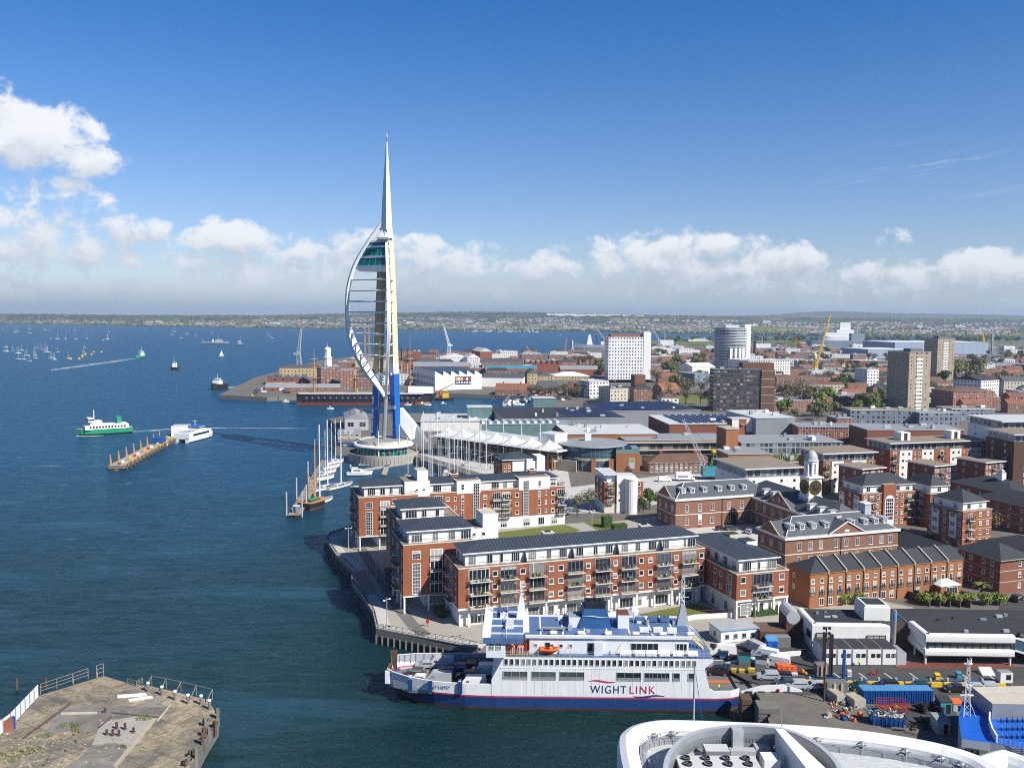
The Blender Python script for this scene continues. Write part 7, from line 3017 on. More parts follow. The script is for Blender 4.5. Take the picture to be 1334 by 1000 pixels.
def flat_block(label,px0,px1,py,Y,depth,strips,z0=3.5,ang=R(14),pent=True,left='red_brick',roof='gravel_roof',group=None,floors=None):
	"""modern flats: white and red brick vertical strips, glazed top storey, thin oversailing white roof.
    py = row of the roof edge at px0; strips = list of (share, 'w' | 'r' | 'b')"""
	p=at(px0,py,Y)
	b=Bld('apartment_block',label,'apartment block',p,ang,group)
	F=b.fr('F',0,0,1,depth)
	W_=b.px(F,px1,py)[0]
	zr=p.z
	zt=zr-(3.2 if pent else .4)
	m=MB()
	x=0
	tot=sum(s[0]for s in strips)
	fh=2.9
	n=max(1,int((zt-z0-.6)/fh))
	m.box(0.02,.02,z0,W_-.02,depth,zt,left)
	b.part('wall',m)
	for sh,k in strips:
		w=W_*sh/tot
		if k=='w':
			m=MB()
			m.box(x,-.12,z0,x+w,.3,zt,'white_render')
			b.part('rendered_panel',m)
			for j in range(n):
				for t in(.28,.75):
					b.win(F,x+w*t,zt-2.0-j*fh,.9,.9,1,1,frame='dark',out=.12,sill=False,fw=.05,blind=0)
		elif k=='r':
			for j in range(n):
				b.win(F,x+w*.3,zt-2.3-j*fh,.7,1.7,1,3,sill=False)
				b.win(F,x+w*.75,zt-2.0-j*fh,1.0,1.1,1,1)
		else:
			for j in range(n):
				b.win(F,x+w*.5,zt-2.5-j*fh,1.6,2.1,2,1,sill=False)
				b.balcony(F,x+w*.5,zt-2.55-j*fh,min(2.8,w*.8),1.2,slab='grey_metal',bracket=False,step=.4)
		x+=w
	if pent:
		m=MB()
		m.box(.6,.8,zt,W_-.4,depth-.5,zr-.1,'navy_grey')
		b.part('penthouse',m)
		f=b.fr('F',.6,.8,W_,depth)
		k=1.5
		while k<W_-2:
			b.win(f,k,zt+.3,2.2,2.3,3,1,frame='pale_metal',sill=False,blind=0)
			k+=2.9
		k=1.5
		f=b.fr('L',.6,.8,W_,depth-.5)
		while k<depth-2:
			b.win(f,k,zt+.3,2.2,2.3,3,1,frame='pale_metal',sill=False,blind=0)
			k+=3.2
		b.railing(F,.2,W_-.2,zt,step=.8,out=-.1)
	m=MB()
	m.box(-.9,-1.0,zr-.12,W_+.7,depth+.5,zr+.28,'white_paint',roof)
	m.box(-.3,-.4,zr+.28,W_+.1,depth,zr+.3,roof)
	b.part('roof',m)
	Lf=b.fr('L',0,0,W_,depth)
	for j in range(n):
		for t in(.25,.7):
			b.win(Lf,depth*t,zt-2.0-j*fh,1.0,1.2)
	return b,W_,zr
def modern_flats():
	b,W_,zr=flat_block('long modern flats of white and brick strips with two roof stair housings at right',1160,1289,577.5,376,16,[(.9,'b'),(1.2,'w'),(.9,'r'),(1.15,'w'),(1.6,'b'),(1.1,'w'),(.85,'r'),(1.1,'w'),(.8,'b')])
	for px in(1184,1250):
		s=b.px(b.fr('F',0,0,W_,16),px,575)[0]
		m=MB()
		for k in(0,3.2):
			m.box(s+k,5,zr,s+k+1.4,10,zr+3.4,'white_render')
		m.box(s,5,zr+3.4,s+4.6,10,zr+3.8,'white_render')
		m.box(s+.4,5.6,zr,s+4.2,9.6,zr+3.3,'brown_brick')
		b.part('stair_housing',m)
	b.done()
	b,*_=flat_block('modern flats with white and brick strips behind the clock tower',1073,1141,591,358,18,[(.7,'b'),(1.0,'w'),(.7,'r'),(1.2,'w'),(.8,'b')])
	b.done()
	b,*_=flat_block('four storey brick cube with balconies in front of the long modern flats at left',1217,1239,607,350,13,[(.9,'r'),(1.0,'b'),(.9,'r')],pent=False,left='dull_brick',ang=R(24))
	b.done()
	b,*_=flat_block('four storey brick cube with balconies in front of the long modern flats at right',1283.5,1309,602.5,350,13,[(.9,'r'),(1.0,'b'),(.9,'r')],pent=False,left='dull_brick',ang=R(24))
	b.done()
	b,*_=flat_block('low brick cube with balconies beside the clock tower',1123,1151,611,338,12,[(.9,'r'),(1.0,'b'),(.9,'r')],pent=False,left='dull_brick',ang=R(24))
	b.done()
	p=at(1008,620,312)
	b,W_,zr=flat_block('low white modern block with a strip of dark glazing left of the clock tower',972,1044,611,318,24,[(1,'w'),(1,'w')],left='white_render')
	b.done()
	b,W_,zr=flat_block('tall white rendered tower block at the right edge of the view',1306,1420,549,378,24,[(1,'w'),(.3,'b'),(1,'w')],left='white_render',ang=R(6),roof='pale_roof')
	b.done()
	b,W_,zr=flat_block('dark brick block in front of the white tower at the right edge',1322,1420,566,352,18,[(1,'r'),(1,'r')],left='brown_brick',ang=R(6))
	b.done()
modern_flats()
# ------------------------------------------------------------------ shopping quay, town, tower blocks
mat_facade('f_brick',(.27,.10,.06),(.03,.035,.045),3.0,2.9,(.36,.5),frame=(.6,.58,.54))
mat_facade('f_dull',(.22,.10,.065),(.03,.03,.04),2.8,2.9,(.4,.5),frame=(.5,.48,.44))
mat_facade('f_cream',(.55,.50,.40),(.04,.045,.055),3.0,3.0,(.36,.5))
mat_facade('f_stone',(.42,.33,.17),(.03,.03,.035),3.6,3.6,(.34,.5),frame=(.5,.44,.3))
mat_facade('f_white',(.72,.71,.68),(.05,.06,.07),3.2,3.0,(.5,.45))
mat_facade('f_whitetower',(.76,.75,.74),(.05,.065,.10),3.3,3.7,(.5,.46))
mat_facade('f_slab',(.062,.055,.056),(.022,.025,.032),2.5,3.2,(.78,.42),frame=(.10,.10,.11))
mat_facade('f_beige',(.36,.285,.19),(.05,.055,.065),4.2,2.8,(.34,.46),frame=(.55,.53,.48))
mat_facade('f_grey',(.16,.20,.25),(.03,.045,.06),3.4,3.1,(.55,.6),frame=(.34,.38,.42))
mat_facade('f_glass',(.30,.33,.35),(.03,.055,.07),2.2,3.4,(.84,.78))
mat_facade('f_round',(.62,.63,.63),(.06,.085,.10),2.6,3.0,(.62,.5))
mat_facade('f_balc',(.42,.44,.45),(.045,.07,.085),6.0,3.0,(.9,.58))
mat_facade('f_blueshed',(.30,.37,.46),(.22,.29,.38),14.0,60,(.06,1))
mat_facade('f_boat',(.30,.37,.50),(.06,.08,.12),5.5,5.5,(.5,.5))
mat_facade('f_shop',(.05,.05,.055),(.02,.025,.03),4.0,5.5,(.8,.7),frame=(.3,.28,.24))
mat_facade('f_yellow',(.46,.36,.19),(.035,.035,.04),4.0,4.0,(.3,.46))
def panels(mb,x0,y0,x1,y1,z,step=2.6):
	"""tilted solar panel rows lying on a flat roof"""
	step=3.3
	y=y0
	while y+1.6<y1:
		x=x0
		while x+3.4<x1:
			mb.face([(x,y,z+.1),(x+3.2,y,z+.1),(x+3.2,y+1.5,z+.55),(x,y+1.5,z+.55)],'solar')
			x+=4.4
		y+=step
def blk(label,x0,x1,py,Y,dep,wall,roof='felt_roof',kind='flat',ang=14,rh=3.5,name='building',cat='building',win=None,base=3.5,extra=None,group=None,clutter=4):
	p=at(x0,py,Y)
	b=Bld(name,label,cat,p,R(ang),group)
	F=b.fr('F',0,0,1,dep)
	W_=abs(b.px(F,x1,py)[0])
	z=p.z
	m=MB()
	zt=z if kind in('flat','saw')else z
	m.box(0,0,base,W_,dep,zt,wall)
	b.part('wall',m)
	m=MB()
	if kind=='flat':
		m.box(-.3,-.3,z,W_+.3,dep+.3,z+.35,'pale_metal' if roof!='gravel_roof' else 'white_paint',roof)
	elif kind=='hip':
		m.hip(0,0,W_,dep,z,rh,roof,over=.5,th=.25,edge='stone')
	elif kind=='gable':
		A,B_=m.hip(0,0,W_,dep,z,rh,roof,gable=True,over=.1,th=.2,edge='stone')
		if W_>=dep:
			for xx in(.05,W_-.05):
				m.face([(xx,0,z),(xx,dep,z),(xx,dep/2,z+rh)],wall)
		else:
			for yy in(.05,dep-.05):
				m.face([(0,yy,z),(W_,yy,z),(W_/2,yy,z+rh)],wall)
	elif kind=='saw':
		n=max(2,int(W_/rh/1.6))
		for i in range(n):
			a,c=W_*i/n,W_*(i+1)/n
			loft(m,[[(a,0,z),(c,0,z),(a+(c-a)*.12 if i else a,0,z+rh)],[(a,dep,z),(c,dep,z),(a+(c-a)*.12 if i else a,dep,z+rh)]],wall)
			m.face([(a+(c-a)*.12,-.1,z+rh+.05),(c,-.1,z+.05),(c,dep,z+.05),(a+(c-a)*.12,dep,z+rh+.05)],roof)
	b.part('roof',m)
	if kind=='flat' and clutter:
		for i in range(min(clutter,int(W_*dep/90))):
			m=MB()
			x,y=b.rnd.uniform(.1,.85)*W_,b.rnd.uniform(.1,.85)*dep
			w,d,h=b.rnd.uniform(1,3.5),b.rnd.uniform(1,3),b.rnd.uniform(.6,2.2)
			m.box(x,y,z+.35,x+w,y+d,z+.35+h,b.rnd.choice(['pale_metal','white_render','grey_metal','lead']))
			b.part('roof_plant',m)
	elif kind in('hip','gable')and Y<1300:
		for t in(.2,.7):
			m=MB()
			m.box(W_*t,dep*.45,z+rh*.6,W_*t+1.2,dep*.45+1,z+rh+1.4,'dull_brick')
			b.part('chimney',m)
	if win:
		n,rows,w,h=win
		fh=(z-base)/rows
		for f,L in((F,W_),(b.fr('L',0,0,W_,dep),dep)):
			k=max(1,int(n*L/W_+.3))
			for i in range(k):
				for j in range(rows):
					b.win(f,L*(i+.5)/k,base+j*fh+(fh-h)*.55,w,h,2,2)
	if extra:
		extra(b,W_,z)
	return b.done()
def solar(x0,x1,y0,y1):
	def f(b,W_,z):
		m=MB()
		panels(m,W_*x0,y0,W_*x1,y1,z+.4)
		b.part('solar_panels',m)
	return f
def tuft(W_,D_,z):
	m=MB()
	rnd=random.Random(9)
	for i in range(420):
		x,y=rnd.uniform(1,W_-1),rnd.uniform(1,D_-1)
		a,h=rnd.random()*6.28,rnd.uniform(.4,1.5)
		m.face([(x-.4*math.cos(a),y-.4*math.sin(a),z),(x+.4*math.cos(a),y+.4*math.sin(a),z),(x+rnd.uniform(-.4,.4),y+rnd.uniform(-.4,.4),z+h)],rnd.choice(['leaf','leaf_bright','leaf_olive','leaf_twig']))
	return m
def market_hall():
	A,B_=gp(566,590),gp(722,613)
	d=B_-A
	L,ang=d.length,math.atan2(d.y,d.x)
	b=Bld('market_hall','shopping hall with a white tent roof and masts along the marina promenade','shopping hall',A,ang)
	m=MB()
	m.box(0,3,3.5,L,34,12.5,'f_shop','pale_roof')
	m.box(0,-.2,7.6,L,3.2,8.1,'pale_stone')
	b.part('wall',m)
	n=15
	for i in range(n+1):
		m=MB()
		m.box(L*i/n-.22,0,3.5,L*i/n+.22,.5,7.6,'stone')
		m.box(L*i/n-.25,2.3,8.1,L*i/n+.25,2.9,12.5,'concrete')
		b.part('column',m)
	b.railing(b.fr('F',0,0,L,1),0,L,8.1,m='pale_metal',top='pale_metal',step=.8)
	pk=[L*(i+.5)/7 for i in range(7)]
	m=MB()
	nx,ny=84,14
	def zf(s,t):
		q=min(abs(s-p)for p in pk)
		w=L/14
		return 13.2+2.4*(1-q/w)*math.exp(-((t-4)/6.5)**2)+1.5*math.exp(-math.hypot(q,t-4)/1.6)+.04*t-(1.3*(q/w)**2 if t<2 else 0)*0
	P=[[(L*i/nx,-4.5+(24 if i<70 else 22)*j/ny+(1.8*(1-min(abs(L*i/nx-p)for p in pk)/(L/14))*-1 if j==0 else 0),zf(L*i/nx,-4.5+24*j/ny))for j in range(ny+1)]for i in range(nx+1)]
	for i in range(nx):
		for j in range(ny):
			m.face([P[i][j],P[i+1][j],P[i+1][j+1],P[i][j+1]],'pale_roof')
	b.part('tent_roof',m)
	for p in pk:
		m=MB()
		m.cyl(p,-3.6,3.5,25.5,.2,.14,8,'white_paint')
		for s in(-1,1):
			m.bar((p,-3.6,20),(p+s*L/14,-3.8,13.2),.05,'pale_metal')
			m.bar((p,-3.6,20),(p+s*2.5,4,16),.05,'pale_metal')
		b.part('mast',m)
	m=MB()
	m.box(L-16,8,12.5,L-6,18,19,'white_render','pale_roof')
	m.box(L-22,-2,12.4,L+3,10,13.0,'white_paint','pale_roof')
	b.part('plant_room',m)
	m=MB()
	for k in range(6):
		m.box(L-14+k*2.6,-1.2,3.5,L-13.2+k*2.6,-.5,10.5,'orange_brick')
	b.part('brick_pier',m)
	b.done()
market_hall()
def rotunda_shop():
	c=at(772,583,420)
	b=Bld('round_pavilion','round glass fronted restaurant building with a flat pale disc roof','restaurant',(c.x,c.y),0)
	r=15.2
	m=MB()
	m.lathe(0,0,[(r,3.5),(r,8.3),(r+.3,8.4),(r+.3,9.3),(r,9.4),(r-.3,14.4)],56,['blue_glass','stone','stone','stone','blue_glass'])
	b.part('wall',m)
	m=MB()
	for k in range(48):
		a=6.2832*k/48
		m.bar((r*1.005*math.cos(a),r*1.005*math.sin(a),3.5),(r*.985*math.cos(a),r*.985*math.sin(a),14.4),.09,'grey_metal')
	for z in(5.8,11,12.8):
		for k in range(48):
			a,e=6.2832*k/48,6.2832*(k+1)/48
			m.bar((r*1.004*math.cos(a),r*1.004*math.sin(a),z),(r*1.004*math.cos(e),r*1.004*math.sin(e),z),.07,'grey_metal')
	b.part('glazing_bar',m)
	m=MB()
	m.lathe(0,0,[(r-.4,14.3),(r+1.2,14.6),(r+1.2,15.0),(.1,15.6)],56,['pale_metal','pale_metal','grey_roof'])
	m.box(-3.5,2,15.4,-.5,5,18.4,'white_render')
	b.part('roof',m)
	m=MB()
	m.box(9.5,-15.5,3.5,20.5,-5,12.2,'orange_brick')
	m.box(15.2,-15.6,5,18,-15.45,10,'pale_metal')
	m.box(15.4,-15.65,8,17.8,-15.5,9.6,'leaf_bright')
	b.part('brick_bay',m)
	m=MB()
	m.box(9.5,-15,12.2,20,-5,14.4,'pavilion_glass')
	panels(m,9.2,-15.4,20.6,-5,14.3,1.8)
	b.part('solar_canopy',m)
	for x in(-2,6):
		m=MB()
		m.box(x,-17,3.5,x+2.2,-15,9.4,'orange_brick')
		b.part('brick_pier',m)
	m=MB()
	m.prism([(-19,-10),(-9,-17),(-8.6,-16.2),(-18.4,-9)],3.5,8.6,'stone')
	b.part('stone_wall',m)
	b.done()
rotunda_shop()
blk('old two storey brick office with pediment and chimneys behind the teal crane',846,935,603,405,13,'old_brick','brown_tile','hip',6,3.2,win=(14,2,1.1,1.9))
blk('two storey arcade with pink railings behind the old brick office',815,950,574,445,24,'f_shop','grey_roof',ang=6,extra=lambda b,W_,z:[b.railing(b.fr('F',0,0,W_,1),0,W_,zz,m='line_red',top='pale_metal',out=1.5,step=.7)for zz in(7.8,11.6)]and b.part('gallery',MB().box(0,-1.5,7.3,W_,0,7.8,'pale_stone').box(0,-1.5,11.1,W_,0,11.6,'pale_stone')))
blk('long dark roofed mall hall behind the tent roof with blue panels at its right end',655,815,546,520,62,'grey_metal','felt_roof',ang=8,extra=solar(.55,.97,6,52),clutter=9)
blk('pale roofed mall range stepping down to the round restaurant',740,858,566,455,40,'orange_brick','pale_roof',ang=6,win=(6,1,3,3),clutter=8)
def atrium(b,W_,z):
	m=MB()
	for k in range(int(W_/4.2)):
		x=k*4.2
		m.box(x,1,z+.3,x+1.6,12,z+1.6,'white_paint','pale_metal')
	b.part('skylight',m)
blk('glazed mall arcade with rows of white roof lights in front of the dark roofed hall',628,742,553,488,15,'pavilion_glass','pavilion_glass',ang=8,extra=atrium,clutter=0)
blk('grey clad mall block with a roof full of blue solar panels',790,912,536,565,60,'grey_metal','felt_roof',ang=10,extra=solar(.02,.97,3,57))
blk('wide brick based hall with dark solar roof and a small clock turret',872,1040,553,500,46,'dull_brick','pale_roof',ang=6,extra=solar(.1,.97,4,44))
blk('square white and red clock turret on the front of the wide solar roofed hall',954,982,546,485,8,'red_brick','pale_roof',ang=6,extra=lambda b,W_,z:b.part('corner_panel',MB().box(-.1,-.1,z-7,W_*.3,.3,z+.4,'white_render').box(W_*.66,-.1,z-7,W_+.1,5,z+.4,'white_render').cyl(W_*.48,-.2,z-3,z-2.9,1.0,1.0,10,'white_paint')),clutter=0)
blk('blank dark grey hall right of the clock turret',985,1036,545,482,40,'grey_metal','pale_roof',ang=10)
blk('restaurant block with a glazed upper floor under a long curved grey roof',966,1098,577,415,26,'f_glass','grey_roof',ang=5,clutter=5)
blk('orange brick corner block with square openings in front of the curved grey roof',949,1004,592,396,16,'orange_brick','grey_roof',ang=8,win=(3,1,3,3.5))
blk('tall plain brick fin wall beside the curved grey roof',946,962,559,412,12,'orange_brick','stone',ang=8,clutter=0)
blk('brick terrace block with a planted roof garden left of the clock tower',1012,1066,603,385,20,'old_brick','gravel_roof',ang=10,win=(5,2,1.2,1.4),extra=lambda b,W_,z:b.part('planting',tuft(W_,19,z+.3)))
blk('long red brick block with grey window bays under a white roof edge',1040,1160,556,470,18,'f_brick','grey_roof',ang=-4,clutter=6)
blk('long low block with blue grey cladding in front of the beige tower',1108,1200,534,600,18,'f_grey','gravel_roof',ang=-4)
blk('blue grey clad block with a glazed link right of the long low block',1198,1252,538,590,20,'f_grey','grey_roof',ang=4)
blk('dark brick and grey block left of the curved corner building',1240,1296,533,620,20,'f_grey','gravel_roof',ang=4)
blk('low curved roofed grey hall behind the long modern flats',1130,1256,560,440,22,'dull_brick','grey_roof',ang=2,clutter=6)
blk('six storey red brick flats with white balconies before the far tower',1242,1294,510,700,26,'f_brick','brown_tile','hip',12,2.5)
blk('white gabled terrace of flats at the far right edge',1308,1340,497,800,14,'f_cream','slate','gable',4,4)
blk('dark building with a white stepped gable near the far right edge',1278,1302,496,770,26,'f_white','dark_slate','gable',30,4)
blk('teal glass roof pavilion above the marina end of the mall',609,641,531,560,14,'pavilion_glass','pale_roof',ang=4,clutter=0)
blk('teal glass rooftop pavilion before the town houses',695,724,519,640,14,'pavilion_glass','pale_roof',ang=8,clutter=0)
blk('low pale roofed shed at the harbour end of the shopping quay',548,640,549,545,40,'white_render','pale_roof',ang=4,clutter=8)
blk('white walled boat shed with a pale ribbed roof left of the tower base',449,480,546,545,34,'lead','grey_roof','gable',12,3.2,win=(2,1,4,3))
blk('stone fronted work store beside the harbour wall left of the rotunda',440,470,566,505,22,'stone','grey_roof',ang=10,win=(3,2,1.5,1.8))
blk('blue and white work hut on the quay left of the rotunda',447,462,580,478,10,'light_blue','white_paint',ang=6,win=(2,1,1.5,1.4))
def towers():
	def core(x0,x1,dz,m_):
		def f(b,W_,z):
			b.part('lift_core',MB().box(W_*x0,-.5,3.5,W_*x1,10,z+dz,m_))
		return f
	blk('white office tower with a grid of windows and a blank lift core',793,839,439,1000,18,'f_whitetower','pale_roof',ang=8,name='tower_block',cat='tower block',extra=lambda b,W_,z:(core(.99,1.2,6,'white_render')(b,W_,z),b.part('roof_plant',MB().box(3,3,z,W_-2,12,z+3.4,'red_tile'))),clutter=0)
	blk('grey podium slab beside the foot of the white office tower',795,858,500,955,40,'grey_metal','felt_roof',ang=8)
	blk('dark ribbed office slab with a brown brick end wall',930,992,481,670,13,'f_slab','felt_roof',ang=0,name='tower_block',cat='tower block',extra=lambda b,W_,z:(b.part('end_wall',[m for m in[MB().box(W_,-1,3.5,W_+10,15,z+.4,'brown_tile')]if[m.box(W_-.1,-1.1,3.5+k*6.2,W_+10.1,15.1,3.8+k*6.2,'pale_stone')for k in range(1,6)]][0]),b.part('roof_plant',MB().box(W_-14,1,z,W_+9.8,13,z+5,'brown_tile'))))
	c=at(952,427,1060)
	b=Bld('tower_block','round white balconied tower behind the dark office slab','tower block',(c.x,c.y),R(8))
	m=MB()
	r=18.5
	z1=c.z
	n=36
	for k in range(n):
		a,e=6.2832*k/n,6.2832*(k+1)/n
		m.face([(r*math.cos(a),r*math.sin(a),3.5),(r*math.cos(e),r*math.sin(e),3.5),(r*math.cos(e),r*math.sin(e),z1),(r*math.cos(a),r*math.sin(a),z1)],'f_balc')
	m.cyl(0,0,z1,z1+.5,r,r,n,'pale_metal','pale_roof')
	b.part('wall',m)
	m=MB()
	k=6.5
	while k<z1:
		m.lathe(0,0,[(r+.2,k),(r+1.0,k),(r+1.0,k+1.0),(r+.2,k+1.0)],n,'lead')
		k+=3.3
	b.part('balcony',m)
	m=MB()
	for a in(-1.9,-1.62,-1.34,-1.06):
		x,y=(r+.6)*math.cos(a),(r+.6)*math.sin(a)
		m.box(x-1.5,y-1,3.5,x+1.5,y+2,z1*.62,'white_render')
	m.box(r-5,-10,3.5,r+2.6,4,z1+4,'white_render')
	m.box(-r*.4,-3,z1,r*.5,8,z1+3.5,'pale_metal')
	b.part('fin',m)
	b.done()
	def beige(b,W_,z):
		b.part('window_strip',[m for m in[MB()]if[m.box(W_*.36,-.12,5+k*2.8,W_*.64,0,6.6+k*2.8,'white_render')for k in range(int((z-6)/2.8))]][0])
		b.part('roof_plant',MB().box(4,4,z,W_-4,12,z+2.6,'dark_concrete'))
	blk('beige tower block with a white window strip, nearer of the two at right',1185,1213,459,645,24,'f_beige','felt_roof',ang=14,name='tower_block',cat='tower block',extra=beige,clutter=0)
	blk('beige tower block farther back at right in front of the great shed',1222,1244,441,960,22,'f_beige','felt_roof',ang=12,name='tower_block',cat='tower block',extra=beige,clutter=0)
	b=blk('great grey blue ship hall with two doors behind the far beige tower',1166,1288,446,1750,120,'f_blueshed','white_paint',ang=8,name='ship_hall',cat='hall',clutter=0)
	blk('lower blue grey ship hall left of the great one',1131,1184,455,1560,90,'f_blueshed','white_paint',ang=10,name='ship_hall',cat='hall',clutter=0)
	blk('long grey and red workshop below the great ship hall',1240,1345,474,1250,40,'f_dull','grey_roof',ang=-2)
	blk('dark red store with a white end left of the lower ship hall',1120,1158,470,1230,30,'dull_brick','pale_roof',ang=8)
	blk('white gabled flats left of the nearer beige tower',1130,1145,481,860,20,'f_white','grey_roof',ang=14,rh=3)
	blk('long brown roofed housing block right of the dark slab',1012,1064,494,830,14,'f_dull','brown_tile','gable',4,3.5)
	blk('long white and brown deck access flats beyond the trees',1012,1100,501,780,12,'f_cream','brown_tile','gable',2,2.2)
	blk('large dark stepped brick school at the foot of the nearer beige tower',1090,1112,545,590,16,'f_brick','grey_roof',ang=4)
	blk('white flat roofed flats with blue bands beyond the round white tower',975,1030,470,980,40,'f_white','pale_roof',ang=20)
	blk('white gabled covered market left of the round tower',902,932,478,1000,30,'white_render','white_paint','gable',20,4)
	blk('dark glazed flats with a stepped roof left of the round tower',905,934,487,900,30,'f_grey','grey_roof',ang=24)
	for r_ in(('long cream stone naval store with a white hipped roof',719,768,490,990,30,'f_stone','white_paint','hip',6,4),('dark end range joined to the cream stone naval store',700,722,490,985,34,'f_stone','slate','hip',12,4),('yellow stone house with two gables left of the naval store',672,688,490,930,16,'f_stone','slate','gable',6,4),('tall yellow stone house with a slate gable beside the naval store',687,700,487,925,18,'f_stone','slate','gable',10,5),('dark red public house with tall gables on the harbour road',702,727,505,800,16,'f_brick','slate','gable',8,5),('brick house with an orange roof and white bay on the harbour road',738,760,505,790,16,'f_brick','orange_brick','gable',6,4),('black and brick corner house left of the white modern flats',758,770,503,780,16,'f_dull','slate','hip',8,3),('white modern flats with rounded balconies beside the office tower',768,793,497,770,20,'f_white','pale_roof','flat',24,3),('pale concrete hotel with a blank end wall right of the white modern flats',795,818,506,720,22,'f_cream','felt_roof','flat',20,3),('dark brick victorian row beside the concrete hotel',826,850,506,740,14,'f_dull','dark_slate','hip',8,3.5),('square brick chimney tower at the foot of the white office tower',827,841,489,880,14,'dull_brick','felt_roof','flat',8,2),('low white villa with brick chimneys near the solar roofed hall',862,884,518,680,14,'f_white','brown_tile','hip',6,3),('orange brick gable house right of the victorian row',862,886,506,760,16,'f_brick','orange_brick','gable',20,4),('long brown housing range left of the dark slab',858,928,497,930,12,'f_dull','brown_tile','gable',2,4),('second brown housing range behind the lawn',856,926,490,1050,12,'f_dull','red_tile','gable',2,4),('brick boathouse with a slate gable at the harbour corner',645,690,507,800,14,'f_brick','red_tile','gable',-6,5),('long white wharf store with a grey roof right of the sawtooth boathouse',628,682,492,890,26,'white_render','slate','gable',-4,4)):
		blk(*r_)
towers()
def far_town():
	"""terraces and workshops of the town that reach back to the naval yards"""
	rnd=random.Random(31)
	kinds=[]
	for(w,d,h,wall,roof,kind,rh)in((22,9,6.5,'f_brick','brown_tile','gable',3.2),(16,9,7,'f_dull','red_tile','gable',3.2),(26,11,9,'f_brick','dark_slate','hip',3.0),(18,12,9,'f_cream','slate','hip',3),(30,14,10,'f_white','pale_roof','flat',0),(34,20,8,'f_dull','grey_roof','flat',0),(24,10,6,'f_cream','brown_tile','gable',3)):
		m=MB()
		m.box(0,0,0,w,d,h,wall)
		if kind=='flat':
			m.box(-.2,-.2,h,w+.2,d+.2,h+.4,'pale_metal',roof)
			m.box(w*.2,d*.3,h,w*.35,d*.6,h+2,'pale_metal')
		else:
			m.hip(0,0,w,d,h,rh,roof,gable=kind=='gable',over=.2,th=.2,edge='stone')
			if kind=='gable':
				for xx in(.05,w-.05):
					m.face([(xx,0,h),(xx,d,h),(xx,d/2,h+rh)],wall)
			for t in(.15,.5,.85):
				m.box(w*t-.5,d*.5-.4,h+rh*.5,w*t+.5,d*.5+.4,h+rh+1.1,'dull_brick')
		kinds.append((w,d,m.mesh('town_house')))
	done=[]
	lab=['long brown roofed brick terrace','red roofed brick terrace','slate roofed brick block','cream house with slate roof','white flat roofed block','grey flat roofed workshop','cream house with brown roof']
	n=tries=0
	while n<325 and tries<12000:
		tries+=1
		px=rnd.uniform(815,1375)if n<255 else rnd.uniform(440,800)
		Y=rnd.choice([rnd.uniform(640,1250),rnd.uniform(700,2150)])
		if n>=255:Y=rnd.uniform(880,1600)
		if px<1000 and Y<1080 and n<255:continue
		if 690<px<850 and Y<1120:continue
		if 530<px<640 and Y<990:continue
		x=(px-667)/1156.6*Y*1.01
		if x<-230+max(0,1000-Y)*.3 and n>=255:continue
		lim=1950+max(0,x-250)*.35
		if Y>min(lim,2100):continue
		if 1170<px<1222 and Y<660:continue
		if 1125<px<1300 and 1540<Y<1900:continue
		k=rnd.choice([0,1,2,2,5,5,4,6])if n>=255 else rnd.choice([0,0,1,1,2,3,6,4,5])if Y<1300 else rnd.choice([0,1,2,4,5,5,5,4])
		w,d,me=kinds[k]
		if any(abs(x-q[0])<(w+q[2])*.56 and abs(Y-q[1])<23 for q in done):continue
		done.append((x,Y,w))
		o=link('town_house',me,None,(x-w/2,Y,3.5),R(rnd.choice([2,5,9,14])+rnd.uniform(-3,3)))
		tag(o,lab[k]+(' in the packed town behind the tower blocks' if n<255 else ' among the naval dockyard sheds'),'house',lab[k]+('s of the far town' if n<255 else 's of the dockyard'))
		n+=1
far_town()
# ------------------------------------------------------------------ naval dockyard, warships and cranes
def boathouse(b,W_,z):
	m=MB()
	s0,s1=b.px((0,0,0),593,494)[0],b.px((0,0,0),613.5,494)[0]
	m.box(s0,-.3,z-9,s1,-.1,z-1.6,'hull_navy')
	for k,c in enumerate(('yellow','white_paint','yellow','red','white_paint','red')):
		w=(s1-s0)/6
		m.box(s0+k*w+.3,-.36,z-5.4,s0+(k+1)*w-.2,-.3,z-2.4,c)
		m.box(s0+k*w+.5,-.36,z-8,s0+(k+1)*w-.4,-.3,z-6.6,'white_paint')
	b.part('banner',m)
	for sd in range(14):
		y=5+sd*5.2
		for zz in(z-5,z-11):
			b.win(b.fr('L',0,0,W_,76),y,zz,2.4,3.2,3,3,frame='navy_grey')
blk('white sawtooth gabled boathouse with a coloured banner on its front',566.5,628,489,843,76,'white_paint','dark_slate','saw',22,4.3,name='boathouse',cat='boathouse',extra=boathouse)
blk('long shallow grey roofed dock hall behind the sawtooth boathouse',538,612,477,1040,40,'dock_brick','grey_roof','gable',6,4,name='dock_hall')
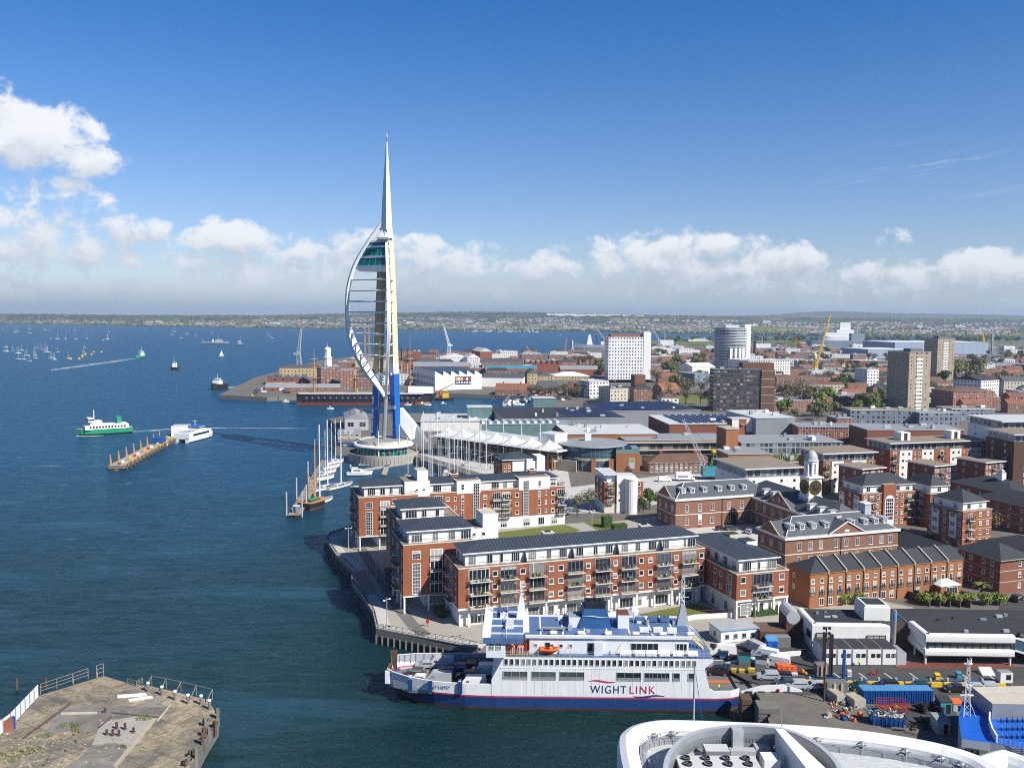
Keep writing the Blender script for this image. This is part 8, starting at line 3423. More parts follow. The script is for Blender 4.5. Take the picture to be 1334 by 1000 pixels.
for r_ in(('yellow stone store with chimneys at the far left of the dockyard',364,424,479,1010,22,'f_yellow','slate','hip',8,3),('row of dark gabled boat sheds on the dockyard point',348,402,496,900,26,'dock_brick','slate','saw',6,5),('low pale roofed brick shed on the dockyard quay',345,384,505,830,26,'dock_brick','grey_roof','gable',10,4),('long low brick gallery with a row of windows on the dockyard quay',378,442,505,800,16,'f_brick','grey_roof','gable',4,3),('tall brick dock office beside the white signal tower',443,460,482,850,16,'f_brick','grey_roof','flat',8,3),('dark shaded wing of the brick dock office',418,444,478,870,30,'f_dull','grey_roof','flat',20,3),('dark store behind the black warship masts',462,486,492,860,20,'f_dull','slate','gable',6,3),('long white roofed dock shed below the tilted white crane',573,610,466,1230,40,'white_render','white_paint','gable',6,5),('brick workshop with white windows left of the white roofed shed',543,572,470,1160,24,'f_dull','slate','hip',6,4),('white gabled dock house right of the white roofed shed',609,625,466,1200,30,'f_white','white_paint','gable',14,5),('tall brick dock house with a pale curved roof on the far quay',625,641,458,1300,50,'dock_brick','pale_roof','gable',16,5),('long red brick dock range with dark roofs',628,682,472,1080,26,'f_brick','slate','gable',4,4),('low red brick dock range with a pale green roof',632,700,480,1010,24,'f_brick','teal','gable',4,3),('brown quay store beside the harbour mast lights',680,708,462,1330,40,'f_dull','grey_roof','flat',4,3),('row of low domed grey roofs behind the naval store',684,734,474,1120,30,'dock_brick','grey_roof','saw',2,4),('long grey roofed dock range before the white office tower',730,795,481,1080,30,'dock_brick','grey_roof','gable',2,4),('white ended dock sheds left of the office tower',744,776,466,1400,50,'white_render','pale_roof','gable',10,5),('brick and white dock store right of the office tower',849,880,464,1400,60,'f_brick','pale_roof','flat',6,3),('long pale roofed naval workshop right of the office tower',848,912,456,1700,70,'white_render','pale_roof','flat',4,3),('grey barrel roofed dock hall in the middle distance',886,930,466,1450,60,'dock_brick','grey_roof','gable',8,6),('red brick house on the dock point behind the ladder of masts',538,548,458,1250,20,'dock_brick','dock_brick','flat',6,3),('pale quayside store under the sail tower left arc',462,500,470,1150,40,'f_cream','grey_roof','flat',4,3),('white and blue office block by the upper harbour',897,929,441,2560,40,'f_white','pale_roof','flat',14,3),('long white island block left of the blue ship',1044,1060,449,2500,40,'f_white','pale_roof','flat',6,3)):
	blk(*r_,name='dock_building',cat='dockyard building')
def signal_tower():
	p=at(427,478,880)
	t=thing('signal_tower','white octagonal signal tower with a flagstaff above the brick dock office','tower',(p.x,p.y,0))
	z0,z1,z2,z3=p.z-12,at(427,466,880).z,at(427,456,880).z,at(427,446,880).z
	mb=MB()
	mb.cyl(0,0,3.5,z1,4.2,3.8,8,'white_render')
	mb.cyl(0,0,z1,z1+1,4.6,4.6,8,'white_render')
	mb.cyl(0,0,z1+1,z2,3.2,3.0,8,'white_render')
	mb.build('shaft',t)
	mb=MB()
	mb.lathe(0,0,[(3.4,z2),(3.4,z2+1),(2.6,z2+2.4),(.3,z2+3.4)],10,'white_render')
	mb.build('cap',t)
	mb=MB()
	mb.bar((0,0,z2+3),(0,0,z3),.18,'pale_metal')
	mb.build('flagstaff',t)
	for k in range(3):
		mb=MB()
		mb.box(-.5,-4.3,z0+3+k*4.5,.5,-3.6,z0+5.2+k*4.5,'dark')
		mb.build('window',t)
signal_tower()
def lattice(mb,p,q,w0,w1,m,n=8,r=.18):
	p,q=Vector(p),Vector(q)
	d=(q-p).normalized()
	a=d.cross(Vector((0,1,0))).normalized()
	b=d.cross(a)
	P=[]
	for i in range(n+1):
		t=i/n
		w=w0+(w1-w0)*t
		c=p.lerp(q,t)
		P.append([c+a*w+b*w,c-a*w+b*w,c-a*w-b*w,c+a*w-b*w])
	for i in range(n):
		for k in range(4):
			mb.bar(P[i][k],P[i+1][k],r,m)
			mb.bar(P[i][k],P[i+1][(k+1)%4],r*.7,m)
def crane(label,base,foot,tip,Y,m,r=.35,cab=True,w=2.2,jm=None):
	"""dock crane: lattice or post tower from base to foot pixel, jib from foot to tip"""
	B_,Fp,T_=at(*base,Y),at(*foot,Y),at(*tip,Y)
	t=thing('dock_crane',label,'crane',(B_.x,B_.y,0))
	o=Vector((B_.x,B_.y,0))
	mb=MB()
	lattice(mb,Vector((0,0,3.5)),Fp-o,w*1.3,w*.8,m,6,r)
	mb.build('tower',t)
	mb=MB()
	lattice(mb,Fp-o,T_-o,w*.7,w*.25,jm or m,10,r)
	mb.build('jib',t)
	if cab:
		f=Fp-o
		s=-1 if T_.x>Fp.x else 1
		mb=MB()
		mb.box(f.x-w,f.y-w,f.z-w,f.x+w,f.y+w,f.z+w*.9,m)
		mb.box(f.x+s*w,f.y-w*.8,f.z-w*.8,f.x+s*w*2.6,f.y+w*.8,f.z+w*.3,m)
		mb.build('cab',t)
	return t
crane('tall pale blue dock crane with an upright jib at the dockyard point',(391,478),(389,460),(392.5,428),1060,'navy_grey',.5)
crane('white dock crane with a tilted jib behind the white roofed shed',(585.5,465),(585,449),(578.5,425),1450,'ship_white',.5)
crane('grey dock crane left of the office tower top',(789,462),(788,443),(777,426),1900,'navy_grey',.7)
crane('grey dock crane just right of the office tower',(860,458),(858,442),(848,424),1900,'navy_grey',.7)
crane('thin grey tower crane between the quay and the warship',(746,470),(746,458),(746,443),1700,'ship_white',.5,cab=False)
crane('small ochre crane on the quay left of the warship',(735,466),(736,457),(738,441),1700,'mast_ochre',.4,w=1.5)
crane('small grey crane leaning over the harbour wall',(693,464),(690,458),(685,450),1400,'navy_grey',.35,w=1.3)
crane('bright yellow mobile crane with a very long jib over the town',(1062,500),(1062,480),(1082,409),1120,'yellow',.45,w=1.5)
crane('short yellow jib crane leaning left beside the long yellow one',(1063,497),(1062,471),(1058,456),1125,'yellow',.45,w=1.3,cab=False)
crane('red and white dock crane with a raised jib left of the blue ship',(1047,470),(1046,457),(1036,438),1850,'ship_white',.6,jm='red')
crane('grey dock crane behind the far right beige tower',(1294,470),(1293,452),(1293,428),1700,'navy_grey',.6)
crane('yellow green tower crane beyond the great ship hall',(1281,450),(1281,441),(1280,431),2300,'yellow',.6,cab=False)
for i,(x,y0,y1,m)in enumerate(((476,463,425,'red'),(481.5,463,426,'red'))):
	crane(('left','right')[i]+' one of the twin red topped lattice cranes seen through the sail',(x,466),(x,y0),(x-1+3*i*0,y1),1300,'stone',.35,cab=False,w=1.4,jm='mast_ochre')
def hull_mesh(mb,L,B_,H,m,dm,boot=None,rake=.12,sheer=.15,z0=-.6,sq=.8,bt=.22):
	"""ship hull along x, stern at 0 and bow at L; returns nothing, deck at H"""
	n=12
	R_=[]
	for i in range(n+1):
		t=i/n
		w=B_/2*(min(1,sq+(1-sq)*t/.25)if t<.25 else(1 if t<.6 else max(.02,1-((t-.6)/.4)**2)))
		h=H*(1+sheer*max(0,(t-.5)/.5)**2)
		x=L*t
		R_.append([(x-(L*rake*.5 if t==1 else 0),-w*.8,z0),(x-(L*rake*.4 if t==1 else 0),-w*.92,H*bt),(x,-w,h),(x,w,h),(x-(L*rake*.4 if t==1 else 0),w*.92,H*bt),(x-(L*rake*.5 if t==1 else 0),w*.8,z0)])
	for a,b in zip(R_,R_[1:]):
		for k,mm in((0,boot or m),(1,m),(2,dm),(3,m),(4,boot or m)):
			mb.face([a[k],b[k],b[k+1],a[k+1]][::1],mm)
	mb.face(R_[0][::-1],m)
	mb.face(R_[-1],m)
def ship(name,label,cat,x0,x1,py,B_,H,m,dm,boot=None,Y=None,group=None,**k):
	"""stern at pixel x0, bow at x1 on the waterline row py"""
	ya,yb=py if isinstance(py,tuple)else(py,py)
	A=gp(x0,ya,0)if Y is None else at(x0,ya,Y)
	B2=gp(x1,yb,0)if Y is None else at(x1,yb,Y)
	d=B2-A
	L,ang=math.hypot(d.x,d.y),math.atan2(d.y,d.x)
	t=thing(name,label,cat,(A.x,A.y,0),ang,group)
	mb=MB()
	hull_mesh(mb,L,B_,H,m,dm,boot,**k)
	mb.build('hull',t)
	return t,L
def part(t,name,fn):
	mb=MB()
	fn(mb)
	return mb.build(name,t)
mat('line_rust',(0.30,0.075,0.045),.8,.2,.4)
def warship_old():
	t,L=ship('old_warship','long black hulled three masted old warship with a red waterline','warship',388,570,526.5,17,9.4,'black_metal','pale_timber','line_rust',sheer=.06,sq=.7,bt=.26)
	mb=MB()
	mb.box(2,-7.6,9.3,L*.9,7.6,10.2,'white_paint','pale_timber')
	mb.build('bulwark',t)
	mb=MB()
	for k in range(20):
		mb.box(8+k*L*.042,-8.65,5.6,9.4+k*L*.042,-8.3,6.8,'grey_metal')
	mb.build('gun_port',t)
	mb=MB()
	loft(mb,[[(L*.79,-6,9.4),(L*.79,6,9.4),(L*.79,0,15.5)],[(L*.97,-4,9.6),(L*.97,4,9.6),(L*.97,0,15)]],'white_paint')
	mb.build('deck_cover',t)
	for px,pt,nm in((409,454,'mast'),(462.5,457,'mast'),(534,437,'mast')):
		s,z=onface((t.location.x,t.location.y),t.rotation_euler.z,px,pt)
		mb=MB()
		mb.bar((s,0,7),(s,0,24),.75,'mast_ochre',8,.6)
		mb.bar((s,0,24),(s,0,z),.42,'mast_ochre',6,.2)
		o=mb.build(nm,t)
		y=MB()
		for zz,w in((22,9),(31,7),(38,5)):
			if zz<z-3:
				y.bar((s-w*.5,-w*.8,zz),(s+w*.5,w*.8,zz),.22,'mast_ochre')
		y.box(s-1.6,-1.6,21,s+1.6,1.6,21.6,'timber')
		y.build('yard',o)
		r=MB()
		for s2 in(-1,1):
			for k in range(4):
				r.bar((s-3+k*2,s2*8,8),(s,0,23),.05,'dark')
		r.build('rigging',o)
	part(t,'bowsprit',lambda m:m.bar((L*.97,0,9),(L*.97+22,0,20),.5,'mast_ochre',6,.2))
	part(t,'funnel',lambda m:m.cyl(L*.42,0,7.5,13,1.1,1.1,10,'mast_ochre'))
warship_old()
for i,(px,y0,y1)in enumerate(((523,486,453),(530.5,486,456))):
	p,q=at(px,y0,1020),at(px,y1,1020)
	t=thing('ship_mast',('left','right')[i]+' dark and ochre stump mast of the veteran ship behind the sail tower','mast',(p.x,p.y,0))
	part(t,'lower_mast',lambda m:m.bar((0,0,3.5),(0,0,q.z-12),.9,'mast_ochre',8))
	part(t,'top_mast',lambda m:(m.bar((0,0,q.z-13),(0,0,q.z),.6,'dark',6),m.box(-2.4,-2.4,q.z-13,2.4,2.4,q.z-12,'dark'),m.bar((-6,0,q.z-22),(6,0,q.z-22),.3,'dark')))
def navy():
	t,L=ship('destroyer','pale grey destroyer with a tall pyramid mast behind the dock sheds','warship',805,742,462,20,9,'navy_grey','navy_grey',Y=2050,sheer=.2)
	z=lambda y:at(770,y,2050).z
	part(t,'superstructure',lambda m:(m.box(L*.2,-8,9,L*.72,8,z(454),'ship_white'),m.box(L*.4,-7,9,L*.66,7,z(449),'ship_white')))
	part(t,'mast',lambda m:loft(m,[[(L*.53,-6,z(449)),(L*.65,-6,z(449)),(L*.65,6,z(449)),(L*.53,6,z(449))],[(L*.57,-2,z(436)),(L*.61,-2,z(436)),(L*.61,2,z(436)),(L*.57,2,z(436))]],'ship_white'))
	part(t,'funnel',lambda m:(m.box(L*.28,-4,9,L*.36,4,z(443),'ship_white'),m.box(L*.28,-4.1,z(444),L*.36,4.1,z(442),'dark'),m.bar((L*.45,0,9),(L*.45,0,z(437)),1,'dark')))
	t,L=ship('aircraft_carrier','long blue grey laid up carrier below the white ferry superstructure','warship',1132,1048,466,34,21,'warship_blue','navy_grey',Y=2080,sheer=.02,sq=1)
	part(t,'island',lambda m:(m.box(L*.1,-8,20,L*.3,8,38,'warship_blue'),m.bar((L*.2,0,36),(L*.2,0,58),2,'navy_grey')))
	t,L=ship('cruise_ferry','white cross channel ferry with a red badged funnel beyond the blue carrier','ferry',1112,1064,452,28,26,'ship_white','ship_white',Y=2300,sheer=.05)
	part(t,'superstructure',lambda m:(m.box(4,-12,26,L*.85,12,36,'ship_white'),m.box(L*.05,-10,36,L*.5,10,44,'ship_white')))
	part(t,'funnel',lambda m:(m.box(L*.12,-5,40,L*.4,5,62,'ship_white'),m.box(L*.2,-5.2,50,L*.3,-5,57,'red')))
	t,L=ship('frigate','low grey frigate on the water right of the round tower','warship',978,1014,458,16,10,'navy_grey','navy_grey',Y=1900)
	part(t,'superstructure',lambda m:(m.box(L*.15,-6,10,L*.7,6,18,'ship_white'),m.bar((L*.4,0,16),(L*.4,0,34),1.2,'navy_grey')))
	t,L=ship('patrol_ship','small grey naval ship beside the crane right of the office tower','warship',884,848,452,16,9,'ship_white','navy_grey',Y=2000)
	part(t,'superstructure',lambda m:(m.box(L*.2,-6,9,L*.7,6,22,'ship_white'),m.bar((L*.5,0,16),(L*.5,0,40),1.2,'navy_grey')))
	t=thing('chimney_stack','dark brick chimney stack by the basin right of the round tower','chimney',at(983,462,1500)*1)
	t.location.z=0
	part(t,'shaft',lambda m:m.cyl(0,0,3.5,at(983,445,1500).z,3,2.2,10,'brown_brick'))
	part(t,'rim',lambda m:m.cyl(0,0,at(983,446,1500).z,at(983,445,1500).z+.6,2.7,2.7,10,'dark'))
	p=at(993,433,4600)
	t=thing('lattice_tower','dark lattice radar tower on the grassy mound across the water','tower',(p.x,p.y,0))
	part(t,'frame',lambda m:lattice(m,(0,0,0),(0,0,at(993,421,4600).z),9,5,'warship_blue',6,1.2))
	part(t,'cap',lambda m:m.box(-8,-8,at(993,423,4600).z,8,8,at(993,421,4600).z,'warship_blue'))
	mb=MB()
	c=at(990,437,4500)
	rr=[(520,0),(420,10),(300,20),(150,27),(5,29)]
	mb.lathe(c.x,c.y,[(r,z)for r,z in rr],24,'grass')
	for i,v in enumerate(mb.v):
		mb.v[i]=(v[0],c.y+(v[1]-c.y)*.35,v[2])
	o=struct(mb,'terrain','grassy landfill mound across the upper harbour','hill',smooth=True)
navy()
# ------------------------------------------------------------------ boats, pontoons and the harbour jetty
def make_yacht(L=11.0,mast=15.0,hull='ship_white',cover='bright_blue'):
	t=thing('yacht','y','yacht')
	mb=MB()
	hull_mesh(mb,L,L*.29,1.15,hull,'pale_timber','dark',sheer=.25,sq=.75)
	mb.build('hull',t)
	part(t,'cabin',lambda m:(loft(m,[[(L*.3,-L*.09,1.1),(L*.3,L*.09,1.1),(L*.3,L*.08,1.8),(L*.3,-L*.08,1.8)],[(L*.68,-L*.06,1.15),(L*.68,L*.06,1.15),(L*.62,L*.05,1.6),(L*.62,-L*.05,1.6)]],'ship_white'),m.box(L*.33,-L*.092,1.35,L*.58,L*.092,1.6,'glass')))
	o=part(t,'mast',lambda m:(m.bar((L*.55,0,1),(L*.55,0,mast),.14 if mast<20 else .3,'white_paint',6,.12 if mast<20 else .2),m.bar((L*.55,-1.3,mast*.45),(L*.55,1.3,mast*.45),.06,'pale_metal'),m.bar((L*.55,-.9,mast*.7),(L*.55,.9,mast*.7),.06,'pale_metal')))
	mb=MB()
	mb.bar((L*.54,0,2.3),(L*.16,0,2.2),.16,cover,6)
	mb.build('boom',o)
	mb=MB()
	for q in((L*.98,0),(L*.05,0),(L*.5,-L*.13),(L*.5,L*.13)):
		mb.bar((q[0],q[1],1.3),(L*.55,0,mast*.98),.022,'grey_metal',3)
	mb.build('rigging',o)
	return t
YACHT,BIG=Pool(make_yacht),Pool(lambda:make_yacht(18,30,'ship_white','blue_paint'))
def make_cruiser():
	t=thing('motor_cruiser','c','motor boat')
	mb=MB()
	hull_mesh(mb,12,3.8,1.6,'ship_white','ship_white','dark',sheer=.3,sq=.9)
	mb.build('hull',t)
	part(t,'cabin',lambda m:(loft(m,[[(2,-1.5,1.6),(2,1.5,1.6),(2.3,1.3,3.2),(2.3,-1.3,3.2)],[(8.5,-1.2,1.7),(8.5,1.2,1.7),(6.3,1.0,3.0),(6.3,-1.0,3.0)]],'ship_white'),m.box(3,-1.47,2.3,6.4,1.47,2.75,'glass')))
	part(t,'flybridge',lambda m:(m.box(2.2,-1.2,3.2,5,1.2,3.7,'ship_white'),m.bar((2.0,-1.2,3.2),(1.6,-1.2,4.8),.12,'ship_white'),m.bar((2.0,1.2,3.2),(1.6,1.2,4.8),.12,'ship_white'),m.box(1.3,-1.3,4.7,2.0,1.3,4.85,'ship_white')))
	return t
CRUISER=Pool(make_cruiser)
def marina():
	A,B_=gp(383,672,.6),gp(425,600,.6)
	d=B_-A
	L,ang=math.hypot(d.x,d.y),math.atan2(d.y,d.x)
	t=thing('pontoon','long dark timber pontoon with white piles off the marina entrance','pontoon',(A.x,A.y,0),ang)
	part(t,'deck',lambda m:(m.box(0,-2.4,-.5,L,2.4,1.0,'timber','pale_timber'),[m.box(k*5,-2.6,-.4,k*5+.8,2.6,.8,'dark')for k in range(int(L/5))]))
	for k,(s,y)in enumerate(((1,-2.8),(1,2.8),(14,-2.8),(30,2.8),(44,-2.8),(70,2.8))):
		part(t,'pile',lambda m:m.cyl(s,y,-2,9.5,.3,.3,8,'pale_metal'))
	part(t,'hut',lambda m:m.box(4,-1.4,1.0,8,1.2,3.2,'grey_metal','pale_roof'))
	a2=R(80)
	for(x,y,ht,lab,s)in((414,655,553,'white racing yacht with a very tall mast, nearest of the row along the dark pontoon',1),(424.5,636,547,'white racing yacht with a very tall mast, middle of the row along the dark pontoon',1),(442,634,548,'tall masted white yacht moored clear of the dark pontoon row',1)):
		p=gp(x,y,0)
		zt=at(x,ht,p.y).z
		BIG.put(lab[:200],None,(p.x-4,p.y-8,0),R(62),(1.0,1.0,zt/30.0))
	t,L2=ship('sailing_barge','black hulled sailing barge with ochre spars beside the pontoon head','sailing barge',396,413,664,5.5,2.2,'black_metal','mast_ochre','boot_red',Y=None)
	t.rotation_euler.z=R(66)
	t.scale=(2.4,1.4,1.2)
	part(t,'mast',lambda m:(m.bar((L2*.6,0,1),(L2*.6,0,22),.16,'mast_ochre',6,.1),m.bar((L2*.2,0,1),(L2*.2,0,10),.1,'boot_red',6),m.bar((L2*.6,.1,3),(L2*.25,.3,12),.12,'mast_ochre',6)))
	part(t,'hatch',lambda m:m.box(L2*.2,-1.2,2.2,L2*.7,1.2,2.9,'timber','green'))
	for x,y in((431,618),(436,611),(441,605),(428,626)):
		p=gp(x,y,0)
		YACHT.put('white yacht moored end on along the right side of the dark pontoon','yachts along the dark pontoon',(p.x-6,p.y-3,0),R(55),(1.15,1.2,1.5))
	p=gp(452,619,0)
	CRUISER.put('white motor cruiser with a raised radar arch by the marina mouth',None,(p.x,p.y,0),R(6))
	for i,(x,y)in enumerate(((488,606),(515,604))):
		p=gp(x,y,0)
		BIG.put(('left','right')[i]+' of two white yachts moored under the rotunda wall',None,(p.x-8,p.y,0),R(8),(1.0,1.0,at(x,562-9*i,p.y).z/30))
	p=gp(462,642,.4)
	for i,(x0,y0,x1,y1,lab)in enumerate(((470,612,548,600,'pale concrete pontoon below the rotunda wall'),(500,618,506,602,'short cross pontoon between the moored yachts'))):
		A,B_=gp(x0,y0,.5),gp(x1,y1,.5)
		d=B_-A
		mb=MB()
		LL=math.hypot(d.x,d.y)
		mb.box(0,-1.2,-.4,LL,1.2,.7,'concrete')
		for k in range(int(LL/4)):
			mb.box(k*4,-1.3,-.3,k*4+.5,1.3,.5,'dark_concrete')
		simple('pontoon',lab,'pontoon',mb,(A.x,A.y,0),math.atan2(d.y,d.x))
	rnd=random.Random(2)
	lab='white yacht moored in the basin behind the rear flats, mast above the roofs'
	for k,(x,top)in enumerate(((556,538),(565.5,541),(571,575),(580.5,540),(590,570),(600,566),(611,574),(620,560),(566,588),(545,580),(533,572),(549,548),(560,552),(585,548),(595,552),(606,545),(616,570),(628,555),(636,562),(575,556))):
		Y=352+(k*17)%64
		p=at(x,600,Y)
		YACHT.put(lab,'yachts in the marina basin',(p.x,p.y,0),R(100+rnd.uniform(-8,8)),(1.1,1.1,max(.8,at(x,top,Y).z/15)))
marina()
def harbour():
	rnd=random.Random(12)
	t,L=ship('passenger_ferry','green and white passenger ferry crossing towards the left','ferry',172,99,(562.5,567),11,3.6,'green','pale_metal','dark',sheer=.1,sq=.6)
	part(t,'superstructure',lambda m:(m.box(L*.08,-5,3.4,L*.86,5,6.0,'ship_white'),m.box(L*.1,-4.6,6.0,L*.62,4.6,6.4,'ship_white'),m.box(L*.55,-4,6,L*.76,4,8.6,'ship_white')))
	part(t,'wheelhouse',lambda m:(m.box(L*.7,-4.6,8,L*.8,4.6,10.4,'ship_white'),m.box(L*.69,-4.7,9,L*.81,4.7,9.8,'glass')))
	for k in range(12):
		for s in(-1,1):
			part(t,'window',lambda m:m.box(L*(.14+k*.055),s*5.04-.03,4.3,L*(.14+k*.055)+1.1,s*5.04+.03,5.4,'dark'))
	for s in(-1.6,1.6):
		part(t,'funnel',lambda m:m.box(L*.2,s-.9,6,L*.28,s+.9,10.4,'green'))
	part(t,'mast',lambda m:(m.bar((L*.68,0,8),(L*.68,0,15),.3,'ship_white',6),m.bar((L*.68,-1.5,13),(L*.68,1.5,13),.14,'ship_white')))
	A,B_=gp(152,608,1.5),gp(222,571,1.5)
	d=B_-A
	Lj=math.hypot(d.x,d.y)
	t=thing('landing_jetty','long landing jetty with bright yellow guide posts in the harbour','jetty',(A.x,A.y,0),math.atan2(d.y,d.x))
	part(t,'deck',lambda m:(m.box(0,-4,.6,Lj,4,2.2,'dark_concrete','concrete'),m.box(Lj-8,-10,.6,Lj+16,4,2.4,'dark_concrete','concrete')))
	for k in range(16):
		s=Lj*(k+.3)/16
		for y in(-4.2,4.2):
			part(t,'pile',lambda m:m.cyl(s,y,-3,2.6,.5,.5,6,'timber'))
		if k%2==0:
			part(t,'guide_post',lambda m:(m.bar((s,3.4,2.2),(s,3.4,7.2),.28,'mast_ochre',5),m.bar((s+1.8,3.4,2.2),(s,3.4,7),.2,'yellow',4)))
		part(t,'rail',lambda m:(m.box(s-1.6,-3.9,2.2,s+1.8,-3.7,3.4,'mast_ochre' if k%2 else 'yellow'),m.box(s,-1,2.2,s+1.2,.2,3.2,('red','ship_white','grey_metal','yellow')[k%4])))
	part(t,'shelter',lambda m:m.box(Lj+2,-9,2.4,Lj+12,0,8.5,'white_render','pale_roof'))
	part(t,'waiting_hut',lambda m:m.box(Lj*.72,-2,2.2,Lj*.82,3,5.5,'blue_paint'))
	p=gp(153,611,0)
	simple('mooring_buoy','rust orange mooring buoy at the near end of the landing jetty','buoy',MB().lathe(0,0,[(.2,-.5),(2.2,0),(2.0,1.2),(.5,1.6)],12,'orange').cyl(0,0,1.5,2.2,.3,.3,6,'dark'),p)
	p=gp(248,577,0)
	t=thing('catamaran','white fast catamaran with a blue topped bridge moored at the landing jetty','catamaran',(p.x-5,p.y,0),R(80))
	t.scale=(.75,.8,.85)
	for s in(-4.2,4.2):
		mb=MB()
		hull_mesh(mb,40,3.6,3.4,'ship_white','ship_white','hull_navy',sheer=.2,sq=.9)
		for i,v in enumerate(mb.v):
			mb.v[i]=(v[0],v[1]+s,v[2])
		mb.build('hull',t)
	part(t,'cabin',lambda m:(m.box(0,-6,2.6,34,6,6.6,'ship_white'),m.box(6,-6.06,4.2,30,6.06,5.6,'glass'),m.box(1,-4.6,6.6,26,4.6,7.0,'ship_white','navy_grey')))
	part(t,'bridge',lambda m:(m.box(18,-4.5,7,26,4.5,9.6,'ship_white'),m.box(17.9,-4.6,8.2,26.1,4.6,9.0,'glass'),m.box(17.5,-4.8,9.6,26.5,4.8,10,'bright_blue'),m.bar((20,0,10),(20,0,14),.25,'ship_white'),m.bar((20,-2,13),(20,2,13),.15,'ship_white')))
	p=gp(200,580,0)
	t=CRUISER.put('small blue and white launch tied to the landing jetty',None,(p.x,p.y,0),R(-25),(.95,1.1,1))
	def tug(name,lab,x0,x1,py,hull,sup,fun,Bm=7,H=3.2,hs=7,mast=12):
		t,L=ship(name,lab,'workboat',x0,x1,py,Bm,H,hull,'boot_red' if hull=='black_metal' else 'pale_metal','dark',sheer=.4,sq=.8)
		part(t,'wheelhouse',lambda m:(m.box(L*.4,-Bm*.32,H,L*.72,Bm*.32,hs,sup),m.box(L*.45,-Bm*.26,hs,L*.66,Bm*.26,hs+2.2,sup),m.box(L*.44,-Bm*.27,hs+.8,L*.67,Bm*.27,hs+1.6,'glass')))
		part(t,'funnel',lambda m:m.cyl(L*.3,0,H,hs+1.6,Bm*.12,Bm*.12,8,fun))
		part(t,'mast',lambda m:m.bar((L*.55,0,hs),(L*.55,0,mast),.18,'ship_white'))
		return t
	tug('tug','black and white tug with a red flag at the tip of the dockyard quay',293,276,(505,508),'black_metal','ship_white','black_metal',10,5,8.5,15)
	tug('tug','lone black and white tug out on the open water',233,222,481.5,'black_metal','ship_white','ship_white',9,3.6,8,18)
	tug('supply_ship','grey auxiliary ship with several masts anchored far out',268,299,448,'warship_blue','navy_grey','ship_white',16,5,10,22)
	tug('workboat','small grey workboat right of the anchored auxiliary ship',308,317,449,'warship_blue','navy_grey','ship_white',10,3,8,20)
	tug('workboat','grey lighter left of the anchored auxiliary ship',259,268,447,'warship_blue','warship_blue','dark',10,3,5,9)
	tug('passenger_ferry','small green and white ferry trailing a long white wake',180,188,(466.5,465),'green','ship_white','green',10,3.5,9,18)
	tug('workboat','yellow and dark salvage barge by the warship bow',566,592,521,'black_metal','yellow','orange',9,2.2,6,14)
	for i,(x,y,m,lab)in enumerate(((531,528,'ship_white','white launch by the warship waterline'),(550,527,'yellow','yellow dinghy below the warship bow'),(557,528,'ship_white','white cabin boat beside the yellow dinghy'),(577,527,'light_blue','blue dinghy right of the salvage barge'),(430,533,'ship_white','white launch off the warship stern'),(372,524,'cream_render','flat ochre tender at the warship stern'))):
		t,L=ship('launch',lab,'boat',x-4,x+5,y,2.8,1.2,m,'pale_metal','dark')
		part(t,'cabin',lambda q:q.box(L*.3,-.9,1.2,L*.6,.9,2.6,'ship_white' if m!='ship_white' else 'navy_grey'))
	for i in range(9):
		x,y=655+rnd.random()*34,523+rnd.random()*6
		p=gp(x,y,0)
		CRUISER.put('small fishing or motor boat in the basin by the brick boathouse','boats in the boathouse basin',(p.x,p.y,0),rnd.random()*3,(.8,.9,.9))
	p=gp(292,464,0)
	t=YACHT.put('little boat under full white sail in mid harbour',None,(p.x,p.y,0),R(200),.75)
	part(t,'sail',lambda m:(m.face([(5.9,.05,2),(1.0,.5,2.4),(5.9,.05,14.5)],'white_paint'),m.face([(6.1,0,2),(10.8,.4,1.6),(6.1,0,13)],'white_paint')))
	lab='distant white yacht on a swinging mooring in the open harbour at left'
	for i in range(64):
		if i<38:
			x=min(112,max(-6,rnd.gauss(42,32)))
			y=474-rnd.random()*22-(x<20)*2
		elif i<54:
			x,y=rnd.uniform(0,160),rnd.uniform(428,434)if i<48 else 441+rnd.random()*1.6
		else:
			x,y=rnd.uniform(180,360),rnd.uniform(431,441)
		p=gp(x,y,0)
		YACHT.put(lab,'yachts moored in the outer harbour',(p.x,p.y,0),rnd.uniform(-.5,.5)+(3.14 if rnd.random()<.5 else 0),rnd.uniform(.6,.95)*(1 if y>450 else 1.4))
	lab='tiny white craft off the far shore behind the tower'
	for i in range(40):
		x,y=rnd.uniform(600,700),rnd.uniform(430.5,433.5)
		p=gp(x,y,0)
		YACHT.put(lab,'boats off the far marina',(p.x,p.y,0),rnd.random()*6,1.8)
	by=MB().lathe(0,0,[(.3,-.4),(2.2,.2),(2.2,1.8),(.6,2.6)],10,'yellow').bar((0,0,2.4),(0,0,4.5),.2,'yellow').mesh('mooring_buoy')
	for(x,y)in((92,468),(103,468),(107,465),(122,459),(132,459),(119,462),(111,462),(66,441),(134,443),(680,438.5),(730,436.5)):
		p=gp(x,y,0)
		o=link('mooring_buoy',by,None,p)
		o.scale=(1.0,1.0,.9)
		tag(o,'yellow mooring buoy among the yachts in the outer harbour','buoy','yellow mooring buoys')
	for i,(x,y,m)in enumerate(((328.5,521,'yellow'),(338,519,'red'))):
		p=gp(x,y,0)
		simple('channel_post',('yellow','red')[i]+' channel post off the dockyard quay','post',MB().cyl(0,0,-2,4.5,.7,.7,8,m).cyl(0,0,4.5,5.2,.9,.3,8,m),p)
	m=bpy.data.materials.new('foam')
	m.use_nodes=True
	g=NT(m.node_tree)
	tc=g.n('ShaderNodeTexCoord').outputs['Object']
	n1=g.n('ShaderNodeTexNoise',{'Vector':tc,'Scale':.12,'Detail':8.0,'Roughness':.75})
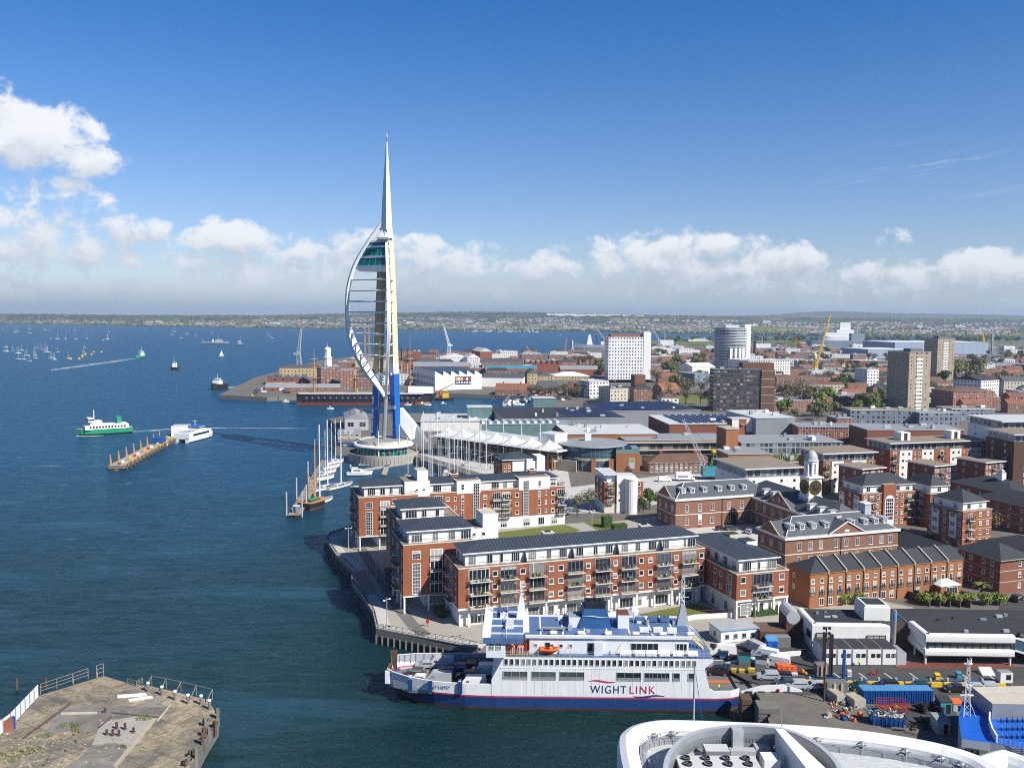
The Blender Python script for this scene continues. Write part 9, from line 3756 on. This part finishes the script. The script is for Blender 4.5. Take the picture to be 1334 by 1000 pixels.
	f=g.ramp(n1.outputs[0],[(.40,0.0),(.62,.85)])
	p=g.n('ShaderNodeBsdfPrincipled',{'Base Color':(.62,.68,.70,1),'Roughness':.8})
	tr=g.n('ShaderNodeBsdfTransparent')
	mx=g.n('ShaderNodeMixShader',{0:f,1:tr.outputs[0],2:p.outputs[0]})
	g.n('ShaderNodeOutputMaterial',{0:mx.outputs[0]})
	MATS['foam']=m
	for pts in([(178,466.5,.6),(150,470.5,1.6),(110,476,2.0),(66,482,1.4)],[(172,562,1.4),(200,560.5,1.6),(235,558,1.2),(300,557,.8),(400,558,.4)],[(99,567.5,1.0),(108,568,1.0),(135,567,.6)],[(296,505,1.4),(308,504,2.2),(316,503,2.0)]):
		mb=MB()
		E=[(gp(x,y-w*.6,.05),gp(x,y+w*.6,.05))for x,y,w in pts]
		for(a,b),(c,d)in zip(E,E[1:]):
			for k in range(6):
				t0,t1=k/6,(k+1)/6
				mb.face([tuple(b.lerp(d,t0)),tuple(b.lerp(d,t1)),tuple(a.lerp(c,t1)),tuple(a.lerp(c,t0))],'foam')
		tag(mb.build('wake'),'streak of white foam left on the water by a passing ferry','wake',kind='stuff')
harbour()
# ------------------------------------------------------------------ paving, lawns, trees, lamps, railings, street life
def sheet(pts,m,z,name,zz=3.5):
	mb=MB()
	mb.prism(ccw([tuple(gp(x,y,zz)[:2])for x,y in pts]),zz-.2,z,m,bottom=False)
	o=mb.build(name)
	o['kind']='structure'
	return o
def ground_work():
	q=[tuple(p)for p in((-59.2,281),(-52,261),(-43.8,245),(-42.3,234.2),(-37.5,222.4),(-32.6,209.5),(-30.2,198.8),(-7.5,187.4),(0,189.3),(46,181.3),(60,190),(100,215),(18,290),(-54,297))]
	mb=MB()
	mb.prism(ccw(q),3.3,3.504,'paving',bottom=False)
	struct(mb,'pavement')
	def strip(P,w,m,z,name,h=0):
		mb=MB()
		for a,b in zip(P,P[1:]):
			A,B_=Vector(a),Vector(b)
			d=(B_-A).normalized()
			n=Vector((-d.y,d.x))*w/2
			mb.prism(ccw([tuple(A+n),tuple(A-n),tuple(B_-n),tuple(B_+n)]),3.4,z+h,m,bottom=False)
		return struct(mb,name)
	edge=[(-59.6,281),(-52.2,260.8),(-44.3,244.9),(-42.8,234),(-37.9,222.3),(-33,209.4),(-30.5,198.4),(-7.3,187.0)]
	strip([(-46,268),(-40,250),(-28,214),(-22,199),(-19,194)],3.0,'dark_paving',3.509,'path')
	sheet([(459,744),(476,742),(492,772),(474,775)],'pink_paving',3.512,'pavement')
	sheet([(500,740),(530,738),(545,760),(505,768)],'asphalt',3.51,'road')
	strip([(a+1.6,b+.6)for a,b in edge],2.6,'pale_paving',3.507,'pavement')
	strip(edge,.5,'pale_stone',3.62,'kerb')
	mb=MB()
	mb.prism(ccw([tuple(grid(*q)[:2])for q in((57,222),(112,222),(112,266.8),(57,266.8))]),3.4,7.1,'cream_render','paving',bottom=False)
	struct(mb,'podium')
	sheet([(640,694),(735,682.5),(756,690),(700,712),(640,716)],'grass',7.2,'lawn',7.2)
	for pts in([(760,680),(795,676),(806,690),(770,692)],[(832,800),(905,786),(950,800),(846,806)],[(1262,716),(1298,708),(1306,716),(1270,724)]):
		sheet(pts,'grass',3.56,'lawn')
	sheet([(620,700),(860,672),(905,690),(760,712),(620,712)],'paving',3.508,'pavement')
	sheet([(860,690),(990,680),(1000,712),(900,716)],'pale_paving',3.51,'courtyard')
	sheet([(700,640),(870,618),(960,616),(960,634),(800,668),(720,668)],'pale_paving',3.507,'square')
	sheet([(543,590),(566,590),(740,614),(745,640),(645,622)],'pale_paving',3.509,'promenade')
	sheet([(1180,705),(1260,712),(1310,705),(1380,720),(1380,740),(1300,730),(1250,728),(1190,716)],'asphalt',3.51,'road')
	sheet([(1304,780),(1380,770),(1380,800),(1300,795)],'asphalt',3.511,'road')
	sheet([(840,515),(930,512),(930,522),(850,528)],'grass',3.53,'lawn')
	sheet([(925,838),(1010,818),(1040,812),(1034,820),(930,845)],'pale_paving',3.515,'pavement')
	for lab,pts in(('white garden wall with railings below the long flats lawn',((820,824),(905,806),(957,803))),('pale terrace wall in front of the long flats behind the ferry funnel',((640,820),(760,808),(815,800)))):
		t=thing('garden_wall',lab,'wall')
		P_=[gp(x,y)for x,y in pts]
		for a,b in zip(P_,P_[1:]):
			d=(b-a).normalized()
			n=Vector((-d.y,d.x,0))*.15
			mb=MB()
			mb.prism(ccw([tuple((a+n)[:2]),tuple((a-n)[:2]),tuple((b-n)[:2]),tuple((b+n)[:2])]),3.4,4.6,'white_render')
			mb.build('panel',t)
			mb=MB()
			k=int((b-a).length/.35)
			for i in range(k):
				p=a.lerp(b,i/k)
				mb.bar((p.x,p.y,4.6),(p.x,p.y,5.5),.022,'purple')
			mb.bar((a.x,a.y,5.5),(b.x,b.y,5.5),.05,'boot_red')
			mb.build('railing',t)
	t=thing('railing','dark steel railing along the curving edge of the waterfront promenade','railing')
	for a,b in zip(edge,edge[1:]):
		A,B_=Vector((*a,3.5)),Vector((*b,3.5))
		n=max(2,int((B_-A).length/1.7))
		mb=MB()
		for z in(.3,.55,.8,1.1):
			mb.bar((A.x,A.y,3.5+z),(B_.x,B_.y,3.5+z),.03 if z<1 else .05,'black_metal')
		mb.build('rail',t)
		for k in range(n):
			p=A.lerp(B_,k/n)
			part(t,'post',lambda m:m.bar((p.x,p.y,3.5),(p.x,p.y,4.7),.06,'black_metal'))
	mb=MB()
	for a,b in zip(edge,edge[1:]):
		A,B_=Vector(a),Vector(b)
		d=(B_-A).normalized()
		n=Vector((d.y,-d.x))*.35
		mb.prism(ccw([tuple(A),tuple(A+n),tuple(B_+n),tuple(B_)]),-3,1.7,'dark')
		for k in range(int((B_-A).length/1.6)):
			p=A+d*k*1.6+n
			mb.box(p.x-.2,p.y-.2,-3,p.x+.2,p.y+.2,1.9,'dark_concrete')
	struct(mb,'quay_wall')
ground_work()
def blob_leaves(mb,c,r,n,mats,rnd,s,squash=.85):
	for i in range(n):
		a,u=rnd.random()*6.2832,rnd.uniform(-1,1)
		q=math.sqrt(1-u*u)
		d=Vector((q*math.cos(a),q*math.sin(a),u*squash))*r*(rnd.random()**.35)
		p=c+d
		n_=(d.normalized()+Vector((rnd.uniform(-.7,.7),rnd.uniform(-.7,.7),rnd.uniform(-.3,.9)))).normalized()
		t1=n_.orthogonal().normalized()
		t2=n_.cross(t1)
		k=s*rnd.uniform(.6,1.3)
		w=rnd.random()*3.14
		t1,t2=t1*math.cos(w)+t2*math.sin(w),t2*math.cos(w)-t1*math.sin(w)
		mb.face([p-t1*k,p-t2*k*.6,p+t1*k,p+t2*k*.7],rnd.choice(mats))
def make_tree(seed,h,mats,dens=1.0,shape='round',leaf=.42):
	rnd=random.Random(seed)
	t=thing('tree','t','tree')
	mb=MB()
	mb.bar((0,0,0),(.1,.1,h*.45),h*.03,'bark',7,h*.018)
	cl=[]
	for k in range(9):
		a=k*2.4+rnd.random()
		rr=h*rnd.uniform(.12,.30)
		z=h*rnd.uniform(.42,.85)
		if shape=='tall':
			rr*=.6
		p=Vector((rr*math.cos(a),rr*math.sin(a),z))
		cl.append((p,h*rnd.uniform(.13,.21)))
		mb.bar((.1,.1,h*rnd.uniform(.3,.5)),tuple(p),h*.012,'bark',5,h*.005)
	mb.build('trunk',t)
	cr=MB()
	for p,r in cl:
		blob_leaves(cr,p,r,int(95*dens),mats,rnd,leaf*h/9)
	blob_leaves(cr,Vector((0,0,h*.68)),h*.24,int(150*dens),mats,rnd,leaf*h/9)
	cr.build('crown',t)
	return t
TREES={'green':Pool(lambda:make_tree(1,9,['leaf','leaf','leaf_bright','leaf_dark'])),'bright':Pool(lambda:make_tree(2,9,['leaf_bright','leaf_bright','leaf'])),'olive':Pool(lambda:make_tree(3,9,['leaf_olive','leaf_olive','leaf_twig','leaf'],.8)),'bare':Pool(lambda:make_tree(4,9,['leaf_twig','leaf_twig','bark','leaf_olive'],.55,leaf=.3)),'dark':Pool(lambda:make_tree(5,9,['leaf_dark','leaf_dark','leaf'])),'pink':Pool(lambda:make_tree(6,9,['leaf_pink','leaf_pink','leaf_twig'])),'tall':Pool(lambda:make_tree(7,9,['leaf_dark','leaf','leaf_olive'],shape='tall'))}
def make_shrub():
	t=thing('shrub','s','shrub')
	rnd=random.Random(4)
	part(t,'stem',lambda m:m.bar((0,0,0),(0,0,.8),.12,'bark'))
	mb=MB()
	for k in range(7):
		blob_leaves(mb,Vector((rnd.uniform(-.8,.8),rnd.uniform(-.5,.5),rnd.uniform(.6,1.3))),.75,150,['leaf_bright','leaf_bright','leaf','leaf_olive'],rnd,.16)
	mb.build('foliage',t)
	return t
SHRUB=Pool(make_shrub)
def green():
	rnd=random.Random(77)
	def T(kind,x,y,h,lab,grp=None):
		p=gp(x,y)
		s=h*1.2/9.0
		TREES[kind].put(lab,grp,(p.x,p.y,3.5),rnd.random()*6,(s*rnd.uniform(.95,1.15),s*rnd.uniform(.95,1.15),s))
	T('bare',768,668,8,'leafless brown tree left of the small drum towered flats')
	T('bare',752,672,7,'second leafless tree nearer the rear lawn')
	T('dark',846,664,7,'dark tree in front of the drum towered flats, left of the brick range')
	T('dark',838,668,5,'small dark tree at the corner of the drum towered flats')
	T('bare',1290,700,8,'leafless reddish tree beside the blue oriel flats')
	T('olive',1268,708,6,'olive tree at the foot of the blue oriel flats')
	T('green',1321,668,6,'round green tree before the roof lantern block')
	T('green',1102,640,5,'green tree between the clock tower and the brick cube')
	T('olive',812,632,5,'small tree by the square in front of the glass rotunda')
	g='trees along the harbour road'
	for i in range(9):
		T('bare',692+i*8.5,517+rnd.random()*4,11,'leafless tree in the row along the harbour road',g)
	for(k,x0,x1,y0,y1,n,h,lab)in(('bare',862,928,512,532,10,13,'leafless tree around the lawn left of the dark slab'),('olive',868,912,480,490,7,16,'olive green tree behind the housing ranges left of the round tower'),('bright',872,905,482,489,4,15,'fresh green tree behind the housing ranges left of the round tower'),('bare',1012,1062,516,538,12,15,'leafless tree in the clump right of the dark slab'),('bright',1058,1082,520,536,4,13,'fresh green tree at the right end of the clump by the dark slab'),('dark',1092,1112,508,518,4,15,'dense dark green tree before the white gabled flats'),('olive',1096,1152,522,540,9,11,'olive tree in the belt left of the nearer beige tower'),('green',1098,1150,524,542,6,10,'green tree in the belt left of the nearer beige tower'),('olive',1238,1282,488,504,9,18,'large olive tree between the two beige towers'),('olive',778,795,484,490,4,15,'olive tree at the left foot of the white office tower'),('bare',1212,1236,512,530,5,11,'leafless tree right of the nearer beige tower'),('bare',745,770,474,480,4,14,'brown tree among the dock sheds'),('olive',1034,1100,541,548,8,9,'olive tree on the open ground below the clump by the dark slab'),('green',1014,1030,532,540,3,9,'green bush tree below the dark slab end wall')):
		for i in range(n):
			T(k,rnd.uniform(x0,x1),rnd.uniform(y0,y1),h*rnd.uniform(.8,1.2),lab,lab+'s')
	T('pink',1030,534,8,'pink blossom tree below the clump right of the dark slab')
	lab='tree scattered between the far town roofs'
	for i in range(110):
		x=rnd.uniform(830,1360)
		y=rnd.choice([rnd.uniform(462,478),rnd.uniform(462,510)])
		T(rnd.choice(['olive','bare','green','dark','bare','olive']),x,y,rnd.uniform(9,15),lab,'trees of the far town')
	lab='tree on the low wooded island beyond the naval base'
	for i in range(80):
		p=gp(rnd.uniform(860,1330),rnd.uniform(444.2,448.5),3)
		s=rnd.uniform(1.6,2.6)
		TREES[rnd.choice(['dark','olive','green','dark'])].put(lab,'trees of the far island',(p.x,p.y,2.5),rnd.random()*6,(s*1.4,s*1.4,s))
	for i,x in enumerate((1101,1118,1202,1222,1243,1262,1284,1302)):
		p=gp(x,787)
		SHRUB.put('rounded bright green shrub in the row behind the terminal roof','shrubs behind the terminal',(p.x,p.y,3.5),rnd.random()*6,(1.7,1.5,1.7))
	for i,x in enumerate((648,690,700,712,724,735,748)):
		p=gp(x,812-(x-690)*.06)
		SHRUB.put('low yellow green shrub in the bed below the long flats','shrubs below the long flats',(p.x,p.y,3.6),rnd.random()*6,(1.3,1.0,.9))
	for(x,y,w,d,h,lab)in((982,804,7,1.6,1.4,'clipped hedge right of the brick wing'),(570,805,2.4,5,1.7,'clipped hedge in the shade under the corner flats'),(787,688,3,3,3.8,'tall clipped hedge block by the rear lawn'),(800,694,5,3,2.6,'lower clipped hedge block by the rear lawn'),(1190,706,16,1.5,1.6,'long hedge below the arched window flats')):
		p=gp(x,y)
		t=thing('hedge',lab,'hedge',p,A18)
		mb=MB()
		mb.box(.15,.15,0,w-.15,d-.15,h-.15,'leaf_dark')
		mb.build('core',t)
		mb=MB()
		for i in range(int(190*(w*h+w*d+d*h)/8)):
			q=[rnd.uniform(0,w),rnd.uniform(0,d),rnd.uniform(0,h)]
			k=rnd.choice((0,1,1,2,2))
			q[k]=(w,d,h)[k]if(k==2 or rnd.random()<.3)else 0
			a,b,c=(Vector((rnd.uniform(-.2,.2),rnd.uniform(-.2,.2),rnd.uniform(-.2,.2)))for _ in range(3))
			q=Vector(q)
			mb.face([q+a,q+b,q+c],rnd.choice(['leaf','leaf_dark','leaf','leaf_olive']))
		mb.build('foliage',t)
	p=gp(1278,776)
	t=thing('palm_tree','palm tree with drooping fronds between the conservatory and the brick block','palm',p)
	part(t,'trunk',lambda m:m.cyl(0,0,0,2.6,.4,.32,9,'bark'))
	mb=MB()
	for k in range(46):
		a,up=rnd.random()*6.28,rnd.uniform(.1,1.3)
		L=rnd.uniform(2.0,2.9)
		prev=None
		for s in range(7):
			u=s/6
			r=L*u*math.cos(up*.7)
			z=2.6+L*u*math.sin(up)-1.5*u*u
			c,n=Vector((r*math.cos(a),r*math.sin(a),z)),Vector((-math.sin(a),math.cos(a),0))*(.32*math.sin(math.pi*min(.97,u*.9+.1)))
			if prev:
				mb.face([prev[0]-prev[1],c-n,c,prev[0]],'leaf')
				mb.face([prev[0],c,c+n-Vector((0,0,.08)),prev[0]+prev[1]],'leaf_olive' if k%3 else 'leaf_bright')
			prev=(c,n)
	mb.build('frond',t)
	def lamp():
		t=thing('street_lamp','l','street lamp')
		part(t,'pole',lambda m:(m.cyl(0,0,0,7,.11,.07,8,'pale_metal'),m.cyl(0,0,0,.8,.16,.16,8,'pale_metal')))
		for s in(-1,1):
			part(t,'lamp_head',lambda m:(m.bar((0,0,6.6),(s*.75,0,6.5),.05,'pale_metal'),m.lathe(s*.85,0,[(.05,6.35),(.3,6.42),(.26,6.6),(.05,6.7)],8,'white_paint')))
		return t
	LP=Pool(lamp)
	for x,y,lab in((504,817,'twin headed white lamp at the near corner of the promenade'),(490,755,'twin headed white lamp beside the pink paving of the promenade'),(454,715,'twin headed white lamp at the far bend of the promenade'),(628,838,'twin headed lamp by the ferry bridge wing'),(983,822,'lamp standing before the brick wing front'),(771,690,'lamp on the path by the rear lawn'),(1274,690,'lamp by the blue oriel flats'),(858,630,'lamp on the square by the white van'),(1000,610,'lamp behind the teal crane'),(596,598,'lamp on the marina promenade, left'),(640,610,'lamp on the marina promenade, right')):
		LP.put(lab,None,gp(x,y),rnd.random())
	t=thing('flag_pole','grey pole with a blue mooring rope in front of the ferry stern','pole',(at(905,868,150).x,150,0))
	h=at(905,868,150).z
	part(t,'shaft',lambda m:m.cyl(0,0,-3,h,.22,.16,10,'pale_metal'))
	part(t,'rope',lambda m:m.path([(.2,0,h-1.2),(1.6,.5,5),(2.6,1,0)],.06,'bright_blue'))
	p=gp(557,816)
	simple('lifebuoy_post','red lifebuoy box on a post on the promenade','lifebuoy',MB().bar((0,0,0),(0,0,1.4),.06,'dark').box(-.35,-.15,.9,.35,.15,1.75,'red'),p)
	for x,y,k,c,a,lab in((940,690,'hatchback','black',10,'dark car parked in the depot court beside another'),(953,690,'estate','dark grey',8,'grey estate parked in the depot court by the arch'),(976,694,'hatchback','silver',60,'silver car at the right side of the depot court'),(866,627,'van','white',4,'white van on the square before the old brick office'),(1163,690,'hatchback','silver',30,'silver car parked beside the pedimented range, left'),(1172,695,'estate','blue',30,'blue car parked beside the pedimented range, right'),(1325,782,'estate','black',40,'black car on the lane beside the palm block'),(1240,708,'hatchback','white',20,'white car by the long hedge'),(1290,718,'hatchback','red',20,'red car on the lane below the blue oriel flats')):
		car(k,c,lab,gp(x,y),R(a))
	p=gp(880,626)
	t=thing('box_lorry','white box lorry with red and blue stripes on the square','lorry',p,R(3))
	part(t,'box_body',lambda m:(m.box(0,-1.2,.9,6.6,1.2,3.9,'white_paint'),m.box(.6,-1.24,2.3,5.2,-1.2,2.6,'line_red'),m.box(.6,-1.24,1.8,5.2,-1.2,2.1,'bright_blue')))
	part(t,'cab',lambda m:(loft(m,[[(6.8,-1.1,.6),(6.8,1.1,.6),(6.8,1.1,2.7),(6.8,-1.1,2.7)],[(8.4,-1.1,.6),(8.4,1.1,.6),(8.1,1.0,2.6),(8.1,-1.0,2.6)]],'white_paint'),m.box(7.4,-1.13,1.6,8.1,1.13,2.3,'glass')))
	for x in(1.4,7.5):
		for y in(-1.05,1.05):
			link('wheel',wheel_mesh(),t,(x,y,.4)).scale=(1.3,1.2,1.3)
	p=gp(926,624)
	t=thing('preserved_crane','teal dockside crane with a long pale lattice jib on the square','crane',p)
	part(t,'house',lambda m:(m.box(-4,-2.5,1.6,6,2.5,5.6,'teal'),m.box(-4.1,-2.55,4.2,-2,2.55,5.2,'glass'),m.cyl(1,0,0,1.6,2.2,2.2,12,'dark')))
	f,q=at(921,612,p.y)-p,at(890,546,p.y)-p
	part(t,'jib',lambda m:lattice(m,Vector((f.x,0,f.z)),Vector((q.x,0,q.z)),.9,.4,'pale_metal',12,.1))
	part(t,'gantry',lambda m:(m.bar((0,-1,5.6),(1,-1,12.5),.3,'leaf'),m.bar((0,1,5.6),(1,1,12.5),.3,'leaf'),m.bar((5,0,5.6),(1,0,12.5),.3,'leaf'),m.box(.2,-1.4,12,1.8,1.4,13.2,'yellow'),m.bar((1,0,12.8),(q.x,0,q.z),.05,'dark')))
	tops=['red','bright_blue','white_paint','dark','navy_grey','green','orange']
	for i in range(26):
		x=rnd.uniform(552,700)
		y=592+(x-552)*.14+rnd.uniform(0,7)
		person(tops[i%7],'dark' if i%2 else 'navy_grey','stroller in the crowd on the marina promenade',gp(x,y),rnd.random()*6,'people on the marina promenade',i%2)
	for x,y,c,lab in((480,752,'red','walker in red on the pink promenade paving'),(462,700,'dark','dark clothed walker at the far bend of the promenade'),(640,690,'white_paint','person in white beside the rear lawn'),(700,682,'dark','person sitting out behind the rear lawn'),(893,632,'red','person in red on the square by the lorry')):
		person(c,'navy_grey',lab,gp(x,y),rnd.random()*6)
	bodies=[p.o.children[0].data for p in CARS.values()if p.o]
	for i in range(64):
		x,y=(rnd.uniform(300,372),rnd.uniform(498,514))if i<34 else(rnd.uniform(640,800),rnd.uniform(511,523))
		if i<34 and x<300+(514-y)*3.4:continue
		o=link('parked_car',rnd.choice(bodies),None,gp(x,y),rnd.random()*3)
		tag(o,'car parked on the open quay of the dockyard point' if i<34 else 'car parked along the harbour road by the leafless trees','car','cars on the dockyard point' if i<34 else 'cars along the harbour road')
green()
